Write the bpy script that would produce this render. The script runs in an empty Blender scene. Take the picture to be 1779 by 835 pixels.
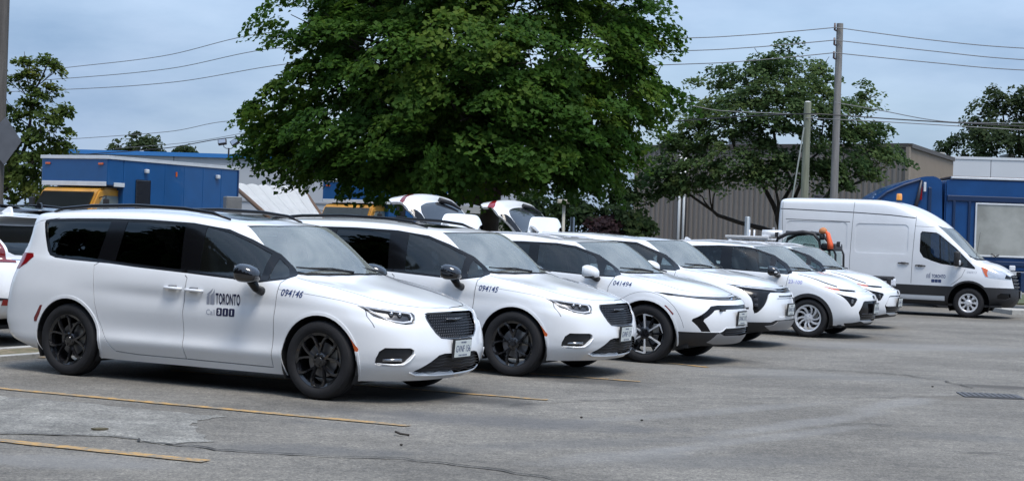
import bpy, bmesh, math, random
import numpy as np
from mathutils import Vector, Matrix
from mathutils.bvhtree import BVHTree
from mathutils.geometry import delaunay_2d_cdt

random.seed(7); RNG = np.random.default_rng(7)
SC = bpy.context.scene
COL = SC.collection
rad = math.radians

# ------------------------------------------------------------------ camera
cam_d = bpy.data.cameras.new("camera"); cam = bpy.data.objects.new("camera", cam_d); COL.objects.link(cam)
cam_d.sensor_fit = 'HORIZONTAL'; cam_d.sensor_width = 36.0; cam_d.lens = 36.0 * 2652.1 / 1779.0
cam_d.clip_start = 0.1; cam_d.clip_end = 6000
CAM_Z = 1.584
cam.matrix_world = Matrix.Translation((0, 0, CAM_Z)) @ Matrix.Rotation(rad(90 - 0.1913), 4, 'X') @ Matrix.Rotation(rad(2.0115), 4, 'Z')
SC.camera = cam

# ------------------------------------------------------------------ sky, sun, exposure
SUN_EL, SUN_AZ = 66.0, 150.0          # azimuth clockwise from +Y (the view direction)
w = bpy.data.worlds.new("World"); SC.world = w; w.use_nodes = True
nt = w.node_tree; nt.nodes.clear()
N = nt.nodes.new; LK = nt.links.new
out = N('ShaderNodeOutputWorld'); bg = N('ShaderNodeBackground')
sky = N('ShaderNodeTexSky'); sky.sky_type = 'NISHITA'; sky.sun_disc = False
sky.sun_elevation = rad(SUN_EL); sky.sun_rotation = rad(SUN_AZ); sky.air_density = 1.0; sky.dust_density = 2.0; sky.ozone_density = 1.5
tc = N('ShaderNodeTexCoord'); mp = N('ShaderNodeMapping'); mp.inputs['Scale'].default_value = (1.0, 1.0, 3.2)
LK(tc.outputs['Generated'], mp.inputs['Vector'])
nz = N('ShaderNodeTexNoise'); nz.inputs['Scale'].default_value = 2.6; nz.inputs['Detail'].default_value = 7; nz.inputs['Roughness'].default_value = 0.5
LK(mp.outputs['Vector'], nz.inputs['Vector'])
cr = N('ShaderNodeValToRGB'); cr.color_ramp.interpolation = 'EASE'
cr.color_ramp.elements[0].position = 0.34; cr.color_ramp.elements[0].color = (0.62, 0.62, 0.62, 1)
cr.color_ramp.elements[1].position = 0.68; cr.color_ramp.elements[1].color = (0.97, 0.97, 0.97, 1)
LK(nz.outputs['Fac'], cr.inputs['Fac'])
nz2 = N('ShaderNodeTexNoise'); nz2.inputs['Scale'].default_value = 3.6; nz2.inputs['Detail'].default_value = 8; nz2.inputs['Roughness'].default_value = 0.55
LK(mp.outputs['Vector'], nz2.inputs['Vector'])
cl = N('ShaderNodeValToRGB')   # cloud deck: blue-grey to paler grey
cl.color_ramp.elements[0].position = 0.33; cl.color_ramp.elements[0].color = (1.10, 1.74, 2.74, 1)
cl.color_ramp.elements[1].position = 0.72; cl.color_ramp.elements[1].color = (2.68, 3.32, 4.35, 1)
LK(nz2.outputs['Fac'], cl.inputs['Fac'])
mx = N('ShaderNodeMix'); mx.data_type = 'RGBA'
LK(cr.outputs['Color'], mx.inputs[0]); LK(sky.outputs['Color'], mx.inputs[6]); LK(cl.outputs['Color'], mx.inputs[7])
# overcast skies brighten smoothly from the horizon to the zenith (CIE overcast law, softened)
sx = N('ShaderNodeSeparateXYZ'); LK(tc.outputs['Generated'], sx.inputs[0])
mr = N('ShaderNodeMapRange'); mr.inputs['From Min'].default_value = 0; mr.inputs['From Max'].default_value = 1; mr.inputs['To Min'].default_value = 0.95; mr.inputs['To Max'].default_value = 1.95; LK(sx.outputs['Z'], mr.inputs['Value'])
vm = N('ShaderNodeVectorMath'); vm.operation = 'SCALE'; LK(mx.outputs[2], vm.inputs[0]); LK(mr.outputs[0], vm.inputs['Scale'])
LK(vm.outputs[0], bg.inputs['Color']); bg.inputs['Strength'].default_value = 0.10
LK(bg.outputs['Background'], out.inputs['Surface'])

sun_d = bpy.data.lights.new("sun", 'SUN'); sun_d.energy = 1.5; sun_d.angle = rad(24); sun_d.color = (1.0, 0.95, 0.88)
sun = bpy.data.objects.new("sun", sun_d); COL.objects.link(sun)
sd = Vector((math.sin(rad(SUN_AZ)) * math.cos(rad(SUN_EL)), math.cos(rad(SUN_AZ)) * math.cos(rad(SUN_EL)), math.sin(rad(SUN_EL))))
sun.rotation_euler = (-sd).to_track_quat('-Z', 'Y').to_euler(); sun.location = sd * 60
SC.view_settings.view_transform = 'Standard'; SC.view_settings.look = 'None'
SC.view_settings.exposure = 1.08; SC.view_settings.gamma = 1.0; SC.view_settings.use_curve_mapping = False
SC.cycles.max_bounces = 8; SC.cycles.transparent_max_bounces = 16
SC.cycles.caustics_reflective = False; SC.cycles.caustics_refractive = False

# ------------------------------------------------------------------ materials
MATS = {}
def mat(name, col, rough=0.5, metal=0.0, coat=0.0, var=0.0, vscale=8.0, bump=0.0, bscale=60.0, emit=None, spec=0.5, dirt=None, wave=None):
    if name in MATS: return MATS[name]
    m = bpy.data.materials.new(name); m.use_nodes = True; n = m.node_tree; b = n.nodes['Principled BSDF']
    b.inputs['Base Color'].default_value = (*col, 1); b.inputs['Roughness'].default_value = rough; b.inputs['Metallic'].default_value = metal
    b.inputs['Coat Weight'].default_value = coat; b.inputs['Coat Roughness'].default_value = 0.03; b.inputs['Specular IOR Level'].default_value = spec
    t = n.nodes.new('ShaderNodeTexCoord')
    if var or dirt:
        nz = n.nodes.new('ShaderNodeTexNoise'); nz.inputs['Scale'].default_value = vscale; nz.inputs['Detail'].default_value = 6; nz.inputs['Roughness'].default_value = 0.6
        n.links.new(t.outputs['Object'], nz.inputs['Vector'])
        rp = n.nodes.new('ShaderNodeValToRGB'); d2 = dirt or tuple(c * (1 - var) for c in col); c2 = tuple(min(1, c * (1 + var * 0.6)) for c in col) if not dirt else col
        rp.color_ramp.elements[0].position = 0.3 if not dirt else 0.36; rp.color_ramp.elements[0].color = (*d2, 1)
        rp.color_ramp.elements[1].position = 0.7 if not dirt else 0.6; rp.color_ramp.elements[1].color = (*c2, 1)
        n.links.new(nz.outputs['Fac'], rp.inputs['Fac']); n.links.new(rp.outputs['Color'], b.inputs['Base Color'])
    if bump:
        nb = n.nodes.new('ShaderNodeTexNoise'); nb.inputs['Scale'].default_value = bscale; nb.inputs['Detail'].default_value = 4
        n.links.new(t.outputs['Object'], nb.inputs['Vector'])
        bp = n.nodes.new('ShaderNodeBump'); bp.inputs['Strength'].default_value = bump; bp.inputs['Distance'].default_value = 0.02
        n.links.new(nb.outputs['Fac'], bp.inputs['Height']); n.links.new(bp.outputs['Normal'], b.inputs['Normal'])
    if emit:
        b.inputs['Emission Color'].default_value = (*emit[:3], 1); b.inputs['Emission Strength'].default_value = emit[3]
    MATS[name] = m; return m

def glass(name, tint, ior=1.5, rough=0.0, film=0.0):
    """thin pane: fresnel mix of a tinted see-through sheet and a mirror"""
    if name in MATS: return MATS[name]
    m = bpy.data.materials.new(name); m.use_nodes = True; n = m.node_tree; n.nodes.clear()
    o = n.nodes.new('ShaderNodeOutputMaterial'); mxs = n.nodes.new('ShaderNodeMixShader'); fr = n.nodes.new('ShaderNodeFresnel'); fr.inputs['IOR'].default_value = ior
    tr = n.nodes.new('ShaderNodeBsdfTransparent'); tr.inputs['Color'].default_value = (*tint, 1)
    gl = n.nodes.new('ShaderNodeBsdfGlossy'); gl.inputs['Roughness'].default_value = rough; gl.inputs['Color'].default_value = (0.95, 1, 1, 1)
    n.links.new(fr.outputs['Fac'], mxs.inputs['Fac']); n.links.new(tr.outputs['BSDF'], mxs.inputs[1]); n.links.new(gl.outputs['BSDF'], mxs.inputs[2])
    if film:   # dusty veil, its paleness stands in for sky reflected in the pane
        df = n.nodes.new('ShaderNodeBsdfDiffuse'); df.inputs['Color'].default_value = (.62, .66, .62, 1); m2 = n.nodes.new('ShaderNodeMixShader'); tcg = n.nodes.new('ShaderNodeTexCoord'); nz = n.nodes.new('ShaderNodeTexNoise'); nz.inputs['Scale'].default_value = 2.2; nz.inputs['Detail'].default_value = 4; n.links.new(tcg.outputs['Object'], nz.inputs['Vector'])
        ma = n.nodes.new('ShaderNodeMath'); ma.operation = 'MULTIPLY'; ma.inputs[1].default_value = film * 2; n.links.new(nz.outputs['Fac'], ma.inputs[0]); n.links.new(ma.outputs[0], m2.inputs['Fac']); n.links.new(mxs.outputs['Shader'], m2.inputs[1]); n.links.new(df.outputs['BSDF'], m2.inputs[2]); mxs = m2
    n.links.new(mxs.outputs['Shader'], o.inputs['Surface'])
    MATS[name] = m; return m

PAINT = mat('white_paint', (0.80, 0.815, 0.835), 0.30, 0, 1.0, var=0.03, vscale=2.0)
VPAINT = mat('van_white_paint', (0.70, 0.72, 0.75), 0.35, 0, 0.7, var=0.04, vscale=2.0)
BLACKG = mat('gloss_black', (0.005, 0.005, 0.006), 0.12, 0, 0.0, spec=0.35)
BLACKP = mat('black_plastic', (0.018, 0.018, 0.020), 0.55, bump=0.15, bscale=400)
GAP = mat('seam_dark', (0.03, 0.032, 0.036), 0.7)
SEAMG = mat('seam_grey', (0.10, 0.105, 0.115), 0.6)
RUBBER = mat('tyre_rubber', (0.010, 0.010, 0.012), 0.8, bump=0.2, bscale=150, var=0.25, vscale=12)
UNDER = mat('underbody', (0.01, 0.01, 0.011), 0.8)
MIRB = mat('mirror_black', (0.008, 0.008, 0.010), 0.08, 0, 1.0)
RIMBLK = mat('rim_black', (0.014, 0.014, 0.016), 0.16, 0.2, 0.8)
RIMDARK = mat('rim_dark', (0.022, 0.022, 0.024), 0.45, 0.4)
ALLOY = mat('machined_alloy', (0.72, 0.73, 0.75), 0.32, 0.35)
SILVER = mat('silver_paint', (0.62, 0.63, 0.65), 0.35, 0.3)
SKID = mat('skid_silver', (0.33, 0.33, 0.34), 0.4, 0.5)
CHROME = mat('chrome', (0.75, 0.76, 0.78), 0.08, 1.0)
STEEL = mat('brake_steel', (0.25, 0.25, 0.26), 0.4, 0.9)
AMBER = mat('amber_lens', (0.55, 0.10, 0.015), 0.15, 0, 0.8)
REDL = mat('red_lens', (0.24, 0.006, 0.010), 0.12, 0, 0.8)
DKRED = mat('dark_red_lens', (0.16, 0.012, 0.014), 0.12, 0, 0.8)
LEDW = mat('led_white', (0.72, 0.74, 0.78), 0.15, 0, 0.8)
REFL = mat('lamp_reflector', (0.40, 0.41, 0.43), 0.18, 0.9)
SEATM = mat('seat_cloth', (0.07, 0.07, 0.075), 0.8, bump=0.2, bscale=200)
SEATL = mat('seat_cover_pale', (0.42, 0.44, 0.42), 0.7)
DASH = mat('dashboard', (0.07, 0.072, 0.075), 0.7)
PLATEW = mat('plate_white', (0.62, 0.66, 0.64), 0.35, 0, 0.3)
PLATEB = mat('plate_blue', (0.04, 0.06, 0.16), 0.4)
INKB = mat('decal_navy', (0.015, 0.018, 0.06), 0.4)
INKG = mat('decal_grey', (0.30, 0.32, 0.38), 0.45)
INKN = mat('number_blue', (0.03, 0.05, 0.14), 0.4)
INKV = mat('number_violet', (0.26, 0.27, 0.60), 0.4)
WS = glass('windscreen_glass', (0.66, 0.74, 0.70), 2.6, film=0.19)
SIDEG = glass('side_glass', (0.38, 0.45, 0.47), 1.6, film=0.01)
PRIV = glass('privacy_glass', (0.02, 0.024, 0.03), 1.6)
LENS = glass('lamp_lens', (0.80, 0.84, 0.86), 1.4)

# ------------------------------------------------------------------ object helpers
def mesh_obj(name, verts, faces, m, parent=None, smooth=False, normals=None, mats=None, fmat=None):
    me = bpy.data.meshes.new(name); me.from_pydata([tuple(v) for v in verts], [], [tuple(int(i) for i in f) for f in faces])
    for mm in (mats or [m]): me.materials.append(mm)
    if fmat is not None: me.polygons.foreach_set('material_index', np.asarray(fmat, dtype=np.int32))
    if smooth or normals is not None: me.polygons.foreach_set('use_smooth', np.ones(len(me.polygons), dtype=bool))
    if normals is not None:
        me.update(); me.normals_split_custom_set_from_vertices([tuple(x) for x in normals])
    me.update()
    o = bpy.data.objects.new(name, me); COL.objects.link(o)
    if parent is not None: o.parent = parent
    return o
def bm_obj(name, bm, m, parent=None, smooth=False, ang=None):
    me = bpy.data.meshes.new(name); bm.to_mesh(me); bm.free()
    for mm in (m if isinstance(m, list) else [m]): me.materials.append(mm)
    if smooth:
        me.polygons.foreach_set('use_smooth', np.ones(len(me.polygons), dtype=bool))
        if ang: me.set_sharp_from_angle(angle=rad(ang))
    o = bpy.data.objects.new(name, me); COL.objects.link(o)
    if parent is not None: o.parent = parent
    return o
def tag(o, label=None, cat=None, group=None, kind=None):
    for k, v in (('label', label), ('category', cat), ('group', group), ('kind', kind)):
        if v: o[k] = v
    return o
def empty(name, loc=(0, 0, 0), rz=0.0, label=None, cat=None, group=None):
    o = bpy.data.objects.new(name, None); COL.objects.link(o); o.location = loc; o.rotation_euler = (0, 0, rz); o.empty_display_size = 0.3
    return tag(o, label, cat, group)
def copy_tree(o, parent=None):
    c = o.copy(); COL.objects.link(c); c.parent = parent
    for ch in list(o.children): copy_tree(ch, c)
    return c
def box(bm, c, s, M=None, bev=0.0, seg=2):
    r = bmesh.ops.create_cube(bm, size=1.0); vs = r['verts']
    for v in vs: v.co = Vector((v.co.x * s[0] + c[0], v.co.y * s[1] + c[1], v.co.z * s[2] + c[2]))
    if bev:
        es = list({e for v in vs for e in v.link_edges})
        r2 = bmesh.ops.bevel(bm, geom=es, offset=bev, segments=seg, affect='EDGES', profile=0.5); vs = list({v for f in r2['faces'] for v in f.verts} | {v for v in vs if v.is_valid})
    if M is not None:
        for v in vs: v.co = M @ v.co
    return vs
def tube(bm, pts, r, n=8, cap=True):
    """round bar along points; r a number or one per point"""
    pts = [Vector(p) for p in pts]; rs = r if isinstance(r, (list, tuple)) else [r] * len(pts); rings = []
    up = Vector((0, 0, 1)); prev = None
    for i, p in enumerate(pts):
        d = (pts[min(i + 1, len(pts) - 1)] - pts[max(i - 1, 0)]).normalized()
        if prev is None:
            a = d.cross(up)
            if a.length < 1e-3: a = d.cross(Vector((0, 1, 0)))
        else: a = prev - d * prev.dot(d)
        a.normalize(); prev = a; b = d.cross(a)
        rings.append([bm.verts.new(p + (a * math.cos(t) + b * math.sin(t)) * rs[i]) for t in (2 * math.pi * k / n for k in range(n))])
    for A, B in zip(rings, rings[1:]):
        for k in range(n): bm.faces.new((A[k], A[(k + 1) % n], B[(k + 1) % n], B[k]))
    if cap and n > 2: bm.faces.new(rings[0][::-1]); bm.faces.new(rings[-1])
def prism(bm, poly, a, b, axis='y'):
    """extrude a 2-D polygon between a and b along an axis"""
    def P(u, v, t): return {'y': (u, t, v), 'x': (t, u, v), 'z': (u, v, t)}[axis]
    A = [bm.verts.new(P(u, v, a)) for u, v in poly]; B = [bm.verts.new(P(u, v, b)) for u, v in poly]; n = len(poly)
    for k in range(n): bm.faces.new((A[k], A[(k + 1) % n], B[(k + 1) % n], B[k]))
    bm.faces.new(A[::-1]); bm.faces.new(B); bmesh.ops.recalc_face_normals(bm, faces=bm.faces[:])
def lathe(bm, prof, n=40, axis='y', closed=False):
    """profile of (radius, offset) spun about an axis"""
    rings = []
    for r, t in prof:
        ring = []
        for k in range(n):
            a = 2 * math.pi * k / n; c, s = r * math.cos(a), r * math.sin(a)
            ring.append(bm.verts.new({'y': (c, t, s), 'z': (c, s, t), 'x': (t, c, s)}[axis]))
        rings.append(ring)
    pr = list(zip(rings, rings[1:])) + ([(rings[-1], rings[0])] if closed else [])
    for A, B in pr:
        for k in range(n): bm.faces.new((A[k], A[(k + 1) % n], B[(k + 1) % n], B[k]))
    bmesh.ops.recalc_face_normals(bm, faces=bm.faces[:])
def NB(): return bmesh.new()
def at(px, py, depth):
    """a point of the place seen at photo pixel (px, py), 'depth' metres in front of the camera"""
    F = 2652.1; a, b = px - 889.5, py - 417.5; c, s = math.cos(rad(2.0115)), math.sin(rad(2.0115))
    x, u = a * c + b * s, a * s - b * c
    c, s = math.cos(rad(-0.1913)), math.sin(rad(-0.1913)); y, z = F * c - u * s, F * s + u * c
    return Vector((x / y * depth, depth, z / y * depth + CAM_Z))
# ------------------------------------------------------------------ car bodies: one smooth spline skin, cut into panels
def _ext(C):
    """phantom rows and columns: mirror across the centre plane, straight on at the sill"""
    R, K, _ = C.shape; m = np.array([1, -1, 1.0])
    E = np.zeros((R + 2, K + 2, 3)); E[1:-1, 1:-1] = C
    E[1:-1, 0] = C[:, 1] * m; E[1:-1, -1] = C[:, -2] * m
    E[0] = 2 * E[1] - E[2]; E[-1] = E[-3] * m
    return E
def _basis(t):
    return np.stack([(1 - t) ** 3, 3 * t ** 3 - 6 * t ** 2 + 4, -3 * t ** 3 + 3 * t ** 2 + 3 * t + 1, t ** 3], -1) / 6
def _dbasis(t):
    return np.stack([-(1 - t) ** 2, 3 * t ** 2 - 4 * t, -3 * t ** 2 + 2 * t + 1, t ** 2], -1) / 2
class Skin:
    def __init__(s, rings, fit=0.8, nu=9, nv=7):
        C = np.array(rings, float); C = np.transpose(C, (0, 2, 1)) if C.shape[1] == 3 else C
        s.R, s.K = C.shape[:2]; D = C.copy(); gu, gv = np.meshgrid(np.arange(s.K), np.arange(s.R))
        for _ in range(3):
            s.E = _ext(D); P = s.P(gu.ravel().astype(float), gv.ravel().astype(float))[0].reshape(C.shape); D = D + fit * (C - P)
        s.E = _ext(D)
        s.U, s.V = (s.K - 1) * nu + 1, (s.R - 1) * nv + 1
        s.us, s.vs = np.linspace(0, s.K - 1, s.U), np.linspace(0, s.R - 1, s.V)
        gu, gv = np.meshgrid(s.us, s.vs); s.guv = np.stack([gu.ravel(), gv.ravel()], -1)
        P, _n = s.P(s.guv[:, 0], s.guv[:, 1]); P[:, 1] = np.maximum(P[:, 1], 0); s.gp = P
        tr = []; uv = []
        for j in range(s.V - 1):
            for i in range(s.U - 1):
                a = j * s.U + i; b, c, d = a + 1, a + s.U + 1, a + s.U; tr += [(a, b, c), (a, c, d)]
        s.tris = tr; s.bvh = BVHTree.FromPolygons([tuple(p) for p in P], tr)
    def P(s, u, v, want_n=False):
        u = np.clip(u, 0, s.K - 1); v = np.clip(v, 0, s.R - 1)
        i = np.minimum(u.astype(int), s.K - 2); j = np.minimum(v.astype(int), s.R - 2); fu, fv = u - i, v - j
        bu, bv = _basis(fu), _basis(fv)
        G = s.E[(j[:, None, None] + np.arange(4)[None, :, None]), (i[:, None, None] + np.arange(4)[None, None, :])]
        P = np.einsum('na,nb,nabc->nc', bv, bu, G)
        if not want_n: return P, None
        du = np.einsum('na,nb,nabc->nc', bv, _dbasis(fu), G); dv = np.einsum('na,nb,nabc->nc', _dbasis(fv), bu, G)
        n = -np.cross(du, dv); l = np.linalg.norm(n, axis=1, keepdims=True); n = n / np.maximum(l, 1e-9)
        # columns run rear -> front, rings run up: outward is +y on this half
        return P, n
    def uv_of(s, hit, idx):
        t = s.tris[idx]; A, B, C = (Vector(s.gp[k]) for k in t)
        v0, v1, v2 = B - A, C - A, hit - A; d00, d01, d11, d20, d21 = v0.dot(v0), v0.dot(v1), v1.dot(v1), v2.dot(v0), v2.dot(v1)
        den = d00 * d11 - d01 * d01
        if abs(den) < 1e-14: return s.guv[t[0]]
        b = (d11 * d20 - d01 * d21) / den; c = (d00 * d21 - d01 * d20) / den
        return s.guv[t[0]] * (1 - b - c) + s.guv[t[1]] * b + s.guv[t[2]] * c
    def cast(s, proj, a, b):
        if proj == 'side': o, d = (a, 3.0, b), (0, -1, 0)
        elif proj == 'front': o, d = (4.0, max(a, 2e-4), b), (-1, 0, 0)
        elif proj == 'rear': o, d = (-9.0, max(a, 2e-4), b), (1, 0, 0)
        else: o, d = (a, max(b, 2e-4), 5.0), (0, 0, -1)
        h, n, i, ds = s.bvh.ray_cast(Vector(o), Vector(d))
        return h, i, Vector(o), Vector(d)
    def to_uv(s, proj, a, b):
        if proj == 'uv': return (a, b)
        h, i, o, d = s.cast(proj, a, b)
        if h is not None:
            uv = s.uv_of(h, i).copy()
        else:
            if proj == 'side':   # below the sill or outside the outline
                k = int(np.argmin(np.abs(s.gp[:s.U, 0] - a) + (0 if True else 0))); row = s.gp[:s.U]
                if b < row[k, 2] + 0.12:
                    side = [q for q in range(s.U) if 2.3 <= s.guv[q, 0] <= 10.5]; k = min(side, key=lambda q: abs(row[q, 0] - a)); return (s.guv[k, 0], -0.25)
            p = {'side': (a, 0.6, b), 'front': (0.7, a, b), 'rear': (-4, a, b), 'top': (a, b, 1.5)}[proj]
            h, n, i, ds = s.bvh.find_nearest(Vector(p)); uv = s.uv_of(h, i).copy()
        if proj in ('front', 'rear', 'top') and (a if proj != 'top' else b) <= 1e-3:
            if proj == 'front' : uv[0] = s.K - 1 + 0.0
            elif proj == 'rear': uv[0] = 0.0
            else:
                if uv[0] > s.K - 1.5: uv[0] = s.K - 1
                elif uv[0] < 0.5: uv[0] = 0
                else: uv[1] = s.R - 1
        return tuple(uv)
    def side(s, x, z):
        """half-width and outward normal of the flank at (x, z)"""
        h, i, o, d = s.cast('side', x, z)
        if h is None:
            h, n, i, ds = s.bvh.find_nearest(Vector((x, 0.9, z)))
        uv = np.array(s.uv_of(h, i)); P, n = s.P(uv[None, 0], uv[None, 1], True)
        return float(h.y), Vector(n[0])
    def front(s, y, z):
        h, i, o, d = s.cast('front', abs(y), z)
        if h is None: h, n, i, ds = s.bvh.find_nearest(Vector((0.9, abs(y), z)))
        return float(h.x)

def dense(pts, step=0.045, closed=True):
    o = []; n = len(pts)
    for k in range(n if closed else n - 1):
        a, b = pts[k], pts[(k + 1) % n]; m = max(1, int(math.ceil(math.dist(a, b) / step)))
        o += [(a[0] + (b[0] - a[0]) * q / m, a[1] + (b[1] - a[1]) * q / m) for q in range(m)]
    if not closed: o.append(tuple(pts[-1]))
    return o
def smooth_poly(pts, it=2, keep=()):
    """corner cutting"""
    for _ in range(it):
        o = []; n = len(pts)
        for k in range(n):
            a, b = pts[k], pts[(k + 1) % n]
            o += [(a[0] * .75 + b[0] * .25, a[1] * .75 + b[1] * .25), (a[0] * .25 + b[0] * .75, a[1] * .25 + b[1] * .75)]
        pts = o
    return pts
def grow(pts, d):
    """offset a closed polygon outward by d"""
    n = len(pts); A = sum(pts[k][0] * pts[(k + 1) % n][1] - pts[(k + 1) % n][0] * pts[k][1] for k in range(n)); sg = 1 if A > 0 else -1; o = []
    for k in range(n):
        p, a, b = pts[k], pts[k - 1], pts[(k + 1) % n]
        e1 = Vector((p[0] - a[0], p[1] - a[1])); e2 = Vector((b[0] - p[0], b[1] - p[1]))
        if e1.length < 1e-9 or e2.length < 1e-9: o.append(p); continue
        n1 = Vector((e1.y, -e1.x)).normalized(); n2 = Vector((e2.y, -e2.x)).normalized(); m = n1 + n2
        m = m / max(0.5, m.dot(n1)) if m.length > 1e-6 else n1
        o.append((p[0] + m.x * d * sg, p[1] + m.y * d * sg))
    return o
def ribbon(pts, w):
    pts = dense(pts, 0.05, False); L, Rr = [], []
    for k, p in enumerate(pts):
        a, b = pts[max(0, k - 1)], pts[min(len(pts) - 1, k + 1)]; d = Vector((b[0] - a[0], b[1] - a[1])).normalized(); nn = Vector((-d.y, d.x)) * w / 2
        L.append((p[0] + nn.x, p[1] + nn.y)); Rr.append((p[0] - nn.x, p[1] - nn.y))
    return L + Rr[::-1]
def arc(cx, cz, r, a0, a1, n=16):
    return [(cx + r * math.cos(rad(a0 + (a1 - a0) * k / n)), cz + r * math.sin(rad(a0 + (a1 - a0) * k / n))) for k in range(n + 1)]

class Reg:
    def __init__(s, name, proj, pts, m, off=0.0, skirt=0.03, center=False, hole=False, gate=False, parent=None, body=False, back=None):
        s.__dict__.update(name=name, proj=proj, pts=pts, m=m, off=off, skirt=skirt, center=center, hole=hole, gate=gate, parent=parent, body=body, back=back)

def build_skin(root, sk, regs, paint, gate=None):
    """cut the half skin along every region outline, then lift each region as a panel of its own on both sides"""
    verts = [tuple(q) for q in sk.guv]; nbase = len(verts); faces = []; owner = []
    edges = []
    for i in range(sk.U - 1): edges += [(i, i + 1), ((sk.V - 1) * sk.U + i, (sk.V - 1) * sk.U + i + 1)]
    for j in range(sk.V - 1): edges += [(j * sk.U, (j + 1) * sk.U), (j * sk.U + sk.U - 1, (j + 1) * sk.U + sk.U - 1)]
    for ri, r in enumerate(regs):
        uv = []
        for a, b in dense(r.pts):
            q = sk.to_uv(r.proj, a, b)
            if not uv or (abs(q[0] - uv[-1][0]) + abs(q[1] - uv[-1][1])) > 1e-5: uv.append(q)
        if len(uv) > 2 and abs(uv[0][0] - uv[-1][0]) + abs(uv[0][1] - uv[-1][1]) < 1e-5: uv.pop()
        if sum(uv[k][0] * uv[(k + 1) % len(uv)][1] - uv[(k + 1) % len(uv)][0] * uv[k][1] for k in range(len(uv))) < 0: uv.reverse()   # outlines must run counter-clockwise
        ids = list(range(len(verts), len(verts) + len(uv))); verts += uv; faces.append(ids); owner.append(ri)
    V, Ed, Fc, ov, oe, of = delaunay_2d_cdt([Vector(v) for v in verts], edges, faces, 0, 1e-6, True)
    UV = np.array([(v.x, v.y) for v in V]); P, Nn = sk.P(UV[:, 0], UV[:, 1], True); P[:, 1] = np.maximum(P[:, 1], 0)
    # the centre seam must lie on the mirror plane
    on_c = (UV[:, 0] < 1e-4) | (UV[:, 0] > sk.K - 1 - 1e-4) | (UV[:, 1] > sk.R - 1 - 1e-4)
    P[on_c, 1] = 0; Nn[on_c, 1] = 0; Nn /= np.maximum(np.linalg.norm(Nn, axis=1, keepdims=True), 1e-9)
    groups = {}
    for f, o in zip(Fc, of):
        c = UV[list(f)].mean(0)
        if c[1] < 0 or c[1] > sk.R - 1 or c[0] < 0 or c[0] > sk.K - 1: continue
        ids = [owner[k] for k in o]; g = max(ids) if ids else -1
        groups.setdefault(g, []).append(tuple(f))
    out = {}
    # merge regions which share a name & material & 'body'
    merged = {}
    for g, fl in groups.items():
        r = regs[g] if g >= 0 else Reg('body_shell', 'side', [], paint, center=True)
        if r.hole: continue
        merged.setdefault(g, (r, fl))
    def emit(r, fl, name, sides, parent, m):
        vs, ns, fs = [], [], []; 
        for sgn in sides:
            mp = {}
            def vid(k):
                if k not in mp:
                    p = P[k] + Nn[k] * r.off; n = Nn[k]
                    mp[k] = len(vs); vs.append((p[0], p[1] * sgn, p[2])); ns.append((n[0], n[1] * sgn, n[2]))
                return mp[k]
            ec = {}
            for f in fl:
                q = [vid(k) for k in f]; 
                # winding by the analytic normal
                a, b, c = (Vector(vs[i]) for i in q[:3]); 
                if (b - a).cross(c - a).dot(Vector(ns[q[0]]) + Vector(ns[q[1]]) + Vector(ns[q[2]])) < 0: q = q[::-1]
                fs.append(q)
                for x, y in zip(f, f[1:] + f[:1]): ec[frozenset((x, y))] = ec.get(frozenset((x, y)), 0) + 1
            if r.skirt:
                cen = P[list(mp)].mean(0)
                for e, cnt in ec.items():
                    if cnt != 1: continue
                    x, y = tuple(e)
                    if on_c[x] and on_c[y]: continue
                    pa, pb = P[x] + Nn[x] * r.off, P[y] + Nn[y] * r.off; qa, qb = pa - Nn[x] * r.skirt, pb - Nn[y] * r.skirt
                    t = pb - pa; nn = np.cross(t, Nn[x]); l = np.linalg.norm(nn); nn = nn / l if l > 1e-9 else Nn[x]
                    b0 = len(vs)
                    for p in (pa, pb, qb, qa): vs.append((p[0], p[1] * sgn, p[2])); ns.append((nn[0], nn[1] * sgn, nn[2]))
                    fs.append((b0, b0 + 1, b0 + 2, b0 + 3))
        if r.gate and gate:
            (hx, hz), ang = gate; ca, sa = math.cos(ang), math.sin(ang)
            rot = lambda p, o: (o[0] + (p[0] - o[0]) * ca - (p[2] - o[1]) * sa, p[1], o[1] + (p[0] - o[0]) * sa + (p[2] - o[1]) * ca)
            vs = [rot(p, (hx, hz)) for p in vs]; ns = [rot(p, (0, 0)) for p in ns]
        return mesh_obj(name, vs, fs, m, parent, normals=ns)
    if gate:
        (hx, hz), ang = gate; ca, sa = math.cos(ang), math.sin(ang); sk.gate_tf = lambda p: (hx + (p[0] - hx) * ca - (p[2] - hz) * sa, p[1], hz + (p[0] - hx) * sa + (p[2] - hz) * ca)
    for g in sorted(merged):
        r, fl = merged[g]; par = root if r.parent is None else out[r.parent][0]
        if r.center or r.body:
            if r.parent and len(out[r.parent]) == 2:
                out[r.name] = [emit(r, fl, r.name, (sg,), out[r.parent][k], r.m) for k, sg in enumerate((-1, 1))]
            else: out[r.name] = [emit(r, fl, r.name, (-1, 1), par, r.m)]
        else:
            out[r.name] = []
            for k, sg in enumerate((-1, 1)):
                pp = root if r.parent is None else out[r.parent][min(k, len(out[r.parent]) - 1)]
                out[r.name].append(emit(r, fl, r.name.split('#')[0], (sg,), pp, r.m))
        if r.back:
            off0, m0 = r.off, r.m; r.off, sk0, r.skirt = off0 - r.back, r.skirt, 0
            emit(r, [f for f in fl if UV[list(f), 1].mean() < 8.7], 'inner_panel', (-1, 1), out[r.name][0], BLACKP); r.off, r.skirt = off0, sk0
    for k in out:
        for o in out[k]:
            o.name = k.split('#')[0]
    return out

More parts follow.
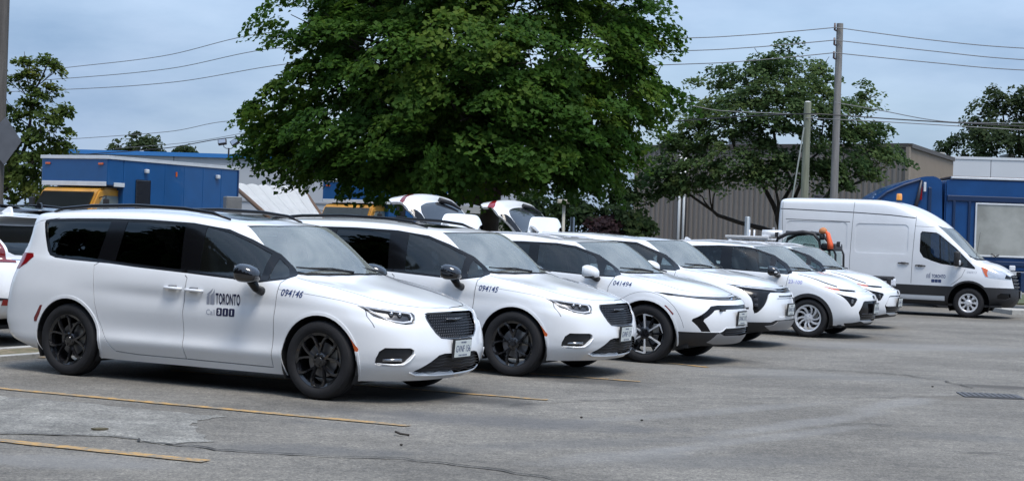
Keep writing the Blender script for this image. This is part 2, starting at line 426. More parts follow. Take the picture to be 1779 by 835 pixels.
def ring(xr, xf, w, z, cm, rr=(.03, .12, .40), fr=(.50, .20, .045), yr=(.50, .82, .965), yf=(.955, .77, .45), wy=None):
    """one ring of 13 stations from the rear centre round the flank to the front centre"""
    X = [xr, xr + rr[0], xr + rr[1], xr + rr[2], *cm, xf - fr[0], xf - fr[1], xf - fr[2], xf]
    wm = wy or [w] * 5
    Y = [0, yr[0] * w, yr[1] * w, yr[2] * w, *wm, yf[0] * w, yf[1] * w, yf[2] * w, 0]
    ks = sorted(z); Z = list(np.interp(range(13), ks, [z[k] for k in ks]))
    return [X, Y, Z]

# ------------------------------------------------------------------ wheels
def ang_poly(r0, r1, a0, a1, b0, b1):
    """spoke quad: inner edge a0..a1 at r0, outer edge b0..b1 at r1 (degrees)"""
    return [(r0 * math.cos(rad(a0)), r0 * math.sin(rad(a0))), (r1 * math.cos(rad(b0)), r1 * math.sin(rad(b0))), (r1 * math.cos(rad(b1)), r1 * math.sin(rad(b1))), (r0 * math.cos(rad(a1)), r0 * math.sin(rad(a1)))]
def spoke(bm, rows, depth):
    """blade from rows of (radius, left angle, right angle, face offset)"""
    F = []; 
    for r, a, b, y in rows:
        m = (a + b) / 2
        F.append([bm.verts.new((r * math.cos(rad(t)), y + dy, r * math.sin(rad(t)))) for t, dy in ((a, depth), (a * .8 + m * .2, 0), (b * .8 + m * .2, 0), (b, depth))])
    for A, B in zip(F, F[1:]):
        for k in range(3): bm.faces.new((A[k], A[k + 1], B[k + 1], B[k]))
def make_wheel(root, x, side, r, rr, tw, style, y_out):
    """wheel > tyre, rim, brake_disc, hub_cap; side -1 right, +1 left; built facing -y"""
    bm = NB(); lathe(bm, [(rr * .97, .03), (rr * .95, .10), (rr * .95, tw - .01)], 36)
    wh = bm_obj('wheel', bm, RIMDARK, root, True, 40)
    bm = NB(); s = (r - rr)
    prof = [(rr - .004, .022), (rr + .012, .010), (rr + s * .30, .002), (rr + s * .58, .0), (rr + s * .80, .010), (r - .012, .026), (r - .002, .045)]
    g = [(r, .062), (r - .009, .064), (r - .009, .070), (r, .072), (r + .001, tw / 2 - .012), (r - .009, tw / 2 - .010), (r - .009, tw / 2 - .003), (r + .001, tw / 2), (r, tw - .072), (r - .009, tw - .070), (r - .009, tw - .064), (r, tw - .062)]
    prof += g + [(r - .002, tw - .045), (r - .012, tw - .026), (rr + s * .8, tw - .01), (rr + s * .4, tw), (rr, tw - .02)]
    lathe(bm, prof, 48)
    # sipes across the shoulder
    bm_obj('tyre', bm, RUBBER, wh, True, 35)
    bm = NB(); lathe(bm, [(.001, .105), (rr * .62, .105), (rr * .62, .12), (.001, .12)], 28); bm_obj('brake_disc', bm, STEEL, wh, True, 30)
    bm = NB(); box(bm, (rr * .50, .10, rr * .22), (.09, .05, .15), bev=.012); bm_obj('brake_caliper', bm, mat('caliper', (.30, .29, .27), .5, .6), wh)
    bm = NB(); mats = [RIMBLK]
    if style == 'five':      # five black split spokes
        lathe(bm, [(rr - .004, .018), (rr - .012, .022), (rr - .030, .030), (rr - .036, .07)], 40)
        for k in range(5):
            a = 90 + 72 * k
            for sg in (-1, 1):
                spoke(bm, [(.055, a - 26 * sg, a + 3 * sg, .040), (.11, a + 0 * sg, a + 13 * sg, .030), (rr * .62, a + 8 * sg, a + 16 * sg, .020), (rr * .80, a + 13 * sg, a + 20 * sg, .018), (rr * .965, a + 19 * sg, a + 31 * sg, .020)] if sg > 0 else
                      [(.055, a + 26, a - 3, .040), (.11, a + 0, a - 13, .030), (rr * .62, a - 8, a - 16, .020), (rr * .80, a - 13, a - 20, .018), (rr * .965, a - 19, a - 31, .020)], .035)
        lathe(bm, [(.001, .026), (.030, .026), (.034, .032), (.060, .036), (.070, .044), (.070, .08)], 24)
        for k in range(5):
            a = rad(126 + 72 * k); c = Vector((.055 * math.cos(a), .026, .055 * math.sin(a))); tube(bm, [c, c + Vector((0, .02, 0))], .010, 6)
        bmesh.ops.recalc_face_normals(bm, faces=bm.faces[:])
    elif style == 'six':     # machined blades on black
        mats = [RIMBLK, ALLOY]; lathe(bm, [(rr - .004, .016), (rr - .02, .022), (rr - .024, .06)], 40); f0 = len(bm.faces)
        for k in range(6):
            a = 92 + 60 * k
            spoke(bm, [(.07, a - 10, a + 10, .030), (rr * .5, a - 4.0, a + 4.0, .020), (rr * .95, a - 3.6, a + 3.6, .012)], .02)
            spoke(bm, [(rr * .965, a - 31, a + 2, .012), (rr * .93, a - 29, a + 2, .012), (rr * .88, a - 8, a + 3, .014)], .015)
        bm.faces.ensure_lookup_table()
        for f in bm.faces[f0:]: f.material_index = 1
        lathe(bm, [(.001, .028), (.04, .028), (.075, .034), (.09, .042), (.09, .09)], 24)
        for k in range(6):
            a = rad(62 + 60 * k); c = Vector((.06 * math.cos(a), .022, .06 * math.sin(a))); tube(bm, [c, c + Vector((0, .02, 0))], .009, 6)
        spk = [f for f in bm.faces if f.material_index == 1]
        for k in range(6):   # black filler web behind the blades
            a = 122 + 60 * k; n0 = len(bm.faces); spoke(bm, [(.07, a - 9, a + 9, .055), (rr * .96, a - 5, a + 5, .05)], .03)
    elif style == 'swirl':   # twin curved silver spokes
        mats = [SILVER, ALLOY]; lathe(bm, [(rr + .002, .008), (rr - .012, .010), (rr - .03, .022), (rr - .036, .07)], 40)
        for k in range(5):
            a = 100 + 72 * k
            for o, wv in ((0, 9), (30, 7)):
                spoke(bm, [(.065, a + o - 13, a + o + 13, .040), (rr * .5, a + o + 3 - wv, a + o + 3 + wv, .024), (rr * .75, a + o + 13 - wv, a + o + 13 + wv * .8, .016), (rr * .96, a + o + 27 - wv, a + o + 27 + wv * .7, .014)], .035)
        lathe(bm, [(.001, .022), (.03, .022), (.036, .030), (.08, .036), (.088, .08)], 24)
        for k in range(5):
            a = rad(60 + 72 * k); c = Vector((.056 * math.cos(a), .020, .056 * math.sin(a))); tube(bm, [c, c + Vector((0, .02, 0))], .010, 6)
    else:                    # steel wheel with an eight-armed silver cover
        mats = [SILVER, ALLOY]; lathe(bm, [(rr + .004, .012), (rr - .02, .014), (rr - .035, .03), (rr - .04, .08)], 40)
        for k in range(8):
            a = 90 + 45 * k; spoke(bm, [(.05, a - 20, a + 20, .030), (rr * .48, a - 8, a + 8, .022), (rr * .72, a - 11, a + 11, .020), (rr * .95, a - 17, a + 17, .026)], .03)
        lathe(bm, [(.001, .012), (.045, .012), (.055, .020), (.09, .032), (.09, .08)], 24)
    bm_obj('rim', bm, mats, wh, True, 35)
    wh.location = (x, y_out * side, r); wh.rotation_euler = (0, 0, 0 if side < 0 else math.pi)
    return wh
def place_wheels(root, xs, r, rr, tw, style, y_out):
    w0 = None
    for x in xs:
        for sd in (-1, 1):
            if w0 is None: w0 = make_wheel(root, x, sd, r, rr, tw, style, y_out); continue
            c = copy_tree(w0, root); c.location = (x, y_out * sd, r); c.rotation_euler = (0, rad(17 * (x < -1)), 0 if sd < 0 else math.pi)
def lip_liner(root, cx, r, z, y0, depth=.34):
    for sd in (-1, 1):
        bm = NB(); a = arc(cx, z, r, -28, 208, 20)
        A = [bm.verts.new((x, sd * (y0 - .015), zz)) for x, zz in a]; B = [bm.verts.new((x, sd * (y0 - depth), zz)) for x, zz in a]
        for k in range(len(a) - 1): bm.faces.new((A[k], A[k + 1], B[k + 1], B[k]))
        bm.faces.new(B)
        bm_obj('wheel_arch_liner', bm, UNDER, root, False)

# ------------------------------------------------------------------ lettering
def text_mesh(txt, size, shear=0.0, xs=1.0, bold=0.0, align='LEFT', spacing=1.0):
    cu = bpy.data.curves.new('t', 'FONT'); cu.body = txt; cu.size = size; cu.shear = shear; cu.offset = bold; cu.align_x = align; cu.align_y = 'BOTTOM_BASELINE'; cu.space_character = spacing; cu.resolution_u = 3
    o = bpy.data.objects.new('t', cu); COL.objects.link(o); dg = bpy.context.evaluated_depsgraph_get(); dg.update()
    me = o.evaluated_get(dg).to_mesh(); V = [(v.co.x * xs, v.co.y) for v in me.vertices]; F = [tuple(p.vertices) for p in me.polygons]
    o.evaluated_get(dg).to_mesh_clear(); bpy.data.objects.remove(o); bpy.data.curves.remove(cu); return V, F
def side_shape(root, sk, name, V, F, x0, z0, m, slope=0.0, off=.0025, sgn=-1):
    """lay a flat shape onto the flank (right side: reads along +x)"""
    vs = []
    for a, b in V:
        x, z = x0 + a * (1 if sgn < 0 else -1), z0 + b + slope * a; y, n = sk.side(x, z); vs.append((x + n.x * off, sgn * (y + n.y * off), z + n.z * off))
    return mesh_obj(name, vs, F, m, root)
def side_text(root, sk, name, txt, x0, z0, size, m, slope=0.0, **kw):
    V, F = text_mesh(txt, size, **kw); return side_shape(root, sk, name, V, F, x0, z0, m, slope)
def rrect(x0, y0, x1, y1, r, n=4):
    o = []
    for cx, cy, a in ((x1 - r, y1 - r, 0), (x0 + r, y1 - r, 90), (x0 + r, y0 + r, 180), (x1 - r, y0 + r, 270)): o += arc(cx, cy, r, a, a + 90, n)
    return o
def civic_logo(root, sk, x, z, s, slope=0.0, small=False):
    """tower mark with city name and the hotline number in three dark squares"""
    V, F = text_mesh('TORONTO', .15, bold=.0036, spacing=1.03); V2 = [p for p in V]; mxx = max(p[0] for p in V); mn = min(p[0] for p in V)
    V = [((p[0] - mn) / (mxx - mn) * .292 * s + .108 * s, p[1] * .98 * s + .062 * s) for p in V]
    lg = side_shape(root, sk, 'door_lettering', V, F, x, z, INKB, slope)
    for pl in ([(0, .0), (.035, .0), (.035, .10), (.02, .10), (.0, .07)], [(.045, 0), (.095, 0), (.095, .15), (.075, .11), (.045, .085)], [(.012, .085), (.055, .115), (.078, .155), (.052, .135), (.005, .098)]):
        side_shape(lg, sk, 'emblem', [(a * s, (b + .055) * s) for a, b in pl], [tuple(range(len(pl)))], x, z, INKG, slope)
    side_text(lg, sk, 'call_word', 'Call', x + .0 * s, z - .045 * s, .075 * s, INKG, slope, xs=.95)
    for k, ch in enumerate('311'):
        q = rrect(.125 + k * .075, -.05, .193 + k * .075, .025, .012); side_shape(lg, sk, 'number_square', [(a * s, b * s) for a, b in q], [tuple(range(len(q)))], x, z, INKB, slope)
        V, F = text_mesh(ch, .062 * s, bold=.002 * s, align='CENTER'); side_shape(lg, sk, 'digit', [(a + (.159 + k * .075) * s, b - .034 * s) for a, b in V], F, x, z, PAINT, slope, off=.004)
    return lg
def plate(root, x, y, z, txt, tilt=4, holder=True):
    P = empty('licence_plate'); P.parent = root; P.location = (x, y, z); P.rotation_euler = (0, rad(tilt), 0)
    bm = NB(); box(bm, (-.012, 0, 0), (.018, .345, .195), bev=.005)
    if holder: bm_obj('plate_holder', bm, BLACKP, P)
    bm = NB(); box(bm, (.002, 0, 0), (.006, .305, .160), bev=.002); bm_obj('plate_sheet', bm, PLATEW, P)
    for t, sz, zz, m, xs in ((txt, .088, -.030, PLATEB, .72), ('ONTARIO', .022, .052, PLATEB, 1.0), ('YOURS TO DISCOVER', .018, -.068, PLATEB, .9)):
        V, F = text_mesh(t, sz, align='CENTER', xs=xs, bold=.0008); mesh_obj('plate_text', [(.0062, a, b + zz) for a, b in V], F, m, P)
    return P

# ------------------------------------------------------------------ shared fittings
def mirror(root, x, y, z, m_cap, sc=1.0, lower=None, drop=1.0):
    for sd in (-1, 1):
        bm = NB(); n, k = 12, 16; L, Wd, Hh = .20 * sc, .115 * sc, .085 * sc; grid = []
        for i in range(n + 1):      # cap: rounded nose forward, cut flat at the rear
            t = i / n; xx = -L * .45 + L * t; g = (1 - max(0, t - .12) ** 2.6 / .88 ** 2.6) ** .5 if t > .12 else 1.0 - (0.12 - t) * .9
            grid.append([bm.verts.new((xx - .03 * math.sin(a) * 0, Wd * g * math.copysign(abs(math.cos(a)) ** .7, math.cos(a)), Hh * g * math.copysign(abs(math.sin(a)) ** .7, math.sin(a)) - .03 * t * t)) for a in (2 * math.pi * q / k for q in range(k))])
        for A, B in zip(grid, grid[1:]):
            for q in range(k): bm.faces.new((A[q], A[(q + 1) % k], B[(q + 1) % k], B[q]))
        bm.faces.new(grid[0][::-1]); bmesh.ops.remove_doubles(bm, verts=bm.verts, dist=1e-4); bmesh.ops.recalc_face_normals(bm, faces=bm.faces[:])
        mi = bm_obj('wing_mirror', bm, m_cap, root, True, 50); mi.location = (x, sd * (y + (.17 if drop > .8 else .135) * sc), z)
        bm = NB(); tube(bm, [(.0, -sd * .02, -Hh * .5), (.03, -sd * .08, -Hh * (.5 + 1.1 * drop)), (.05, -sd * .17, -Hh * (.6 + 1.4 * drop))], [.05 * sc, .038 * sc, .042 * sc], 10); bm_obj('mirror_arm', bm, BLACKG if lower is None else lower, mi, True)
        bm = NB(); box(bm, (-L * .455, 0, 0), (.006, Wd * 1.6, Hh * 1.5), bev=.002); bm_obj('mirror_glass', bm, CHROME, mi)
        if lower is not None:
            bm = NB(); box(bm, (.0, 0, -Hh * .80), (L * .7, Wd * 1.55, Hh * .5), bev=.02); bm_obj('mirror_base', bm, lower, mi, True)
def handle(root, sk, x, z, l=.21, m=None):
    for sd in (-1, 1):
        y, n = sk.side(x, z); bm = NB()
        tube(bm, [(x - l / 2, sd * (y - .005), z), (x - l / 2 + .015, sd * (y + .022), z), (x, sd * (y + .032), z), (x + l / 2 - .015, sd * (y + .022), z - .003), (x + l / 2, sd * (y - .005), z - .004)], [.012, .014, .015, .014, .012], 8)
        h = bm_obj('door_handle', bm, m or PAINT, root, True)
        bm = NB(); tube(bm, [(x - l * .22, sd * (y + .0015), z + .004), (x + l * .22, sd * (y + .0015), z + .004)], .024, 10); bm_obj('handle_cup', bm, SEAMG, h, True)
def wiper(root, pts, blade=.55):
    for a, b in pts:
        bm = NB(); a, b = Vector(a), Vector(b); tube(bm, [a, a.lerp(b, .45) + Vector((0, 0, .018)), b], [.011, .008, .005], 6); wv = bm_obj('wiper_arm', bm, BLACKP, root, True)
        bm = NB(); d = (b - a).normalized(); c = a.lerp(b, .62); tube(bm, [c - d * blade / 2, c + d * blade / 2 - Vector((0, 0, .0))], .009, 5); bm_obj('wiper_blade', bm, BLACKP, wv)
def seats(root, xs, y, zc, m, head=True, w=.5):
    for x in xs:
        for sd in (-1, 1):
            bm = NB(); box(bm, (x + .1, sd * y, zc), (.5, w, .16), bev=.05); st = bm_obj('seat', bm, m, root, True, 50)
            bm = NB(); M = Matrix.Translation((x - .17, sd * y, zc + .36)) @ Matrix.Rotation(rad(-14), 4, 'Y'); box(bm, (0, 0, 0), (.14, w * .95, .66), M, bev=.05); bm_obj('backrest', bm, m, st, True, 50)
            if head:
                bm = NB(); M = Matrix.Translation((x - .28, sd * y, zc + .80)) @ Matrix.Rotation(rad(-10), 4, 'Y'); box(bm, (0, 0, 0), (.09, w * .52, .19), M, bev=.04); bm_obj('headrest', bm, m, st, True, 50)
def steering(root, x, y, z):
    bm = NB(); n = 28
    M = Matrix.Translation((x, y, z)) @ Matrix.Rotation(rad(-65), 4, 'Y')
    tube(bm, [M @ Vector((.185 * math.cos(t), .185 * math.sin(t), 0)) for t in (2 * math.pi * k / n for k in range(n + 1))], .014, 6)
    tube(bm, [M @ Vector((-.17, 0, 0)), M @ Vector((.17, 0, 0))], .016, 6); tube(bm, [M @ Vector((0, 0, 0)), M @ Vector((0, 0, -.4))], .03, 6)
    bm_obj('steering_wheel', bm, DASH, root, True)
def floor_pan(root, x0, x1, w, z=.26):
    z -= .035; w += .04; bm = NB(); box(bm, ((x0 + x1) / 2, 0, z), (x1 - x0, 2 * w, .05)); bm_obj('underbody', bm, UNDER, root)
def rail(root, pts, r, m, w=1.0):
    for sd in (-1, 1):
        bm = NB(); tube(bm, [(x, sd * y, z) for x, y, z in pts], r, 8); bm_obj('roof_rail', bm, m, root, True)
def fin(root, x, z, m):
    bm = NB(); prism(bm, [(x - .10, z - .02), (x - .075, z + .065), (x - .045, z + .07), (x + .11, z - .02)], -.018, .018); bm_obj('antenna_fin', bm, m, root)
def fascia_strip(root, sk, name, pts, r, m, off=0.0, n=6, both=True):
    """bar that follows the nose surface through (y, z) points"""
    for sd in ((1, -1) if both else (1,)):
        bm = NB(); q = []
        for y, z in dense(pts, .03, False): q.append((sk.front(y, z) + off, sd * y, z))
        tube(bm, q, r, n); bm_obj(name, bm, m, root, True)
# ------------------------------------------------------------------ minivan
def minivan_skin():
    Rg = []
    def add(X, Y, Z): Rg.append([X, Y, Z])
    mid = [-3.1, -2.3, -1.5, -.6, 0]
    add([-4.02, -4.0, -3.9, -3.65, *mid, .40, .66, .80, .84], [0, .45, .72, .88, .90, .90, .90, .90, .90, .86, .68, .40, 0], [.30, .30, .29, .25, .21, .20, .20, .20, .20, .20, .205, .205, .205])
    add([-4.16, -4.13, -4.02, -3.75, *mid, .45, .74, .89, .935], [0, .50, .80, .94, .965, .955, .95, .95, .96, .92, .74, .43, 0], [.36, .36, .35, .33, .32, .32, .32, .32, .32, .32, .31, .30, .30])
    add([-4.20, -4.17, -4.06, -3.78, *mid, .465, .765, .915, .96], [0, .515, .82, .95, .984, .981, .978, .977, .981, .938, .76, .445, 0], [.46, .46, .46, .44, .42, .415, .41, .405, .41, .41, .40, .39, .39])
    add([-4.22, -4.19, -4.08, -3.80, *mid, .47, .78, .925, .97], [0, .52, .83, .955, .984, .957, .953, .956, .984, .945, .77, .45, 0], [.56, .56, .55, .55, .53, .525, .52, .52, .52, .51, .50, .49, .49])
    add([-4.20, -4.17, -4.07, -3.78, *mid, .45, .75, .885, .93], [0, .52, .82, .955, .99, .985, .98, .98, .985, .945, .765, .445, 0], [.77, .77, .77, .76, .75, .72, .71, .71, .71, .70, .69, .68, .68])
    add([-4.185, -4.155, -4.055, -3.77, *mid[:4], -.01, .425, .715, .85, .895], [0, .515, .81, .945, .987, .970, .967, .965, .971, .925, .735, .435, 0], [.88, .88, .88, .88, .88, .865, .85, .84, .83, .79, .76, .755, .76])
    add([-4.15, -4.12, -4.03, -3.75, *mid[:4], -.02, .395, .685, .825, .868], [0, .50, .79, .93, .972, .984, .979, .966, .952, .895, .70, .42, 0], [1.0, 1.0, 1.0, 1.0, .99, .97, .95, .94, .92, .88, .835, .825, .825])
    add([-4.09, -4.06, -3.97, -3.70, *mid[:4], -.08, .30, .585, .74, .79], [0, .48, .76, .905, .95, .96, .955, .93, .89, .81, .62, .37, 0], [1.12, 1.13, 1.14, 1.15, 1.14, 1.11, 1.085, 1.06, 1.03, .965, .905, .885, .89])
    add([-4.06, -4.03, -3.95, -3.68, *mid[:3], -.62, -.22, .04, .24, .37, .41], [0, .47, .75, .89, .928, .938, .93, .885, .80, .70, .52, .30, 0], [1.19, 1.20, 1.21, 1.21, 1.20, 1.17, 1.14, 1.105, 1.085, 1.05, 1.018, 1.016, 1.002])
    add([-4.02, -3.99, -3.91, -3.65, -3.1, -2.3, -1.52, -.80, -.51, -.35, -.23, -.15, -.12], [0, .46, .73, .865, .90, .915, .905, .845, .76, .66, .48, .27, 0], [1.31, 1.31, 1.31, 1.31, 1.29, 1.27, 1.24, 1.19, 1.155, 1.14, 1.135, 1.135, 1.14])
    add([-3.98, -3.96, -3.88, -3.64, -3.1, -2.3, -1.58, -1.06, -.82, -.67, -.52, -.42, -.385], [0, .44, .70, .82, .86, .87, .86, .785, .70, .60, .44, .25, 0], [1.46, 1.46, 1.46, 1.46, 1.44, 1.43, 1.42, 1.385, 1.355, 1.345, 1.345, 1.35, 1.355])
    add([-3.96, -3.94, -3.86, -3.62, -3.1, -2.35, -1.72, -1.34, -1.14, -.99, -.82, -.70, -.66], [0, .42, .66, .76, .795, .80, .785, .73, .655, .565, .41, .23, 0], [1.60, 1.60, 1.60, 1.60, 1.615, 1.625, 1.61, 1.57, 1.55, 1.545, 1.55, 1.56, 1.565])
    add([-3.90, -3.88, -3.80, -3.56, -3.1, -2.4, -1.85, -1.5, -1.30, -1.15, -.97, -.85, -.80], [0, .38, .59, .67, .685, .685, .675, .63, .57, .49, .36, .20, 0], [1.645, 1.645, 1.65, 1.66, 1.685, 1.69, 1.675, 1.64, 1.62, 1.612, 1.605, 1.61, 1.612])
    add([-3.75, -3.72, -3.66, -3.45, -3.05, -2.5, -2.0, -1.7, -1.52, -1.4, -1.25, -1.12, -1.06], [0, .25, .35, .38, .38, .38, .37, .35, .32, .28, .2, .1, 0], [1.675, 1.68, 1.685, 1.70, 1.715, 1.725, 1.71, 1.685, 1.67, 1.66, 1.65, 1.648, 1.648])
    add([-3.5, -3.45, -3.4, -3.3, -3.0, -2.55, -2.15, -1.9, -1.7, -1.6, -1.5, -1.42, -1.38], [0] * 13, [1.69, 1.695, 1.70, 1.71, 1.725, 1.735, 1.725, 1.705, 1.69, 1.685, 1.678, 1.672, 1.67])
    return Skin(Rg)

def minivan(root, number, plate_txt, logo=True, paint=None, glass_front=None):
    paint = paint or PAINT; sk = minivan_skin(); A = .413
    trim = [(-.415, 1.125), (-.46, 1.092), (-.72, 1.053), (-1.57, 1.104), (-2.24, 1.137), (-2.58, 1.16), (-3.08, 1.175), (-3.33, 1.19), (-3.42, 1.215), (-3.47, 1.26), (-3.575, 1.44), (-3.63, 1.545), (-3.62, 1.575), (-3.55, 1.588), (-3.2, 1.602), (-2.7, 1.613), (-2.21, 1.615), (-1.65, 1.597), (-1.26, 1.548), (-1.0, 1.458), (-.69, 1.325), (-.50, 1.20), (-.425, 1.145)]
    fdoor = [(-.49, 1.06), (-.505, .85), (-.513, .71), (-.532, .262), (-1.567, .27), (-1.592, .407), (-1.60, .72), (-1.57, 1.05), (-1.60, 1.104), (-1.66, 1.59), (-1.26, 1.542), (-1.0, 1.452), (-.69, 1.32), (-.50, 1.195), (-.43, 1.14), (-.47, 1.10)]
    sdoor = [(-1.572, .27), (-1.597, .407), (-1.605, .72), (-1.575, 1.05), (-1.61, 1.10), (-1.67, 1.60), (-2.21, 1.608), (-2.62, 1.607), (-2.72, 1.17), (-2.776, 1.133), (-2.75, .90), (-2.726, .762), (-2.68, .60), (-2.598, .444), (-2.53, .345), (-2.462, .289), (-2.2, .272)]
    R = [Reg('front_door', 'side', fdoor, paint), Reg('sliding_door', 'side', sdoor, paint),
         Reg('gap#1', 'side', ribbon([(-.46, 1.09), (-.49, 1.06), (-.505, .85), (-.513, .71), (-.532, .262), (-1.567, .27)], .010), SEAMG, -.008, 0),
         Reg('gap#2', 'side', ribbon([(-1.605, 1.085), (-1.573, 1.06), (-1.602, .72), (-1.594, .407), (-1.57, .27)], .010), SEAMG, -.008, 0),
         Reg('gap#3', 'side', ribbon([(-2.72, 1.17), (-2.776, 1.133), (-2.75, .90), (-2.726, .762), (-2.68, .60), (-2.598, .444), (-2.53, .345), (-2.462, .289), (-2.2, .272), (-1.57, .27)], .009), SEAMG, -.008, 0),
         Reg('gap#4', 'side', ribbon([(-.49, 1.0), (-.3, .985), (0.0, .955), (.2, .93), (.38, .897)], .004), SEAMG, -.004, 0),
         Reg('gap#5', 'side', ribbon([(-3.42, 1.60), (-3.72, 1.56), (-3.86, 1.5)], .005), SEAMG, -.004, 0),
         Reg('gap#6', 'front', ribbon([(.88, .87), (.90, .80), (.90, .70)], .004), SEAMG, -.004, 0),
         Reg('hood', 'top', [(.825, 0), (.80, .22), (.75, .40), (.615, .585), (.42, .705), (.15, .775), (-.15, .815), (-.42, .775), (-.36, .672), (-.245, .50), (-.165, .28), (-.125, 0)], paint, .001, .02, center=True),
         Reg('gap#7', 'top', ribbon([(.825, 0.0), (.80, .22), (.75, .40), (.615, .585), (.42, .705), (.15, .775), (-.15, .815), (-.40, .79)], .009), SEAMG, -.008, 0),
         Reg('cowl', 'top', [(-.105, 0), (-.14, .29), (-.22, .51), (-.34, .69), (-.45, .755), (-.56, .725), (-.40, .64), (-.29, .48), (-.20, .27), (-.17, 0)], BLACKP, -.012, .0, center=True),
         Reg('windscreen', 'top', [(-.15, 0), (-.185, .27), (-.275, .48), (-.385, .65), (-.53, .742), (-.82, .690), (-1.125, .602), (-.90, .39), (-.78, .21), (-.735, 0)], WS, -.004, 0, center=True),
         Reg('windscreen_band', 'top', [(-.735, 0), (-.78, .21), (-.90, .39), (-1.125, .602), (-1.155, .602), (-.935, .39), (-.81, .21), (-.765, 0)], BLACKG, -.002, .01, center=True),
         Reg('sunroof', 'top', [(-1.16, 0), (-1.19, .2), (-1.28, .42), (-1.35, .46), (-1.85, .47), (-1.88, .40), (-1.88, 0)], BLACKG, .001, .004, center=True),
         Reg('rear_window', 'rear', [(0, 1.22), (.62, 1.225), (.77, 1.24), (.80, 1.30), (.77, 1.42), (.70, 1.54), (.64, 1.575), (0, 1.58)], PRIV, -.003, .0, center=True),
         Reg('window_trim', 'side', trim, BLACKG, -.002, .014),
         Reg('front_window', 'side', [(-1.455, 1.127), (-.74, 1.085), (-.735, 1.10), (-.76, 1.325), (-1.0, 1.43), (-1.24, 1.517), (-1.49, 1.565)], glass_front or SIDEG, -.007, .0),
         Reg('vent_window', 'side', [(-.655, 1.09), (-.50, 1.112), (-.475, 1.13), (-.55, 1.205), (-.675, 1.285)], SIDEG, -.006, .0),
         Reg('sliding_window', 'side', [(-2.52, 1.19), (-1.68, 1.14), (-1.735, 1.572), (-2.2, 1.588), (-2.475, 1.588)], PRIV, -.006, .0),
         Reg('quarter_window', 'side', [(-2.76, 1.193), (-3.10, 1.203), (-3.31, 1.215), (-3.40, 1.245), (-3.44, 1.29), (-3.54, 1.45), (-3.585, 1.54), (-3.56, 1.56), (-3.2, 1.577), (-2.69, 1.587)], PRIV, -.006, .0),
         Reg('headlight', 'front', [(.898, .893), (.80, .874), (.68, .854), (.575, .838), (.564, .815), (.576, .775), (.606, .738), (.70, .730), (.80, .748), (.872, .80)], mat('lamp_housing', (.07, .072, .078), .18, .6), -.028, .0),
         Reg('grille', 'front', [(0, .842), (.25, .840), (.39, .838), (.438, .830), (.446, .80), (.425, .72), (.375, .65), (.31, .605), (.16, .592), (0, .588)], BLACKG, -.030, .0, center=True),
         Reg('lower_intake', 'front', [(0, .455), (.28, .458), (.36, .445), (.46, .385), (.60, .310), (.615, .288), (.57, .272), (.3, .262), (0, .258)], BLACKP, -.03, .0, center=True),
         Reg('fog_recess', 'front', [(.897, .42), (.89, .485), (.865, .52), (.69, .52), (.66, .50), (.665, .46), (.72, .38), (.75, .358), (.87, .35), (.892, .37)], BLACKP, -.03, .0),
         Reg('taillight', 'rear', [(.885, 1.225), (.90, 1.19), (.90, 1.12), (.875, 1.06), (.80, 1.05), (.55, 1.10), (.55, 1.15), (.75, 1.19), (.82, 1.225)], REDL, .004, .01),
         Reg('arch_lip#f', 'side', grow(arc(0, .37, A, -38, 218, 28), .028), paint, .006, .008), Reg('arch_lip#r', 'side', grow(arc(-3.089, .37, A + .004, -38, 218, 28), .028), paint, .006, .008),
         Reg('side_marker#f', 'side', [(.285, .648), (.31, .645), (.38, .56), (.432, .50), (.425, .474), (.392, .478), (.345, .555)], AMBER, .004, .008),
         Reg('side_marker#r', 'side', [(-3.435, .70), (-3.465, .70), (-3.548, .565), (-3.545, .53), (-3.505, .53)], DKRED, .003, .008),
         Reg('arch', 'side', arc(0, .37, A, -38, 218, 28), paint, hole=True), Reg('arch2', 'side', arc(-3.089, .37, A + .004, -38, 218, 28), paint, hole=True)]
    build_skin(root, sk, R, paint)
    for cx in (0, -3.089): lip_liner(root, cx, A + .01, .37, .975, .45)
    floor_pan(root, -3.62, .36, .76, .25)
    place_wheels(root, (0, -3.089), .368, .260, .235, 'five', .985)
    # lamps
    for sd in (1, -1):
        bm = NB(); q = []
        for y, z in [(.872, .880), (.80, .862), (.70, .843), (.62, .832), (.60, .825), (.598, .788), (.624, .756), (.70, .748), (.75, .756), (.80, .772), (.872, .880)]: q.append((sk.front(y, z) - .006, sd * y, z))
        tube(bm, q, [.004, .006, .007, .008, .009, .010, .010, .009, .007, .005, .004], 6); hl = bm_obj('light_guide', bm, LEDW, root, True)
        bm = NB()
        for y, z in ((.74, .822), (.68, .815)):
            tube(bm, [(sk.front(y, z) - .05, sd * y, z), (sk.front(y, z) - .012, sd * y, z)], [.015, .022], 12)
        bm_obj('lamp_projector', bm, REFL, hl, True)
        bm = NB(); tube(bm, [(sk.front(.74, .415) - .02, sd * .74, .412), (sk.front(.86, .405) - .01, sd * .86, .405)], [.016, .012], 8); fl = bm_obj('fog_lamp', bm, REFL, root, True)
        bm = NB(); tube(bm, [(sk.front(y, z) + .004, sd * y, z) for y, z in ((.885, .372), (.80, .362), (.73, .366), (.69, .40), (.655, .465))], [.006, .010, .011, .009, .006], 8); bm_obj('fog_blade', bm, paint, fl, True)
    # grille weave, frame and bar
    bm = NB()
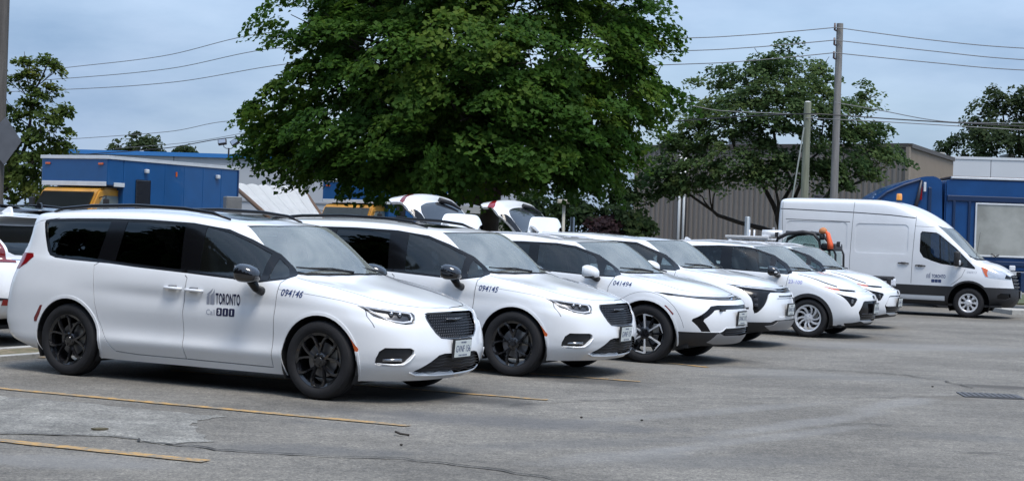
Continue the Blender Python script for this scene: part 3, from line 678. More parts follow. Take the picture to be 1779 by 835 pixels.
    for rr_ in range(10):
        z0 = .600 + rr_ * .025
        for c_ in range(-26, 26):
            y0 = c_ * .034 + (rr_ % 2) * .017
            for y1, z1 in ((y0 + .017, z0 + .0125), (y0 + .017, z0 - .0125)):
                lim = .40 if z0 > .68 else .40 - (.68 - z0) * 1.15
                if abs(y0) > lim or abs(y1) > lim or z1 > .836: continue
                tube(bm, [(sk.front(y0, z0) - .012, y0, z0), (sk.front(y1, z1) - .012, y1, z1)], .0035, 3, False)
    tag(bm_obj('grille_mesh', bm, mat('grille_bar', (.035, .035, .04), .3, .3), root), kind='stuff')
    fascia_strip(root, sk, 'grille_frame', [(0, .588), (.16, .592), (.31, .606), (.375, .652), (.423, .715), (.444, .79), (.438, .826)], .007, mat('dark_chrome', (.20, .20, .21), .18, .9), .0, 6)
    for sd in (1, -1):
        bm = NB(); tube(bm, [(sk.front(y, z) + .002, sd * y, z) for y, z in ((0, .765), (.03, .768), (.09, .772), (.15, .772))], [.012, .010, .009, .003], 8); bm_obj('wing_badge', bm, mat('badge_dark', (.16, .16, .17), .25, .8), root, True)
    bm = NB()
    for k in range(6):
        z0 = .285 + k * .03
        lim = .56 - max(0, z0 - .30) * 1.15
        ys = [lim * (q / 8 - 1) for q in range(17)]
        tube(bm, [(sk.front(y, z0) - .012, y, z0 + .006 * math.sin(q * 1.9)) for q, y in enumerate(ys)], .0035, 4, False)
    tag(bm_obj('intake_mesh', bm, mat('grille_bar', (.035, .035, .04), .3, .3), root), kind='stuff')
    fascia_strip(root, sk, 'bumper_lip', [(0, .245), (.3, .25), (.56, .262), (.64, .29)], .012, paint, -.002, 6)
    plate(root, sk.front(0, .48) + .02, 0, .495, plate_txt)
    mirror(root, -.72, .93, 1.145, MIRB, 1.05); handle(root, sk, -1.47, .945); handle(root, sk, -1.73, .955)
    wiper(root, [((-.20, .42, 1.165), (-.33, -.28, 1.225)), ((-.17, -.16, 1.17), (-.42, -.68, 1.205))])
    rail(root, [(-3.62, .66, 1.665), (-3.5, .655, 1.70), (-3.1, .66, 1.735), (-2.5, .665, 1.752), (-1.9, .65, 1.735), (-1.55, .63, 1.70), (-1.35, .60, 1.64)], [.012, .018, .02, .02, .02, .018, .010], BLACKG)
    seats(root, (-1.35, -2.35), .40, .72, SEATM); seats(root, (-3.2,), .38, .78, SEATM); steering(root, -.75, .42, 1.02)
    bm = NB(); box(bm, (-.50, 0, .98), (.55, 1.40, .16), bev=.05); bm_obj('dashboard', bm, DASH, root, True, 40)
    bm = NB(); box(bm, (-.42, -.15, 1.066), (.24, .32, .006)); bm_obj('dash_paper', bm, PLATEW, root)
    bm = NB(); box(bm, (-.93, 0, 1.49), (.05, .24, .07), bev=.02); bm_obj('inner_mirror', bm, BLACKP, root, True)
    bm = NB(); box(bm, (-.985, -.40, 1.497), (.05, .07, .004), Matrix.Identity(4)); bm_obj('screen_sticker', bm, mat('sticker', (.45, .62, .66), .5), root)
    # lettering
    if number: 
        side_text(root, sk, 'fleet_number', number, -.455, .945, .088, INKN, -.045, shear=.22, xs=.88, bold=.0018, spacing=1.06)
    if logo: civic_logo(root, sk, -1.315, .765, 1.0, -.0)
    return sk
# ------------------------------------------------------------------ crossovers
def suv_skin(n, t, w, wb, zs, zh, zb, zc, zt, ze, zr, gb, dx=0.0, nose_z=.56, sweep=(.50, .20, .045), ztail=1.08, lip=0.0, bust=0.0):
    """n nose, t tail, w half width, wb wheelbase, zs sill, zh bonnet front, zb belt, zc screen base, zt screen top, ze side-glass top, zr roof, gb rear-glass base"""
    k = w / .985; mid = [-wb, -wb * .74, -wb * .48, -.58, 0]; R = []
    def sw(d, s=1): return tuple(a * s for a in sweep)
    R.append(ring(t + .20, n - .10 - lip, .91 * w, {0: .38, 3: .32, 4: zs + .03, 5: zs, 8: zs, 12: zs + .03}, mid, fr=sw(0)))
    R.append(ring(t + .08, n - .02 - lip, .965 * w, {0: .46, 4: zs + .13, 8: zs + .12, 12: zs + .15}, mid, fr=sw(0)))
    R.append(ring(t, n, w, {0: .62, 4: .55, 8: .53, 12: nose_z}, mid, fr=sw(0), wy=[w, w * .985, w * .98, w * .985, w]))
    R.append(ring(t + .02, n - .025, 1.002 * w, {0: .80, 4: .76, 8: .73, 10: .72, 12: .73}, mid, fr=sw(0)))
    R.append(ring(t + .08 - bust * .6, n - .085, .985 * w, {0: .98, 4: .97, 6: .94, 7: .93, 8: .92, 9: (zh + .92) / 2 - .03, 10: zh - .04, 12: zh - .05}, mid[:4] + [-.02], fr=sw(0, 1.0), yf=(.93, .72, .44)))
    R.append(ring(t + .14 - bust, n - .21, .965 * w, {0: ztail, 3: ztail + .03, 4: zb + .02, 6: zb - .005, 7: zb - .02, 8: zb - .06, 9: zh + .06, 10: zh + .025, 12: zh + .015}, mid[:4] + [-.08], fr=(.46, .17, .04), yf=(.85, .66, .39), wy=[.965 * w, .972 * w, .97 * w, .945 * w, .905 * w]))
    R.append(ring(gb - .02 - bust * .75, n - .56, .935 * w, {0: ztail + .07, 3: ztail + .09, 4: zb + .07, 6: zb + .04, 7: zb + .02, 8: zb - .01, 9: zc - .06, 10: zc - .09, 12: zc - .10}, mid[:3] + [-.62, -.22], fr=(.37, .17, .04), yr=(.50, .81, .95), yf=(.76, .56, .33), wy=[.94 * w, .95 * w, .945 * w, .90 * w, .82 * w]))
    R.append([[gb + .02, gb + .05, gb + .12, gb + .36, -wb, -.74 * wb, -.5 * wb, -.80 + dx, -.51 + dx, -.36 + dx, -.25 + dx, -.17 + dx, -.14 + dx], [0, .46 * k, .73 * k, .86 * k, .895 * k, .91 * k, .905 * k, .845 * k, .76 * k, .66 * k, .48 * k, .27 * k, 0],
              list(np.interp(range(13), [0, 4, 6, 7, 8, 9, 12], [ztail + .17, zb + .14, zb + .12, zc + .05, zc + .018, zc, zc]))])
    zm = (zb + ze) / 2 + .05
    R.append([[gb + .26, gb + .28, gb + .34, gb + .50, -wb + .03, -.74 * wb, -.52 * wb, -1.07 + dx, -.83 + dx, -.68 + dx, -.54 + dx, -.44 + dx, -.40 + dx], [0, .43 * k, .68 * k, .80 * k, .84 * k, .855 * k, .845 * k, .77 * k, .685 * k, .59 * k, .43 * k, .245 * k, 0],
              list(np.interp(range(13), [0, 4, 6, 7, 8, 9, 12], [zm - .01, zm, zm, (zc + zt) / 2 + .02, (zc + zt) / 2, (zc + zt) / 2 - .01, (zc + zt) / 2]))])
    R.append([[gb + .47, gb + .49, gb + .53, gb + .64, -wb + .08, -.75 * wb, -.57 * wb, -1.36 + dx, -1.15 + dx, -1.0 + dx, -.84 + dx, -.72 + dx, -.68 + dx], [0, .41 * k, .64 * k, .735 * k, .77 * k, .785 * k, .775 * k, .715 * k, .64 * k, .55 * k, .40 * k, .225 * k, 0],
              list(np.interp(range(13), [0, 3, 4, 5, 6, 7, 8, 9, 12], [ze - .03, ze - .02, ze - .005, ze + .005, ze, zt + .005, zt - .01, zt - .012, zt + .005]))])
    R.append([[gb + .20, gb + .21, gb + .26, gb + .55, -wb + .08, -.76 * wb, -.62 * wb, -1.52 + dx, -1.31 + dx, -1.16 + dx, -.98 + dx, -.86 + dx, -.82 + dx], [0, .38 * k, .57 * k, .645 * k, .66 * k, .665 * k, .655 * k, .615 * k, .555 * k, .475 * k, .35 * k, .195 * k, 0],
              list(np.interp(range(13), [0, 3, 4, 5, 6, 7, 8, 9, 12], [zr - .07, zr - .045, zr - .02, zr - .015, zr - .03, zt + .06, zt + .045, zt + .04, zt + .045]))])
    R.append([[gb + .44, gb + .45, gb + .50, gb + .64, -wb + .12, -.78 * wb, -.66 * wb, -1.72 + dx, -1.53 + dx, -1.4 + dx, -1.25 + dx, -1.13 + dx, -1.08 + dx], [0, .25 * k, .33 * k, .37 * k, .38 * k, .38 * k, .37 * k, .345 * k, .315 * k, .275 * k, .2 * k, .1 * k, 0],
              list(np.interp(range(13), [0, 3, 4, 5, 6, 7, 8, 9, 12], [zr - .045, zr - .02, zr, zr + .005, zr - .008, zt + .09, zt + .08, zt + .07, zt + .07]))])
    R.append([[gb + .62, gb + .64, gb + .68, gb + .80, -wb + .2, -.80 * wb, -.70 * wb, -1.9 + dx, -1.72 + dx, -1.6 + dx, -1.5 + dx, -1.42 + dx, -1.38 + dx], [0] * 13,
              list(np.interp(range(13), [0, 3, 4, 5, 6, 7, 8, 9, 12], [zr - .02, zr, zr + .01, zr + .013, zr + .003, zt + .105, zt + .095, zt + .088, zt + .083]))])
    return Skin(R)
GATE_UV = [(0, 3.25), (1.75, 3.25), (2.05, 3.6), (2.15, 4.5), (2.3, 5.6), (2.45, 7.0), (2.4, 8.3), (2.35, 9.4), (2.35, 10.3), (2.0, 11.0), (1.5, 11.1), (0, 11.12)]
RGLASS_UV = [(0, 6.75), (.8, 6.8), (1.4, 7.0), (1.72, 7.4), (1.8, 7.9), (1.75, 8.7), (1.6, 9.0), (0, 9.0)]
GPIL_UV = [(1.82, 7.5), (2.3, 6.2), (2.44, 7.0), (2.4, 8.3), (2.36, 9.3), (1.95, 9.3), (1.82, 8.7)]
def gate_wiper(root, sk):
    P = lambda u, v, o: sk.gate_tf((lambda q, n: q[0] + n[0] * o)(*sk.P(np.array([u]), np.array([v]), True)))
    bm = NB(); tube(bm, [P(.02, 6.72, .035), P(.5, 6.95, .05), P(1.2, 7.25, .03)], [.045, .030, .014], 6); bm_obj('rear_wiper', bm, BLACKP, root, True)
def suv_common(dx, k, paint, ws_k=1.0, wsc=WS):
    """screen, cowl and bonnet outlines shared by the crossovers"""
    X = lambda p: [(a + dx, b * k) for a, b in p]
    return [Reg('cowl', 'top', X([(-.115, 0), (-.15, .29), (-.23, .51), (-.35, .69), (-.45, .75), (-.56, .72), (-.42, .64), (-.31, .48), (-.225, .27), (-.19, 0)]), BLACKP, -.012, 0, center=True),
            Reg('windscreen', 'top', X([(-.17, 0), (-.205, .27), (-.295, .48), (-.405, .64), (-.55, .725), (-.84, .672), (-1.15, .588), (-.93, .385), (-.81, .21), (-.765, 0)]), wsc, -.004, 0, center=True),
            Reg('windscreen_band', 'top', X([(-.765, 0), (-.81, .21), (-.93, .385), (-1.15, .588), (-1.18, .588), (-.965, .385), (-.84, .21), (-.795, 0)]), BLACKG, -.002, .01, center=True)]
def fit_out(root, dx, zc, seat=SEATM, z=.70, paper=False, xs=(-1.35, -2.3)):
    seats(root, xs, .37, z, seat); steering(root, -.72 + dx, .40, zc - .11)
    bm = NB(); box(bm, (-.50 + dx, 0, zc - .15), (.5, 1.3, .15), bev=.05); bm_obj('dashboard', bm, DASH, root, True, 40)
    bm = NB(); box(bm, (-.96 + dx, 0, zc + .33), (.05, .24, .07), bev=.02); bm_obj('inner_mirror', bm, BLACKP, root, True)
    wiper(root, [((-.22 + dx, .40, zc + .025), (-.36 + dx, -.28, zc + .09)), ((-.20 + dx, -.14, zc + .03), (-.44 + dx, -.62, zc + .07))], .5)
def bowtie(root, sk, z, s=1.0, y=0.0, m=None):
    sh = [(-.085, -.012), (-.075, .018), (-.032, .018), (-.032, .034), (.032, .034), (.032, .018), (.085, .018), (.075, -.012), (.032, -.012), (.032, -.028), (-.032, -.028), (-.032, -.012)]
    bm = NB(); prism(bm, [(a * s + y, b * s + z) for a, b in sh], sk.front(y, z) - .005, sk.front(y, z) + .016, 'x'); bm_obj('bowtie_badge', bm, m or CHROME, root)

def crossover_a(root):
    """rounded electric crossover: thin lamp line, hexagonal nose, open tailgate"""
    wb = 2.954; k = .955 / .985; dx = -.02
    sk = suv_skin(.985, -3.87, .955, wb, .235, .875, 1.10, 1.135, 1.50, 1.50, 1.625, -3.66, dx, .56, bust=.085)
    trim = [(-.42, 1.115), (-.47, 1.085), (-.75, 1.088), (-1.34, 1.12), (-2.2, 1.15), (-2.8, 1.19), (-3.1, 1.25), (-3.36, 1.36), (-3.30, 1.42), (-2.9, 1.475), (-2.4, 1.505), (-1.9, 1.512), (-1.4, 1.505), (-1.15, 1.475), (-.82, 1.365), (-.52, 1.19)]
    A = .425
    bl = [(.43, .44), (.70, .44), (1.2, .44), (1.2, .1), (.30, .1), (.43, .30)]
    R = [Reg('bumper_lower', 'front', [(0, .40), (.50, .40), (.62, .415), (.80, .43), (.93, .43), (.95, .30), (.88, .1), (0, .1)], BLACKP, .002, .02, center=True),
         Reg('bumper_side', 'side', [(.36, .432), (.99, .43), (.99, .1), (.30, .1)], BLACKP, .002, .02),
         Reg('sill_cladding', 'side', [(-.43, .36), (-1.5, .34), (-2.55, .36), (-2.55, .1), (-.43, .1)], BLACKP, .004, .02),
         Reg('front_door', 'side', [(-.50, 1.08), (-.53, .9), (-.535, .40), (-1.62, .40), (-1.66, .8), (-1.62, 1.09), (-1.66, 1.49), (-1.4, 1.49), (-1.15, 1.46), (-.82, 1.35), (-.52, 1.18), (-.44, 1.11)], PAINT),
         Reg('rear_door', 'side', [(-1.625, .40), (-1.665, .8), (-1.625, 1.09), (-1.67, 1.495), (-2.4, 1.495), (-2.62, 1.18), (-2.64, .95), (-2.5, .72), (-2.42, .45), (-2.35, .40)], PAINT),
         Reg('gap#1', 'side', ribbon([(-.46, 1.09), (-.53, .95), (-.535, .40), (-1.62, .40), (-1.665, .8), (-1.625, 1.10)], .009), SEAMG, -.008, 0),
         Reg('gap#2', 'side', ribbon([(-2.62, 1.18), (-2.64, .95), (-2.5, .72), (-2.42, .45), (-2.35, .40), (-1.62, .40)], .009), SEAMG, -.008, 0),
         Reg('flare_line', 'side', ribbon(arc(0, .39, .53, 10, 170, 20), .005), SEAMG, -.003, 0),
         Reg('hood', 'top', [(.83, 0), (.81, .2), (.76, .4), (.60, .58), (.36, .70), (.05, .765), (-.25, .79), (-.43, .75), (-.36, .66), (-.25, .49), (-.175, .28), (-.135, 0)], PAINT, .002, .02, center=True),
         Reg('gap#4', 'top', ribbon([(.79, 0.0), (.77, .2), (.715, .4), (.57, .575), (.36, .70), (.05, .765), (-.25, .79), (-.42, .77)], .008), SEAMG, -.008, 0), *suv_common(dx, k, PAINT),
         Reg('window_trim', 'side', trim, BLACKG, -.002, .012),
         Reg('front_window', 'side', [(-1.60, 1.15), (-.72, 1.112), (-.70, 1.13), (-.86, 1.35), (-1.15, 1.45), (-1.40, 1.478), (-1.63, 1.482)], SIDEG, -.006, 0),
         Reg('vent_window', 'side', [(-.64, 1.11), (-.50, 1.108), (-.47, 1.12), (-.60, 1.22), (-.68, 1.255)], SIDEG, -.006, 0),
         Reg('rear_window', 'side', [(-2.52, 1.20), (-1.74, 1.155), (-1.77, 1.482), (-2.36, 1.478), (-2.5, 1.46)], PRIV, -.006, 0),
         Reg('quarter_window', 'side', [(-2.60, 1.205), (-2.8, 1.215), (-3.08, 1.27), (-3.28, 1.36), (-3.2, 1.41), (-2.9, 1.45), (-2.6, 1.47)], PRIV, -.006, 0),
         Reg('lamp_line', 'front', [(0, .872), (.45, .880), (.70, .888), (.925, .925), (.90, .885), (.70, .853), (.45, .838), (0, .832)], BLACKG, -.010, 0, center=True),
         Reg('hex_frame', 'front', [(0, .772), (.56, .778), (.66, .765), (.86, .600), (.865, .575), (.775, .435), (.68, .435), (.775, .575), (.765, .60), (.62, .715), (.54, .722), (.50, .70), (.42, .70), (.40, .722), (0, .722)], BLACKG, -.012, 0, center=True),
         Reg('nose_panel', 'front', [(0, .722), (.40, .722), (.42, .70), (.50, .70), (.54, .722), (.62, .715), (.765, .60), (.775, .575), (.68, .435), (.56, .432), (.50, .45), (.44, .49), (0, .49)], PAINT, -.006, .015, center=True),
         Reg('air_intake', 'front', [(0, .478), (.44, .478), (.50, .44), (.60, .405), (.50, .385), (0, .375)], BLACKP, -.025, 0, center=True),
         Reg('skid_plate', 'front', [(0, .372), (.44, .382), (.52, .41), (.585, .41), (.66, .30), (.55, .275), (0, .262)], SKID, .006, .02, center=True),
         Reg('side_marker#f', 'side', [(.262, .755), (.285, .76), (.395, .66), (.385, .638)], DKRED, .003, .006),
         Reg('tailgate', 'uv', GATE_UV, PAINT, 0, .05, center=True, gate=True, back=.06),
         Reg('tailgate_pillar', 'uv', GPIL_UV, BLACKG, .002, .05, gate=True),
         Reg('tailgate_window', 'uv', RGLASS_UV, mat('hatch_glass', (.03, .034, .04), .06, 0, .5), .002, .01, center=True, gate=True),
         Reg('taillight', 'uv', [(.9, 4.55), (2.1, 4.45), (2.18, 4.9), (2.0, 5.05), (.9, 4.85)], DKRED, .004, .02, gate=True),
         Reg('arch_lip#f', 'side', grow(arc(0, .385, A, -38, 218, 28), .03), PAINT, .006, .008), Reg('arch_lip#r', 'side', grow(arc(-wb, .385, A, -38, 218, 28), .03), PAINT, .006, .008),
         Reg('arch', 'side', arc(0, .385, A, -38, 218, 28), PAINT, hole=True), Reg('arch2', 'side', arc(-wb, .385, A, -38, 218, 28), PAINT, hole=True)]
    build_skin(root, sk, R, PAINT, ((-3.17, 1.615), rad(-78)))
    for cx in (0, -wb): lip_liner(root, cx, A + .01, .385, .94, .45)
    floor_pan(root, -3.5, .55, .77, .28); place_wheels(root, (0, -wb), .378, .268, .25, 'six', .95)
    for sd in (1, -1):
        fascia = [(sk.front(y, z) - .001, sd * y, z) for y, z in dense([(.12, .853), (.45, .860), (.70, .872), (.86, .898)], .05, False)]
        bm = NB(); tube(bm, fascia, .005, 5); bm_obj('light_guide', bm, mat('lamp_guide_off', (.30, .31, .33), .3), root, True)
        bm = NB(); box(bm, (sk.front(.50, .69) - .012, sd * .50, .715), (.03, .12, .03), bev=.006); bm_obj('lamp_unit', bm, BLACKG, root)
    bowtie(root, sk, .850, .8); plate(root, sk.front(.12, .6) + .025, .0, .60, 'GWAC 012')
    bm = NB()
    for z0 in (.40, .43, .455): tube(bm, [(sk.front(y, z0) - .015, y, z0) for y in np.linspace(-.42, .42, 13)], .006, 4)
    tag(bm_obj('intake_slats', bm, mat('grille_bar', (.035, .035, .04), .3, .3), root), kind='stuff')
    mirror(root, -.73, .90, 1.15, PAINT, 1.0, BLACKP, .5); handle(root, sk, -1.48, .94); handle(root, sk, -2.45, .98)
    rail(root, [(-3.2, .60, 1.56), (-2.9, .63, 1.60), (-2.2, .645, 1.618), (-1.6, .63, 1.60), (-1.35, .61, 1.56)], [.012, .016, .016, .015, .008], SILVER)
    gate_wiper(root, sk); fit_out(root, dx, 1.135, SEATM); seats(root, (-1.42,), .37, .72, SEATL, False, .30)
    side_text(root, sk, 'fleet_number', '041494', -.47, .985, .085, INKN, -.055, shear=.25, xs=.95, bold=.0010, spacing=1.08)
    return sk

def crossover_b(root):
    """angular electric crossover: tall black corner lamps, pale skid plate, open tailgate"""
    wb = 3.094; k = 1.0; dx = -.03
    sk = suv_skin(1.005, -3.88, .985, wb, .24, .92, 1.13, 1.165, 1.55, 1.545, 1.665, -3.66, dx, .56, (.47, .17, .035), bust=.085)
    trim = [(-.50, 1.155), (-.55, 1.125), (-.95, 1.14), (-1.6, 1.165), (-2.4, 1.20), (-2.9, 1.26), (-3.3, 1.40), (-3.0, 1.50), (-2.4, 1.55), (-1.7, 1.562), (-1.3, 1.548), (-.82, 1.37), (-.62, 1.24)]
    A = .435
    R = [Reg('bumper_lower', 'front', [(0, .43), (.50, .43), (.60, .40), (.97, .40), (.97, .30), (.9, .1), (0, .1)], BLACKP, .002, .02, center=True),
         Reg('bumper_side', 'side', [(.36, .40), (.99, .40), (.99, .1), (.30, .1)], BLACKP, .002, .02),
         Reg('sill_cladding', 'side', [(-.44, .36), (-2.65, .36), (-2.65, .1), (-.44, .1)], BLACKP, .004, .02),
         Reg('front_door', 'side', [(-.56, 1.12), (-.58, .9), (-.585, .40), (-1.70, .40), (-1.72, .8), (-1.69, 1.15), (-1.73, 1.545), (-1.3, 1.535), (-.82, 1.36), (-.62, 1.23), (-.52, 1.15)], PAINT),
         Reg('gap#1', 'side', ribbon([(-.54, 1.12), (-.58, .95), (-.585, .40), (-1.70, .40), (-1.72, .8), (-1.69, 1.16)], .009), SEAMG, -.008, 0),
         Reg('hood', 'top', [(.84, 0), (.825, .25), (.77, .5), (.60, .66), (.36, .74), (.05, .80), (-.25, .82), (-.44, .77), (-.37, .68), (-.26, .5), (-.185, .28), (-.145, 0)], PAINT, .002, .02, center=True),
         Reg('gap#4', 'top', ribbon([(.82, 0.0), (.80, .25), (.745, .49), (.57, .65), (.36, .74), (.05, .80), (-.25, .82), (-.42, .80)], .009), SEAMG, -.008, 0), *suv_common(dx, k, PAINT),
         Reg('window_trim', 'side', trim, BLACKG, -.002, .012),
         Reg('front_window', 'side', [(-1.66, 1.19), (-.90, 1.16), (-.88, 1.18), (-.94, 1.38), (-1.30, 1.515), (-1.69, 1.535)], SIDEG, -.006, 0),
         Reg('vent_window', 'side', [(-.82, 1.155), (-.60, 1.15), (-.62, 1.19), (-.84, 1.335)], SIDEG, -.006, 0),
         Reg('rear_window', 'side', [(-2.6, 1.24), (-1.8, 1.195), (-1.83, 1.535), (-2.5, 1.52)], PRIV, -.006, 0),
         Reg('quarter_window', 'side', [(-2.68, 1.245), (-2.9, 1.29), (-3.2, 1.40), (-3.0, 1.475), (-2.6, 1.515)], PRIV, -.006, 0),
         Reg('headlight', 'front', [(0, .905), (.30, .912), (.62, .930), (.80, .950), (.90, .965), (.875, .93), (.865, .76), (.875, .60), (.86, .53), (.83, .545), (.70, .70), (.60, .825), (.55, .848), (.30, .845), (0, .838)], BLACKG, -.016, 0, center=True),
         Reg('nose_slot', 'front', [(0, .80), (.34, .802), (.37, .79), (.33, .778), (0, .776)], BLACKG, -.012, 0, center=True),
         Reg('nose_panel', 'front', [(0, .765), (.42, .765), (.47, .72), (.43, .50), (.40, .475), (0, .475)], PAINT, -.012, .02, center=True),
         Reg('skid_plate', 'front', [(0, .42), (.42, .415), (.52, .36), (.68, .345), (.62, .315), (.5, .275), (0, .265)], SKID, .010, .02, center=True),
         Reg('tailgate', 'uv', GATE_UV, PAINT, 0, .05, center=True, gate=True, back=.06),
         Reg('tailgate_pillar', 'uv', GPIL_UV, BLACKG, .002, .05, gate=True),
         Reg('tailgate_window', 'uv', RGLASS_UV, mat('hatch_glass', (.03, .034, .04), .06, 0, .5), .002, .01, center=True, gate=True),
         Reg('taillight', 'uv', [(1.2, 4.2), (2.12, 4.1), (2.2, 5.0), (1.9, 5.1), (1.2, 4.6)], REDL, .004, .02, gate=True),
         Reg('arch_lip#f', 'side', grow(arc(0, .39, A, -38, 218, 28), .03), PAINT, .006, .008), Reg('arch_lip#r', 'side', grow(arc(-wb, .39, A, -38, 218, 28), .03), PAINT, .006, .008),
         Reg('arch', 'side', arc(0, .39, A, -38, 218, 28), PAINT, hole=True), Reg('arch2', 'side', arc(-wb, .39, A, -38, 218, 28), PAINT, hole=True)]
    build_skin(root, sk, R, PAINT, ((-3.17, 1.655), rad(-78)))
    for cx in (0, -wb): lip_liner(root, cx, A + .01, .39, .97, .45)
    floor_pan(root, -3.5, .6, .8, .28); place_wheels(root, (0, -wb), .385, .27, .26, 'six', .975)
    for sd in (1, -1):
        bm = NB(); tube(bm, [(sk.front(y, z) + .001, sd * y, z) for y, z in dense([(.34, .885), (.55, .898), (.75, .915), (.86, .935)], .05, False)], [.010] + [.013] * 99 if False else .012, 6); bm_obj('light_guide', bm, LEDW, root, True)
        for z0 in (.66, .74, .81):
            bm = NB(); y0 = .79 - (.81 - z0) * -.2; box(bm, (sk.front(y0, z0) - .03, sd * y0, z0), (.05, .07, .045), bev=.008); bm_obj('lamp_unit', bm, mat('lamp_dark', (.09, .09, .10), .15, .5), root)
    bowtie(root, sk, .872, 1.05, 0, mat('badge_dark', (.16, .16, .17), .25, .8)); plate(root, sk.front(.0, .56) + .035, 0, .585, 'GWAE 218')
    mirror(root, -.86, .93, 1.19, PAINT, 1.0, BLACKP, .5); handle(root, sk, -1.55, .96)
    gate_wiper(root, sk); fit_out(root, dx, 1.165)
    return sk

def hatch_ev(root, number=None, dark_nose=True, rails=True, seat=SEATM):
    """small tall electric hatchback: slim lamps, black wheel-arch trim"""
    wb = 2.675; w = .885; k = w / .985; dx = 0.01
    sk = suv_skin(.945, -3.36, w, wb, .215, .815, 1.085, 1.125, 1.515, 1.525, 1.61, -3.18, dx, .50, (.46, .20, .055))
    trim = [(-.36, 1.10), (-.40, 1.07), (-.75, 1.085), (-1.6, 1.12), (-2.2, 1.16), (-2.6, 1.22), (-2.85, 1.34), (-2.7, 1.44), (-2.2, 1.515), (-1.7, 1.54), (-1.3, 1.538), (-1.1, 1.51), (-.76, 1.40), (-.52, 1.255)]
    A = .365
    R = [Reg('bumper_lower', 'front', [(0, .275), (.30, .275), (.46, .31), (.60, .285), (.80, .265), (.86, .25), (.86, .1), (0, .1)], BLACKP, .004, .02, center=True),
         Reg('sill_cladding', 'side', [(-.40, .34), (-1.4, .32), (-2.3, .34), (-2.3, .1), (-.40, .1)], BLACKP, .004, .02),
         Reg('front_door', 'side', [(-.385, 1.07), (-.41, .85), (-.415, .37), (-1.55, .37), (-1.58, .8), (-1.545, 1.10), (-1.56, 1.53), (-1.3, 1.525), (-1.1, 1.50), (-.76, 1.39), (-.52, 1.25), (-.38, 1.10)], PAINT),
         Reg('rear_door', 'side', [(-1.555, .37), (-1.585, .8), (-1.55, 1.10), (-1.565, 1.535), (-2.1, 1.515), (-2.45, 1.30), (-2.42, 1.0), (-2.3, .72), (-2.2, .45), (-2.15, .37)], PAINT),
         Reg('gap#1', 'side', ribbon([(-.38, 1.08), (-.41, .85), (-.415, .37), (-1.55, .37), (-1.585, .8), (-1.55, 1.11)], .009), SEAMG, -.008, 0),
         Reg('gap#2', 'side', ribbon([(-2.40, 1.17), (-2.42, 1.0), (-2.3, .72), (-2.2, .45), (-2.15, .37), (-1.55, .37)], .009), SEAMG, -.008, 0),
         Reg('hood', 'top', [(.80, 0), (.77, .25), (.68, .45), (.45, .575), (.2, .65), (-.1, .70), (-.38, .68), (-.33, .60), (-.23, .45), (-.16, .25), (-.115, 0)], PAINT, .002, .02, center=True),
         Reg('gap#4', 'top', ribbon([(.77, 0.0), (.745, .22), (.66, .43), (.45, .57), (.2, .65), (.05, .675)], .007), SEAMG, -.006, 0),
         Reg('hood_edge', 'top', ribbon([(.42, .60), (.2, .668), (0.0, .712), (-.14, .735), (-.24, .738)], .018), BLACKG, .003, .004), *suv_common(dx, k, PAINT),
         Reg('window_trim', 'side', trim, BLACKG, -.002, .012),
         Reg('front_window', 'side', [(-1.44, 1.14), (-.76, 1.108), (-.74, 1.13), (-.80, 1.385), (-1.1, 1.485), (-1.3, 1.512), (-1.46, 1.515)], mat_clear, -.006, 0),
         Reg('vent_window', 'side', [(-.66, 1.10), (-.44, 1.095), (-.43, 1.12), (-.55, 1.22), (-.70, 1.315)], mat_clear, -.006, 0),
         Reg('rear_window', 'side', [(-2.28, 1.19), (-1.65, 1.15), (-1.66, 1.512), (-2.1, 1.495), (-2.33, 1.42)], mat_clear, -.006, 0),
         Reg('quarter_window', 'side', [(-2.40, 1.22), (-2.56, 1.245), (-2.74, 1.34), (-2.62, 1.41), (-2.42, 1.44)], PRIV, -.006, 0),
         Reg('headlight', 'front', [(.80, .895), (.74, .882), (.60, .858), (.42, .838), (.40, .828), (.43, .808), (.60, .812), (.76, .846), (.818, .880)], BLACKG, -.008, 0),
         Reg('turn_signal', 'front', [(.806, .897), (.74, .886), (.63, .868), (.65, .830), (.76, .850), (.818, .882)], AMBER, -.003, .004),
         Reg('nose_dimple', 'front', [(0, .755), (.06, .75), (.07, .72), (.03, .69), (0, .688)], BLACKP, -.008, 0, center=True),
         Reg('corner_lamp', 'front', [(.83, .80), (.78, .755), (.62, .715), (.60, .685), (.68, .575), (.72, .555), (.74, .60)], BLACKG, -.016, 0),
         Reg('grille', 'front', [(0, .665), (.43, .662), (.47, .645), (.585, .475), (.58, .445), (.50, .33), (.46, .315), (0, .31)], BLACKG if dark_nose else BLACKG, -.022, 0, center=True)]
    if not dark_nose: R.append(Reg('grille_cover', 'front', [(0, .645), (.42, .642), (.46, .625), (.555, .475), (.53, .455), (0, .455)], PAINT, -.012, .02, center=True))
    R += [Reg('arch_trim', 'side', grow(arc(0, .335, A, -40, 220, 28), .062), BLACKP, .005, .02), Reg('arch_trim#r', 'side', grow(arc(-wb, .335, A, -40, 220, 28), .062), BLACKP, .005, .02),
          Reg('arch', 'side', arc(0, .335, A, -40, 220, 28), PAINT, hole=True), Reg('arch2', 'side', arc(-wb, .335, A, -40, 220, 28), PAINT, hole=True)]
    build_skin(root, sk, R, PAINT)
    for cx in (0, -wb): lip_liner(root, cx, A + .01, .335, .875, .42)
    floor_pan(root, -3.1, .55, .7, .25); place_wheels(root, (0, -wb), .334, .232, .22, 'swirl', .882)
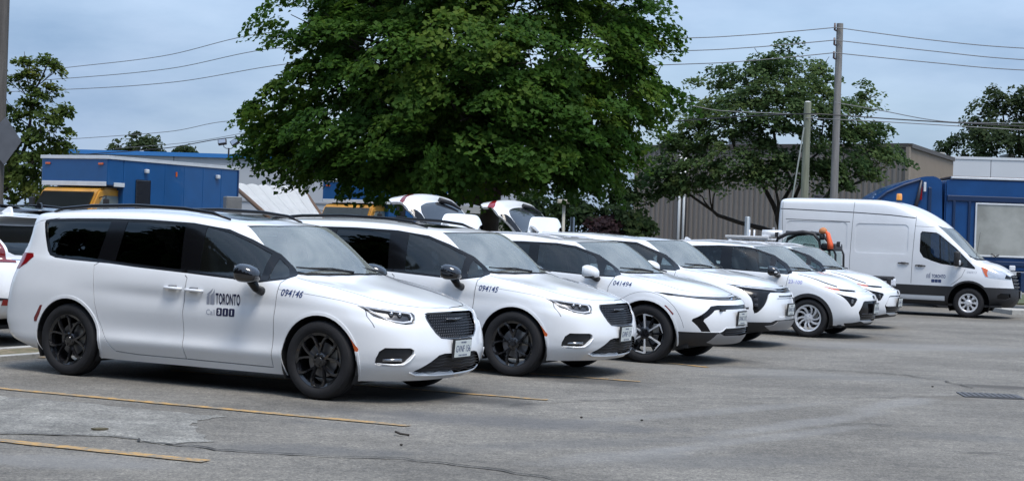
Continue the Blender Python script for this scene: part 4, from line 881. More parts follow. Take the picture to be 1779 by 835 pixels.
    for sd in (1, -1):
        bm = NB(); tube(bm, [(sk.front(y, z) + .0, sd * y, z) for y, z in dense([(.45, .842), (.60, .855), (.72, .875)], .05, False)], .006, 5); bm_obj('light_guide', bm, LEDW, root, True)
        bm = NB(); tube(bm, [(sk.front(y, z) + .001, sd * y, z) for y, z in dense([(.825, .797), (.77, .752), (.63, .712)], .05, False)], .007, 5); bm_obj('corner_guide', bm, SILVER, root, True)
        bm = NB(); box(bm, (sk.front(.68, .64) - .02, sd * .68, .655), (.03, .05, .07), bev=.006); bm_obj('lamp_unit', bm, REFL, root)
    bm = NB()
    for z0 in (.36, .40, .44): tube(bm, [(sk.front(y, z0) - .012, y, z0) for y in np.linspace(-.5, .5, 13)], .006, 4)
    tag(bm_obj('grille_slats', bm, mat('grille_bar', (.035, .035, .04), .3, .3), root), kind='stuff')
    plate(root, sk.front(0, .5) + .03, 0, .525, 'GVXL 906' if dark_nose else 'GVXM 117')
    mirror(root, -.60, .86, 1.13, MIRB, .95, BLACKP, .4)
    for sd in (1, -1):   # white lower shell of the mirror
        bm = NB(); box(bm, (-.60, sd * .985, 1.105), (.16, .19, .03), bev=.01); bm_obj('mirror_trim', bm, PAINT, root, True)
    handle(root, sk, -1.40, .96); handle(root, sk, -2.25, .99)
    if rails: rail(root, [(-2.75, .56, 1.555), (-2.5, .575, 1.60), (-1.9, .58, 1.625), (-1.4, .575, 1.612), (-1.15, .56, 1.57)], [.010, .014, .014, .014, .008], SILVER)
    fin(root, -2.55, 1.60, PAINT)
    fit_out(root, dx, 1.125, seat, .66, xs=(-1.25, -2.1))
    if number: side_text(root, sk, 'fleet_number', number, -.375, .925, .085, INKV, -.04, shear=.1, xs=1.05, bold=.0006)
    return sk
mat_clear = glass('clear_side_glass', (.55, .64, .66), 1.5)
# ------------------------------------------------------------------ high-roof cargo van
def cargo_van(root):
    mid = [-3.75, -2.75, -1.6, -.62, 0]; Rg = []
    rr = (.012, .05, .22)
    def add(xr, xf, w, z, m=mid, fr=(.56, .24, .05), yf=(.955, .80, .46), wy=None): Rg.append(ring(xr, xf, w, z, m, rr, fr, (.5, .9, .99), yf, wy))
    add(-4.60, .95, .92, {0: .34, 4: .34, 8: .30, 12: .27})
    add(-4.70, 1.06, .985, {0: .45, 4: .44, 8: .42, 12: .40})
    add(-4.72, 1.10, 1.005, {0: .62, 4: .60, 8: .58, 12: .56})
    add(-4.72, 1.075, 1.01, {0: .82, 8: .78, 12: .74})
    add(-4.715, 1.03, 1.01, {0: 1.02, 7: 1.0, 8: .99, 9: .96, 12: .94}, mid[:4] + [-.02], (.46, .18, .04), (.93, .76, .45))
    add(-4.71, .93, 1.005, {0: 1.20, 7: 1.18, 8: 1.17, 9: 1.14, 10: 1.10, 12: 1.085}, mid[:4] + [-.05], (.42, .16, .035), (.90, .72, .42), [1.005, 1.005, 1.005, 1.0, .97])
    add(-4.71, .60, .998, {0: 1.38, 6: 1.38, 7: 1.36, 8: 1.33, 9: 1.30, 10: 1.285, 12: 1.29}, mid[:4] + [-.08], (.37, .14, .03), (.86, .66, .38), [.998, .998, .998, .99, .945])
    Rg.append([[-4.705, -4.69, -4.65, -4.45, -3.75, -2.75, -1.62, -.62, -.03, .10, .20, .265, .285], [0, .48, .88, .965, .985, .985, .985, .97, .915, .80, .58, .30, 0], [1.62, 1.62, 1.62, 1.62, 1.62, 1.62, 1.60, 1.52, 1.415, 1.392, 1.38, 1.378, 1.38]])
    Rg.append([[-4.70, -4.685, -4.645, -4.44, -3.75, -2.75, -1.68, -.90, -.40, -.28, -.19, -.125, -.105], [0, .47, .87, .955, .972, .972, .97, .94, .875, .765, .55, .285, 0], [1.98, 1.98, 1.98, 1.98, 1.98, 1.98, 1.96, 1.86, 1.77, 1.758, 1.752, 1.755, 1.76]])
    Rg.append([[-4.69, -4.675, -4.635, -4.43, -3.75, -2.78, -1.80, -1.22, -.80, -.68, -.58, -.515, -.495], [0, .46, .85, .935, .945, .945, .94, .90, .83, .72, .51, .265, 0], [2.33, 2.33, 2.33, 2.33, 2.33, 2.33, 2.32, 2.22, 2.14, 2.13, 2.125, 2.128, 2.13]])
    Rg.append([[-4.68, -4.665, -4.62, -4.42, -3.75, -2.80, -1.95, -1.52, -1.25, -1.15, -1.07, -1.01, -.99], [0, .44, .80, .885, .895, .895, .885, .835, .75, .64, .45, .23, 0], [2.60, 2.60, 2.60, 2.605, 2.61, 2.61, 2.59, 2.53, 2.47, 2.455, 2.45, 2.46, 2.465]])
    Rg.append([[-4.60, -4.585, -4.54, -4.36, -3.7, -2.85, -2.2, -1.95, -1.78, -1.72, -1.66, -1.62, -1.60], [0, .38, .66, .72, .73, .73, .71, .66, .58, .48, .33, .17, 0], [2.75, 2.75, 2.75, 2.755, 2.76, 2.76, 2.75, 2.735, 2.71, 2.70, 2.695, 2.70, 2.705]])
    Rg.append([[-4.3, -4.28, -4.24, -4.1, -3.6, -2.95, -2.5, -2.35, -2.2, -2.15, -2.1, -2.08, -2.06], [0] * 13, [2.775, 2.775, 2.78, 2.785, 2.79, 2.79, 2.785, 2.78, 2.765, 2.76, 2.757, 2.755, 2.755]])
    sk = Skin(Rg); A = .475; P = VPAINT
    win = [(-1.17, 1.545), (-1.17, 1.98), (-1.13, 2.03), (-.80, 2.01), (-.70, 1.95), (-.33, 1.655), (.13, 1.20), (.12, 1.165), (-.40, 1.232), (-.66, 1.262), (-.90, 1.335), (-1.08, 1.405)]
    R = [Reg('bumper_lower', 'side', [(.2, .745), (1.3, .735), (1.3, .1), (.2, .1)], BLACKP, .004, .02, center=True),
         Reg('bumper_face', 'front', [(0, .735), (.70, .74), (.99, .745), (.99, .2), (0, .2)], BLACKP, .004, .02, center=True),
         Reg('side_moulding', 'side', [(-4.75, .755), (-.3, .735), (-.3, .1), (-4.75, .1)], BLACKP, .010, .02),
         Reg('sill_panel', 'side', [(-4.6, .52), (-.545, .50), (-.545, .385), (-4.6, .40)], P, .004, .02),
         Reg('front_door', 'side', [(-1.34, .77), (-1.33, 1.4), (-1.30, 2.0), (-1.28, 2.14), (-.80, 2.12), (-.62, 1.98), (-.05, 1.45), (-.10, 1.12), (-.17, .98), (-.30, .86), (-.42, .77)], P),
         Reg('sliding_door', 'side', [(-1.355, .77), (-1.345, 1.4), (-1.31, 2.0), (-1.29, 2.33), (-2.79, 2.42), (-2.83, 1.36), (-2.83, .77)], P),
         Reg('gap#1', 'side', ribbon([(-1.345, .77), (-1.335, 1.4), (-1.305, 2.0), (-1.28, 2.40)], .011), SEAMG, -.010, 0),
         Reg('gap#2', 'side', ribbon([(-.10, 1.15), (-.17, .98), (-.30, .86), (-.42, .77)], .009), SEAMG, -.008, 0),
         Reg('gap#3', 'side', ribbon([(-2.83, .77), (-2.83, 1.36), (-2.80, 2.1), (-2.775, 2.70)], .011), SEAMG, -.010, 0),
         Reg('gap#4', 'side', ribbon([(-1.30, 2.15), (-.80, 2.135), (-.62, 2.0)], .009), SEAMG, -.008, 0),
         Reg('crease#1', 'side', ribbon([(-4.62, 2.49), (-2.78, 2.44), (-1.9, 2.40), (-1.30, 2.345)], .026), SEAMG, -.012, 0),
         Reg('crease#2', 'side', ribbon([(-4.45, 2.235), (-2.86, 2.205)], .018), SEAMG, -.006, 0),
         Reg('crease#4', 'side', ribbon([(-4.55, 2.66), (-4.50, 1.2)], .014), SEAMG, -.005, 0),
         Reg('pressed_panel', 'side', rrect(-2.72, 1.46, -1.45, 2.18, .10), P, -.012, .02),
         Reg('pressed_panel#r', 'side', rrect(-4.42, 1.46, -2.92, 2.20, .10), P, -.010, .02),
         Reg('hood', 'top', [(.90, 0), (.885, .25), (.83, .55), (.66, .78), (.45, .86), (.20, .88), (.08, .86), (.18, .72), (.25, .52), (.30, .28), (.315, 0)], P, .002, .02, center=True),
         Reg('gap#5', 'top', ribbon([(.905, 0), (.89, .25), (.835, .555), (.665, .79), (.45, .87), (.2, .895)], .009), SEAMG, -.008, 0),
         Reg('cowl', 'top', [(.30, 0), (.285, .28), (.23, .54), (.14, .76), (.0, .88), (-.08, .86), (.06, .74), (.155, .54), (.215, .28), (.235, 0)], BLACKP, -.010, 0, center=True),
         Reg('windscreen', 'top', [(.245, 0), (.225, .28), (.165, .54), (.07, .745), (-.06, .86), (-.40, .835), (-.79, .79), (-.675, .68), (-.575, .48), (-.51, .25), (-.49, 0)], WS, -.004, 0, center=True),
         Reg('window_trim', 'side', win, BLACKG, -.003, .014),
         Reg('front_window', 'side', [(-1.145, 1.55), (-1.145, 1.97), (-1.11, 2.005), (-.735, 1.985), (-.69, 1.285), (-.90, 1.36), (-1.06, 1.425)], SIDEG, -.007, 0),
         Reg('vent_window', 'side', [(-.695, 1.925), (-.655, 1.29), (-.40, 1.255), (-.05, 1.215), (-.06, 1.36), (-.36, 1.645)], SIDEG, -.007, 0),
         Reg('headlight', 'side', [(.24, 1.255), (.30, 1.10), (.36, .985), (.60, .955), (.93, .925), (.95, 1.0), (.80, 1.10), (.55, 1.19)], mat('lamp_clear', (.55, .56, .58), .08, .5, .8), .002, .01),
         Reg('headlight_dark', 'side', [(.255, 1.243), (.33, 1.08), (.375, 1.0), (.43, .99), (.40, 1.08), (.43, 1.19)], AMBER, .004, .006),
         Reg('headlight_bezel', 'side', [(.80, .965), (.92, .95), (.93, 1.0), (.82, 1.06)], BLACKG, .004, .006),
         Reg('grille', 'front', [(0, 1.055), (.40, 1.05), (.60, 1.03), (.62, 1.0), (.55, .76), (.50, .70), (0, .69)], BLACKP, -.02, 0, center=True),
         Reg('fog_recess', 'front', [(.93, .56), (.90, .62), (.72, .61), (.70, .52), (.80, .47), (.92, .48)], BLACKG, -.02, 0),
         Reg('arch_trim', 'side', grow(arc(0, .37, A, -40, 220, 28), .045), BLACKP, .014, .03), Reg('arch_trim#r', 'side', grow(arc(-3.75, .37, A, -40, 220, 28), .045), BLACKP, .014, .03),
         Reg('arch', 'side', arc(0, .37, A, -40, 220, 28), P, hole=True), Reg('arch2', 'side', arc(-3.75, .37, A, -40, 220, 28), P, hole=True)]
    build_skin(root, sk, R, P)
    for cx in (0, -3.75): lip_liner(root, cx, A + .01, .37, .98, .5)
    floor_pan(root, -4.5, .75, .88, .33); place_wheels(root, (0, -3.75), .356, .222, .225, 'cover', .985)
    for z0 in (.76, .84, .92, 1.0):
        bm = NB(); tube(bm, [(sk.front(y, z0) + .004, y, z0) for y in np.linspace(-.52, .52, 15)], .016, 6); bm_obj('grille_bar', bm, mat('grille_grey', (.10, .10, .105), .3, .4), root, True)
    bm = NB(); n = 24; q = [(sk.front(0, .92) + .03, .115 * math.cos(t), .92 + .045 * math.sin(t)) for t in (2 * math.pi * k / n for k in range(n))]
    vs = [bm.verts.new(p) for p in q]; bm.faces.new(vs); bmesh.ops.extrude_face_region(bm, geom=bm.faces[:]); bm_obj('oval_badge', bm, CHROME, root)
    plate(root, sk.front(0, .56) + .03, 0, .58, 'BX 20417', 0)
    for sd in (1, -1):   # tall door mirrors
        bm = NB(); box(bm, (0, 0, 0), (.15, .20, .36), bev=.05, seg=3); mi = bm_obj('wing_mirror', bm, BLACKP, root, True, 50); mi.location = (-.27, sd * 1.16, 1.40)
        bm = NB(); box(bm, (.055, sd * .03, -.09), (.06, .12, .13), bev=.025); bm_obj('mirror_lamp', bm, SILVER, mi, True, 50)
        bm = NB(); tube(bm, [(.03, -sd * .05, -.1), (.10, -sd * .2, -.12)], .035, 8); bm_obj('mirror_arm', bm, BLACKP, mi, True)
    handle(root, sk, -1.14, 1.205, .23, BLACKP); handle(root, sk, -1.54, 1.25, .25, BLACKP)
    wiper(root, [((.17, .45, 1.415), (.02, -.25, 1.50)), ((.20, -.10, 1.41), (.0, -.70, 1.47))], .6)
    seats(root, (-.95,), .45, 1.0, SEATM); steering(root, -.35, .45, 1.32)
    bm = NB(); box(bm, (-.05, 0, 1.22), (.5, 1.6, .2), bev=.05); bm_obj('dashboard', bm, DASH, root, True, 40)
    bm = NB(); box(bm, (-1.45, 0, 1.5), (.03, 1.8, 1.6)); bm_obj('bulkhead', bm, DASH, root)
    bm = NB(); lathe(bm, [(.001, .0), (.075, .0), (.075, .03), (.001, .03)], 20, 'z'); b = bm_obj('beacon_base', bm, BLACKP, root, True, 40); b.location = (-1.83, 0, 2.768)
    bm = NB(); lathe(bm, [(.070, .03), (.072, .10), (.066, .17), (.055, .19), (.001, .195)], 20, 'z'); bb = bm_obj('beacon_lens', bm, mat('beacon_amber', (.80, .32, .06), .2, 0, .8), b, True, 40)
    bm = NB(); lathe(bm, [(.001, 0), (.10, 0), (.10, .05), (.13, .06), (.13, .09), (.001, .10)], 20, 'z'); b = bm_obj('roof_vent', bm, BLACKP, root, True, 40); b.location = (-3.9, .30, 2.785)
    bm = NB(); tube(bm, [(.12, -.72, 1.42), (.20, -.74, 2.05)], [.006, .003], 5); bm_obj('aerial', bm, BLACKP, root)
    bm = NB(); box(bm, (-4.75, -.93, 1.95), (.05, .05, .12), bev=.01); bm_obj('door_hinge', bm, SILVER, root)
    lg = side_text(root, sk, 'door_lettering', 'TORONTO', -.86, .925, .115, INKN, 0, xs=.55, bold=.003)
    for pl in ([(0, 0), (.035, 0), (.035, .10), (.02, .10), (0, .07)], [(.045, 0), (.095, 0), (.095, .15), (.075, .11), (.045, .085)]): side_shape(lg, sk, 'emblem', [(a, b) for a, b in pl], [tuple(range(len(pl)))], -.99, .915, INKG)
    for k, ch in enumerate('311'):
        q = rrect(k * .08, 0, k * .08 + .073, .075, .012); side_shape(lg, sk, 'number_square', q, [tuple(range(len(q)))], -.87, .815, INKN)
    side_text(root, sk, 'fleet_number', '040913', -.06, 1.065, .075, INKG, -.03, shear=.2)
    return sk
# ------------------------------------------------------------------ trucks, buildings, poles
TBLUE = mat('truck_blue', (.004, .072, .225), .38, 0, .4, var=.12, vscale=1.5)
TBLUED = mat('truck_blue_dark', (.004, .025, .095), .45, 0, .2)
RBLUE = mat('refuse_blue', (.005, .060, .20), .35, 0, .5, var=.2, vscale=1.2); RBLUED = mat('refuse_blue_dark', (.003, .022, .075), .45, 0, .2)
CABY = mat('cab_yellow', (.62, .30, .03), .40, 0, .4, dirt=(.42, .20, .03), vscale=1.2)
ALU = mat('trim_aluminium', (.70, .72, .74), .4, .3, var=.1, vscale=3)
def part_box(root, name, c, s, m, bev=0.01, M=None):
    bm = NB(); box(bm, c, s, M, bev); return bm_obj(name, bm, m, root)
def simple_wheel(root, x, y, r, w, m_rim=None):
    bm = NB(); lathe(bm, [(r * .55, -w / 2), (r * .9, -w / 2), (r, -w * .35), (r, w * .35), (r * .9, w / 2), (r * .55, w / 2)], 28); o = bm_obj('wheel', bm, RUBBER, root, True, 40); o.location = (x, y, r)
    bm = NB(); lathe(bm, [(.001, -w * .3), (r * .2, -w * .35), (r * .3, -w * .2), (r * .5, -w * .25), (r * .57, -w * .48), (r * .57, w * .48), (r * .5, w * .25), (.001, w * .3)], 24); bm_obj('rim', bm, m_rim or SILVER, o, True, 40)
def box_truck(root):
    """x forward, origin on the ground under the front of the attic; box 2.4 m wide"""
    hw = 1.2
    part_box(root, 'cargo_box', (-3.06, 0, 2.18), (4.92, 2 * hw, 2.24), TBLUE, .02)
    for k in range(1, 6): part_box(root, 'panel_seam', (-.62 - k * .82, hw + .003, 2.14), (.03, .010, 2.10), TBLUE, .003)
    part_box(root, 'bottom_rail', (-3.06, hw + .014, 1.12), (4.9, .03, .12), ALU, .006)
    part_box(root, 'attic', (-.30, 0, 2.91), (.60, 2 * hw, .78), TBLUE, .04)
    part_box(root, 'roof_trim', (-2.76, hw + .012, 3.275), (5.52, .03, .09), ALU, .006); part_box(root, 'roof_trim', (-2.76, -hw - .012, 3.275), (5.52, .03, .09), ALU, .006)
    part_box(root, 'front_trim', (.012, 0, 3.275), (.03, 2 * hw + .05, .09), ALU, .006); part_box(root, 'front_trim', (.012, 0, 2.57), (.03, 2 * hw - .1, .12), ALU, .006)
    part_box(root, 'roof_sheet', (-2.76, 0, 3.312), (5.54, 2 * hw + .06, .02), ALU, .004)
    part_box(root, 'side_trim', (-.42, hw + .012, 2.56), (.40, .03, .11), ALU, .006)
    part_box(root, 'side_door', (-1.36, hw + .012, 2.12), (.58, .03, 1.24), mat('door_dark', (.012, .013, .02), .25, 0, .3), .03)
    part_box(root, 'corner_post', (-5.49, hw + .006, 2.2), (.06, .03, 2.2), TBLUED, .006)
    for y in (-.95, .95): part_box(root, 'marker_lamp', (.022, y, 3.10), (.03, .17, .055), AMBER, .01)
    for x in (-1.45, -4.5):
        l = part_box(root, 'side_lamp', (x, hw + .05, 2.98), (.13, .09, .11), ALU, .02)
    part_box(root, 'reflector', (-2.72, hw + .012, 2.96), (.06, .02, .13), AMBER, .004)
    # cab
    bm = NB(); prof = [(-.95, .75), (-.95, 2.36), (-.85, 2.46), (-.10, 2.48), (.13, 2.40), (.53, 1.70), (1.5, 1.56), (1.65, 1.44), (1.67, .75)]
    prism(bm, prof, -1.02, 1.02); bmesh.ops.bevel(bm, geom=bm.edges[:], offset=.05, segments=2, affect='EDGES'); bm_obj('cab', bm, CABY, root, True, 35)
    bm = NB(); vs = [bm.verts.new(p) for p in [(.165, -.92, 2.33), (.165, .92, 2.33), (.535, .96, 1.74), (.535, -.96, 1.74)]]; f = bm.faces.new(vs); bmesh.ops.solidify(bm, geom=[f], thickness=-.03)
    for v in bm.verts: v.co += Vector((.025, 0, .02))
    bm_obj('windscreen', bm, mat('truck_glass', (.17, .20, .20), .10, 0, 1.0), root)  # pale base colour stands in for reflections in the glass
    for sd in (-1, 1):
        bm = NB(); prism(bm, [(-.72, 1.66), (-.72, 2.26), (-.04, 2.26), (.34, 1.66)], sd * 1.015, sd * 1.035); bm_obj('side_window', bm, mat('truck_glass', (.17, .20, .20), .10, 0, 1.0), root)
        bm = NB(); tube(bm, [(.15, sd * 1.02, 1.75), (.18, sd * 1.32, 1.80), (.18, sd * 1.32, 2.25), (.1, sd * 1.02, 2.2)], .018, 6); a = bm_obj('mirror_bracket', bm, BLACKP, root)
        part_box(a, 'mirror_head', (.18, sd * 1.33, 2.0), (.07, .19, .36), BLACKP, .03)
    part_box(root, 'chassis', (-2.0, 0, .82), (6.6, .9, .26), UNDER, .02)
    for x, y in ((.75, .95), (.75, -.95), (-4.0, .9), (-4.0, -.9)): simple_wheel(root, x, y, .47, .27)
    bm = NB(); tube(bm, [(.2, .93, 1.66), (.02, .3, 1.95)], .012, 5); bm_obj('wiper_arm', bm, BLACKP, root)

def rear_loader(root):
    """x along the truck towards its cab, origin on the ground below the hopper tip"""
    prof = [(.0, 2.80), (.05, 3.02), (.30, 3.22), (.60, 3.39), (.90, 3.51), (1.20, 3.61), (1.45, 3.69), (1.75, 3.71), (1.95, 3.60), (2.05, 1.25), (.75, 1.05), (.35, 1.5)]
    bm = NB(); prism(bm, prof, -1.22, 1.22); bmesh.ops.bevel(bm, geom=[e for e in bm.edges], offset=.03, segments=2, affect='EDGES'); bm_obj('hopper', bm, RBLUE, root)
    bm = NB(); prism(bm, [(2.05, 1.15), (2.05, 3.58), (2.25, 3.66), (9.0, 3.66), (9.0, 1.15)], -1.18, 1.18); bmesh.ops.bevel(bm, geom=[e for e in bm.edges], offset=.04, segments=2, affect='EDGES'); bm_obj('body_box', bm, RBLUE, root)
    part_box(root, 'roof_rail', (5.5, -1.16, 3.69), (6.6, .10, .06), ALU, .01); part_box(root, 'roof_hatch', (4.4, 0, 3.72), (4.2, 1.6, .07), mat('roof_litter', (.08, .05, .04), .8), .02)
    part_box(root, 'side_beam', (5.4, -1.20, 3.12), (6.6, .07, .16), RBLUED, .02); part_box(root, 'side_beam', (5.4, -1.20, 1.36), (6.9, .07, .14), RBLUED, .02)
    fr = part_box(root, 'side_panel', (4.95, -1.20, 2.27), (4.1, .04, 1.42), mat('panel_steel', (.46, .46, .42), .42, .35, dirt=(.30, .30, .27), vscale=.9), .01)
    for c, s in (((4.95, -1.225, 2.99), (4.14, .03, .045)), ((4.95, -1.225, 1.555), (4.14, .03, .045)), ((2.90, -1.225, 2.27), (.045, .03, 1.40)), ((7.0, -1.225, 2.27), (.045, .03, 1.40))): part_box(fr, 'panel_frame', c, s, ALU, .006)
    bm = NB(); tube(bm, [(.10, -1.235, 2.92), (.45, -1.24, 3.22), (.9, -1.24, 3.44), (1.35, -1.24, 3.60)], .04, 6); bm_obj('hopper_rib', bm, RBLUED, root)
    bm = NB(); tube(bm, [(1.15, -1.27, 2.5), (1.30, -1.27, 3.1), (1.38, -1.27, 3.58)], [.055, .055, .035], 10); rm = bm_obj('lift_ram', bm, mat('ram_dark', (.05, .05, .06), .4, .5), root, True)
    part_box(rm, 'ram_sleeve', (1.47, -1.28, 3.40), (.07, .05, .26), ALU, .01, Matrix.Identity(4)); part_box(rm, 'chevron_board', (1.36, -1.265, 3.22), (.09, .03, .36), REDL, .005)
    for x in (2.30, 2.72, 7.2, 7.9): part_box(root, 'body_rib', (x, -1.205, 2.25), (.07, .05, 1.6), RBLUED, .012)
    part_box(root, 'hopper_edge', (1.62, -1.235, 2.35), (.10, .05, 2.1), RBLUED, .02)
    part_box(root, 'marker_lamp', (3.32, -1.25, 1.28), (.16, .05, .09), AMBER, .02); part_box(root, 'tail_lamp', (3.05, -1.25, 1.30), (.10, .05, .07), REDL, .02); part_box(root, 'work_lamp', (3.92, -1.26, 1.24), (.17, .08, .15), LEDW, .03)
    bm = NB(); tube(bm, [(3.35, -1.26, 1.62), (3.45, -1.30, 1.55), (3.55, -1.26, 1.6)], .018, 6); bm_obj('grab_handle', bm, BLACKP, root)
    part_box(root, 'chassis', (4.6, 0, .85), (8.6, 1.0, .35), UNDER, .02); part_box(root, 'tool_box', (4.7, -1.05, .86), (1.1, .5, .55), RBLUED, .02); part_box(root, 'mud_flap', (3.45, -.95, .55), (.03, .55, .7), BLACKP, .005)
    for x in (2.2, 3.5, 8.0):
        for y in (-.98, .98): simple_wheel(root, x, y, .5, .3, SILVER)
    part_box(root, 'cab', (9.9, 0, 1.9), (1.7, 2.3, 2.3), RBLUE, .08)

def utility_tractor(root):
    """compact glazed work machine; x forward"""
    FR = BLACKP
    for y in (-.62, .62):
        bm = NB(); tube(bm, [(-.95, y, .75), (-.98, y, 1.55), (-.90, y, 1.72), (-.60, y, 1.83), (-.15, y, 1.87), (.18, y, 1.84), (.36, y, 1.70), (.42, y, 1.45), (.45, y, .70)], .042, 8); bm_obj('cab_frame', bm, FR, root, True)
        bm = NB(); vs = [bm.verts.new((x, y * .985, z)) for x, z in ((-.92, .8), (-.92, 1.55), (-.6, 1.79), (-.1, 1.82), (.15, 1.80), (.36, 1.62), (.40, .8))]; f = bm.faces.new(vs); bmesh.ops.solidify(bm, geom=[f], thickness=.008); bm_obj('side_window', bm, glass('cab_glass', (.62, .72, .70), 1.5), root)
        bm = NB(); tube(bm, [(.45, y, 1.55), (.80, y, 1.52), (.86, y, 1.42), (.88, y, .7)], .035, 8); bm_obj('front_frame', bm, FR, root, True)
        bm = NB(); vs = [bm.verts.new((x, y * .985, z)) for x, z in ((.46, .8), (.46, 1.50), (.80, 1.48), (.84, .8))]; f = bm.faces.new(vs); bmesh.ops.solidify(bm, geom=[f], thickness=.008); bm_obj('quarter_window', bm, glass('cab_glass', (.62, .72, .70), 1.5), root)
    part_box(root, 'cab_roof', (-.30, 0, 1.865), (.75, 1.2, .05), FR, .02); part_box(root, 'cab_bulkhead', (.62, 0, 1.57), (.42, 1.2, .16), FR, .04)
    for x, z in ((-.92, 1.80), (.95, 1.64)):
        a = part_box(root, 'work_lamp', (x, -.66, z), (.11, .12, .11), FR, .02); part_box(a, 'lamp_glass', (x + .058, -.66, z), (.012, .09, .08), LEDW, .005)
    bm = NB(); tube(bm, [(-.75, -.1, 1.2), (-.2, -.1, 1.62), (.1, -.1, 1.60), (.2, -.1, 1.1)], .018, 6); bm_obj('roll_bar', bm, FR, root)
    st = part_box(root, 'seat', (-.45, 0, .95), (.45, .5, .14), SEATM, .04); part_box(st, 'backrest', (-.68, 0, 1.25), (.12, .48, .55), SEATM, .04)
    part_box(root, 'bonnet', (1.2, 0, .62), (.9, 1.0, .34), BLACKP, .06); part_box(root, 'body', (-.2, 0, .62), (1.9, 1.15, .42), BLACKP, .05)
    part_box(root, 'front_cowl', (2.1, -.50, .955), (1.0, .24, .10), BLACKP, .03)
    for y in (-.54,):
        a = part_box(root, 'headlamp', (2.56, y, .88), (.20, .16, .16), LEDW, .03); part_box(a, 'lamp_shell', (2.46, y, .88), (.14, .18, .18), BLACKP, .02)
    for x in (-.6, 1.2):
        for y in (-.5, .5): simple_wheel(root, x, y, .33, .24, BLACKP)

def wood_pole(root, h, r0, r1, m, lean=0.0):
    bm = NB(); n = 9; tube(bm, [(lean * t * h, 0, h * t) for t in np.linspace(0, 1, n)], [r0 + (r1 - r0) * t for t in np.linspace(0, 1, n)], 14); return bm_obj('shaft', bm, m, root, True, 60)
def pole_mat(name, c, d):
    m = mat(name, c, .85, var=.01); n = m.node_tree; nz = [q for q in n.nodes if q.type == 'TEX_NOISE'][0]
    mp = n.nodes.new('ShaderNodeMapping'); mp.inputs['Scale'].default_value = (9, 9, .5); tcn = [q for q in n.nodes if q.type == 'TEX_COORD'][0]
    n.links.new(tcn.outputs['Object'], mp.inputs['Vector']); n.links.new(mp.outputs['Vector'], nz.inputs['Vector']); nz.inputs['Scale'].default_value = 2.0
    rp = [q for q in n.nodes if q.type == 'VALTORGB'][0]; rp.color_ramp.elements[0].color = (*d, 1); rp.color_ramp.elements[1].color = (*c, 1); return m
WOODG = pole_mat('pole_grey', (.27, .26, .24), (.16, .15, .14)); WOODM = pole_mat('pole_mossy', (.26, .27, .20), (.14, .15, .105)); WOODD = pole_mat('pole_dark', (.13, .12, .11), (.07, .065, .06))

def cladding(root, p0, p1, h, m, sheet=.9, rib=.225, dep=.045):
    """ribbed sheets standing from p0 to p1 (ground points); the outside lies to the right of p0 -> p1"""
    p0, p1 = Vector(p0), Vector(p1); L = (p1 - p0).length; d = (p1 - p0) / L; nn = Vector((d.y, -d.x, 0)); ns = max(1, round(L / sheet)); sh = L / ns; me = None
    nr = max(1, round(sh / rib)); rw = sh / nr
    for k in range(ns):
        if me is None:
            bm = NB(); pr = []
            for q in range(nr):
                x = q * rw; pr += [(x, 0), (x + rw * .34, 0), (x + rw * .44, dep), (x + rw * .86, dep), (x + rw * .96, 0)]
            pr.append((sh - .006, 0)); A = [bm.verts.new((x, -y, 0)) for x, y in pr]; B = [bm.verts.new((x, -y, h)) for x, y in pr]
            for a in range(len(pr) - 1): bm.faces.new((A[a], A[a + 1], B[a + 1], B[a]))
            o = bm_obj('wall_panel', bm, m, root); me = o.data
        else:
            o = bpy.data.objects.new('wall_panel', me); COL.objects.link(o); o.parent = root
        o.location = p0 + d * (sh * k); o.rotation_euler = (0, 0, math.atan2(d.y, d.x))
# ------------------------------------------------------------------ trees
def leaf_mat(name, c0, c1, c2, sc=1.2, trans=.48):
    m = bpy.data.materials.new(name); m.use_nodes = True; n = m.node_tree; b = n.nodes['Principled BSDF']; o = n.nodes['Material Output']
    at_ = n.nodes.new('ShaderNodeAttribute'); at_.attribute_name = 'tone'
    rp = n.nodes.new('ShaderNodeValToRGB'); e = rp.color_ramp.elements; e[0].position = .15; e[0].color = (*c0, 1); e[1].position = .9; e[1].color = (*c2, 1); k = e.new(.55); k.color = (*c1, 1)
    n.links.new(at_.outputs['Fac'], rp.inputs['Fac']); n.links.new(rp.outputs['Color'], b.inputs['Base Color']); b.inputs['Roughness'].default_value = .6; b.inputs['Specular IOR Level'].default_value = .12
    t = n.nodes.new('ShaderNodeBsdfTranslucent'); n.links.new(rp.outputs['Color'], t.inputs['Color']); mx = n.nodes.new('ShaderNodeMixShader'); mx.inputs[0].default_value = trans
    n.links.new(b.outputs['BSDF'], mx.inputs[1]); n.links.new(t.outputs['BSDF'], mx.inputs[2]); n.links.new(mx.outputs['Shader'], o.inputs['Surface']); return m
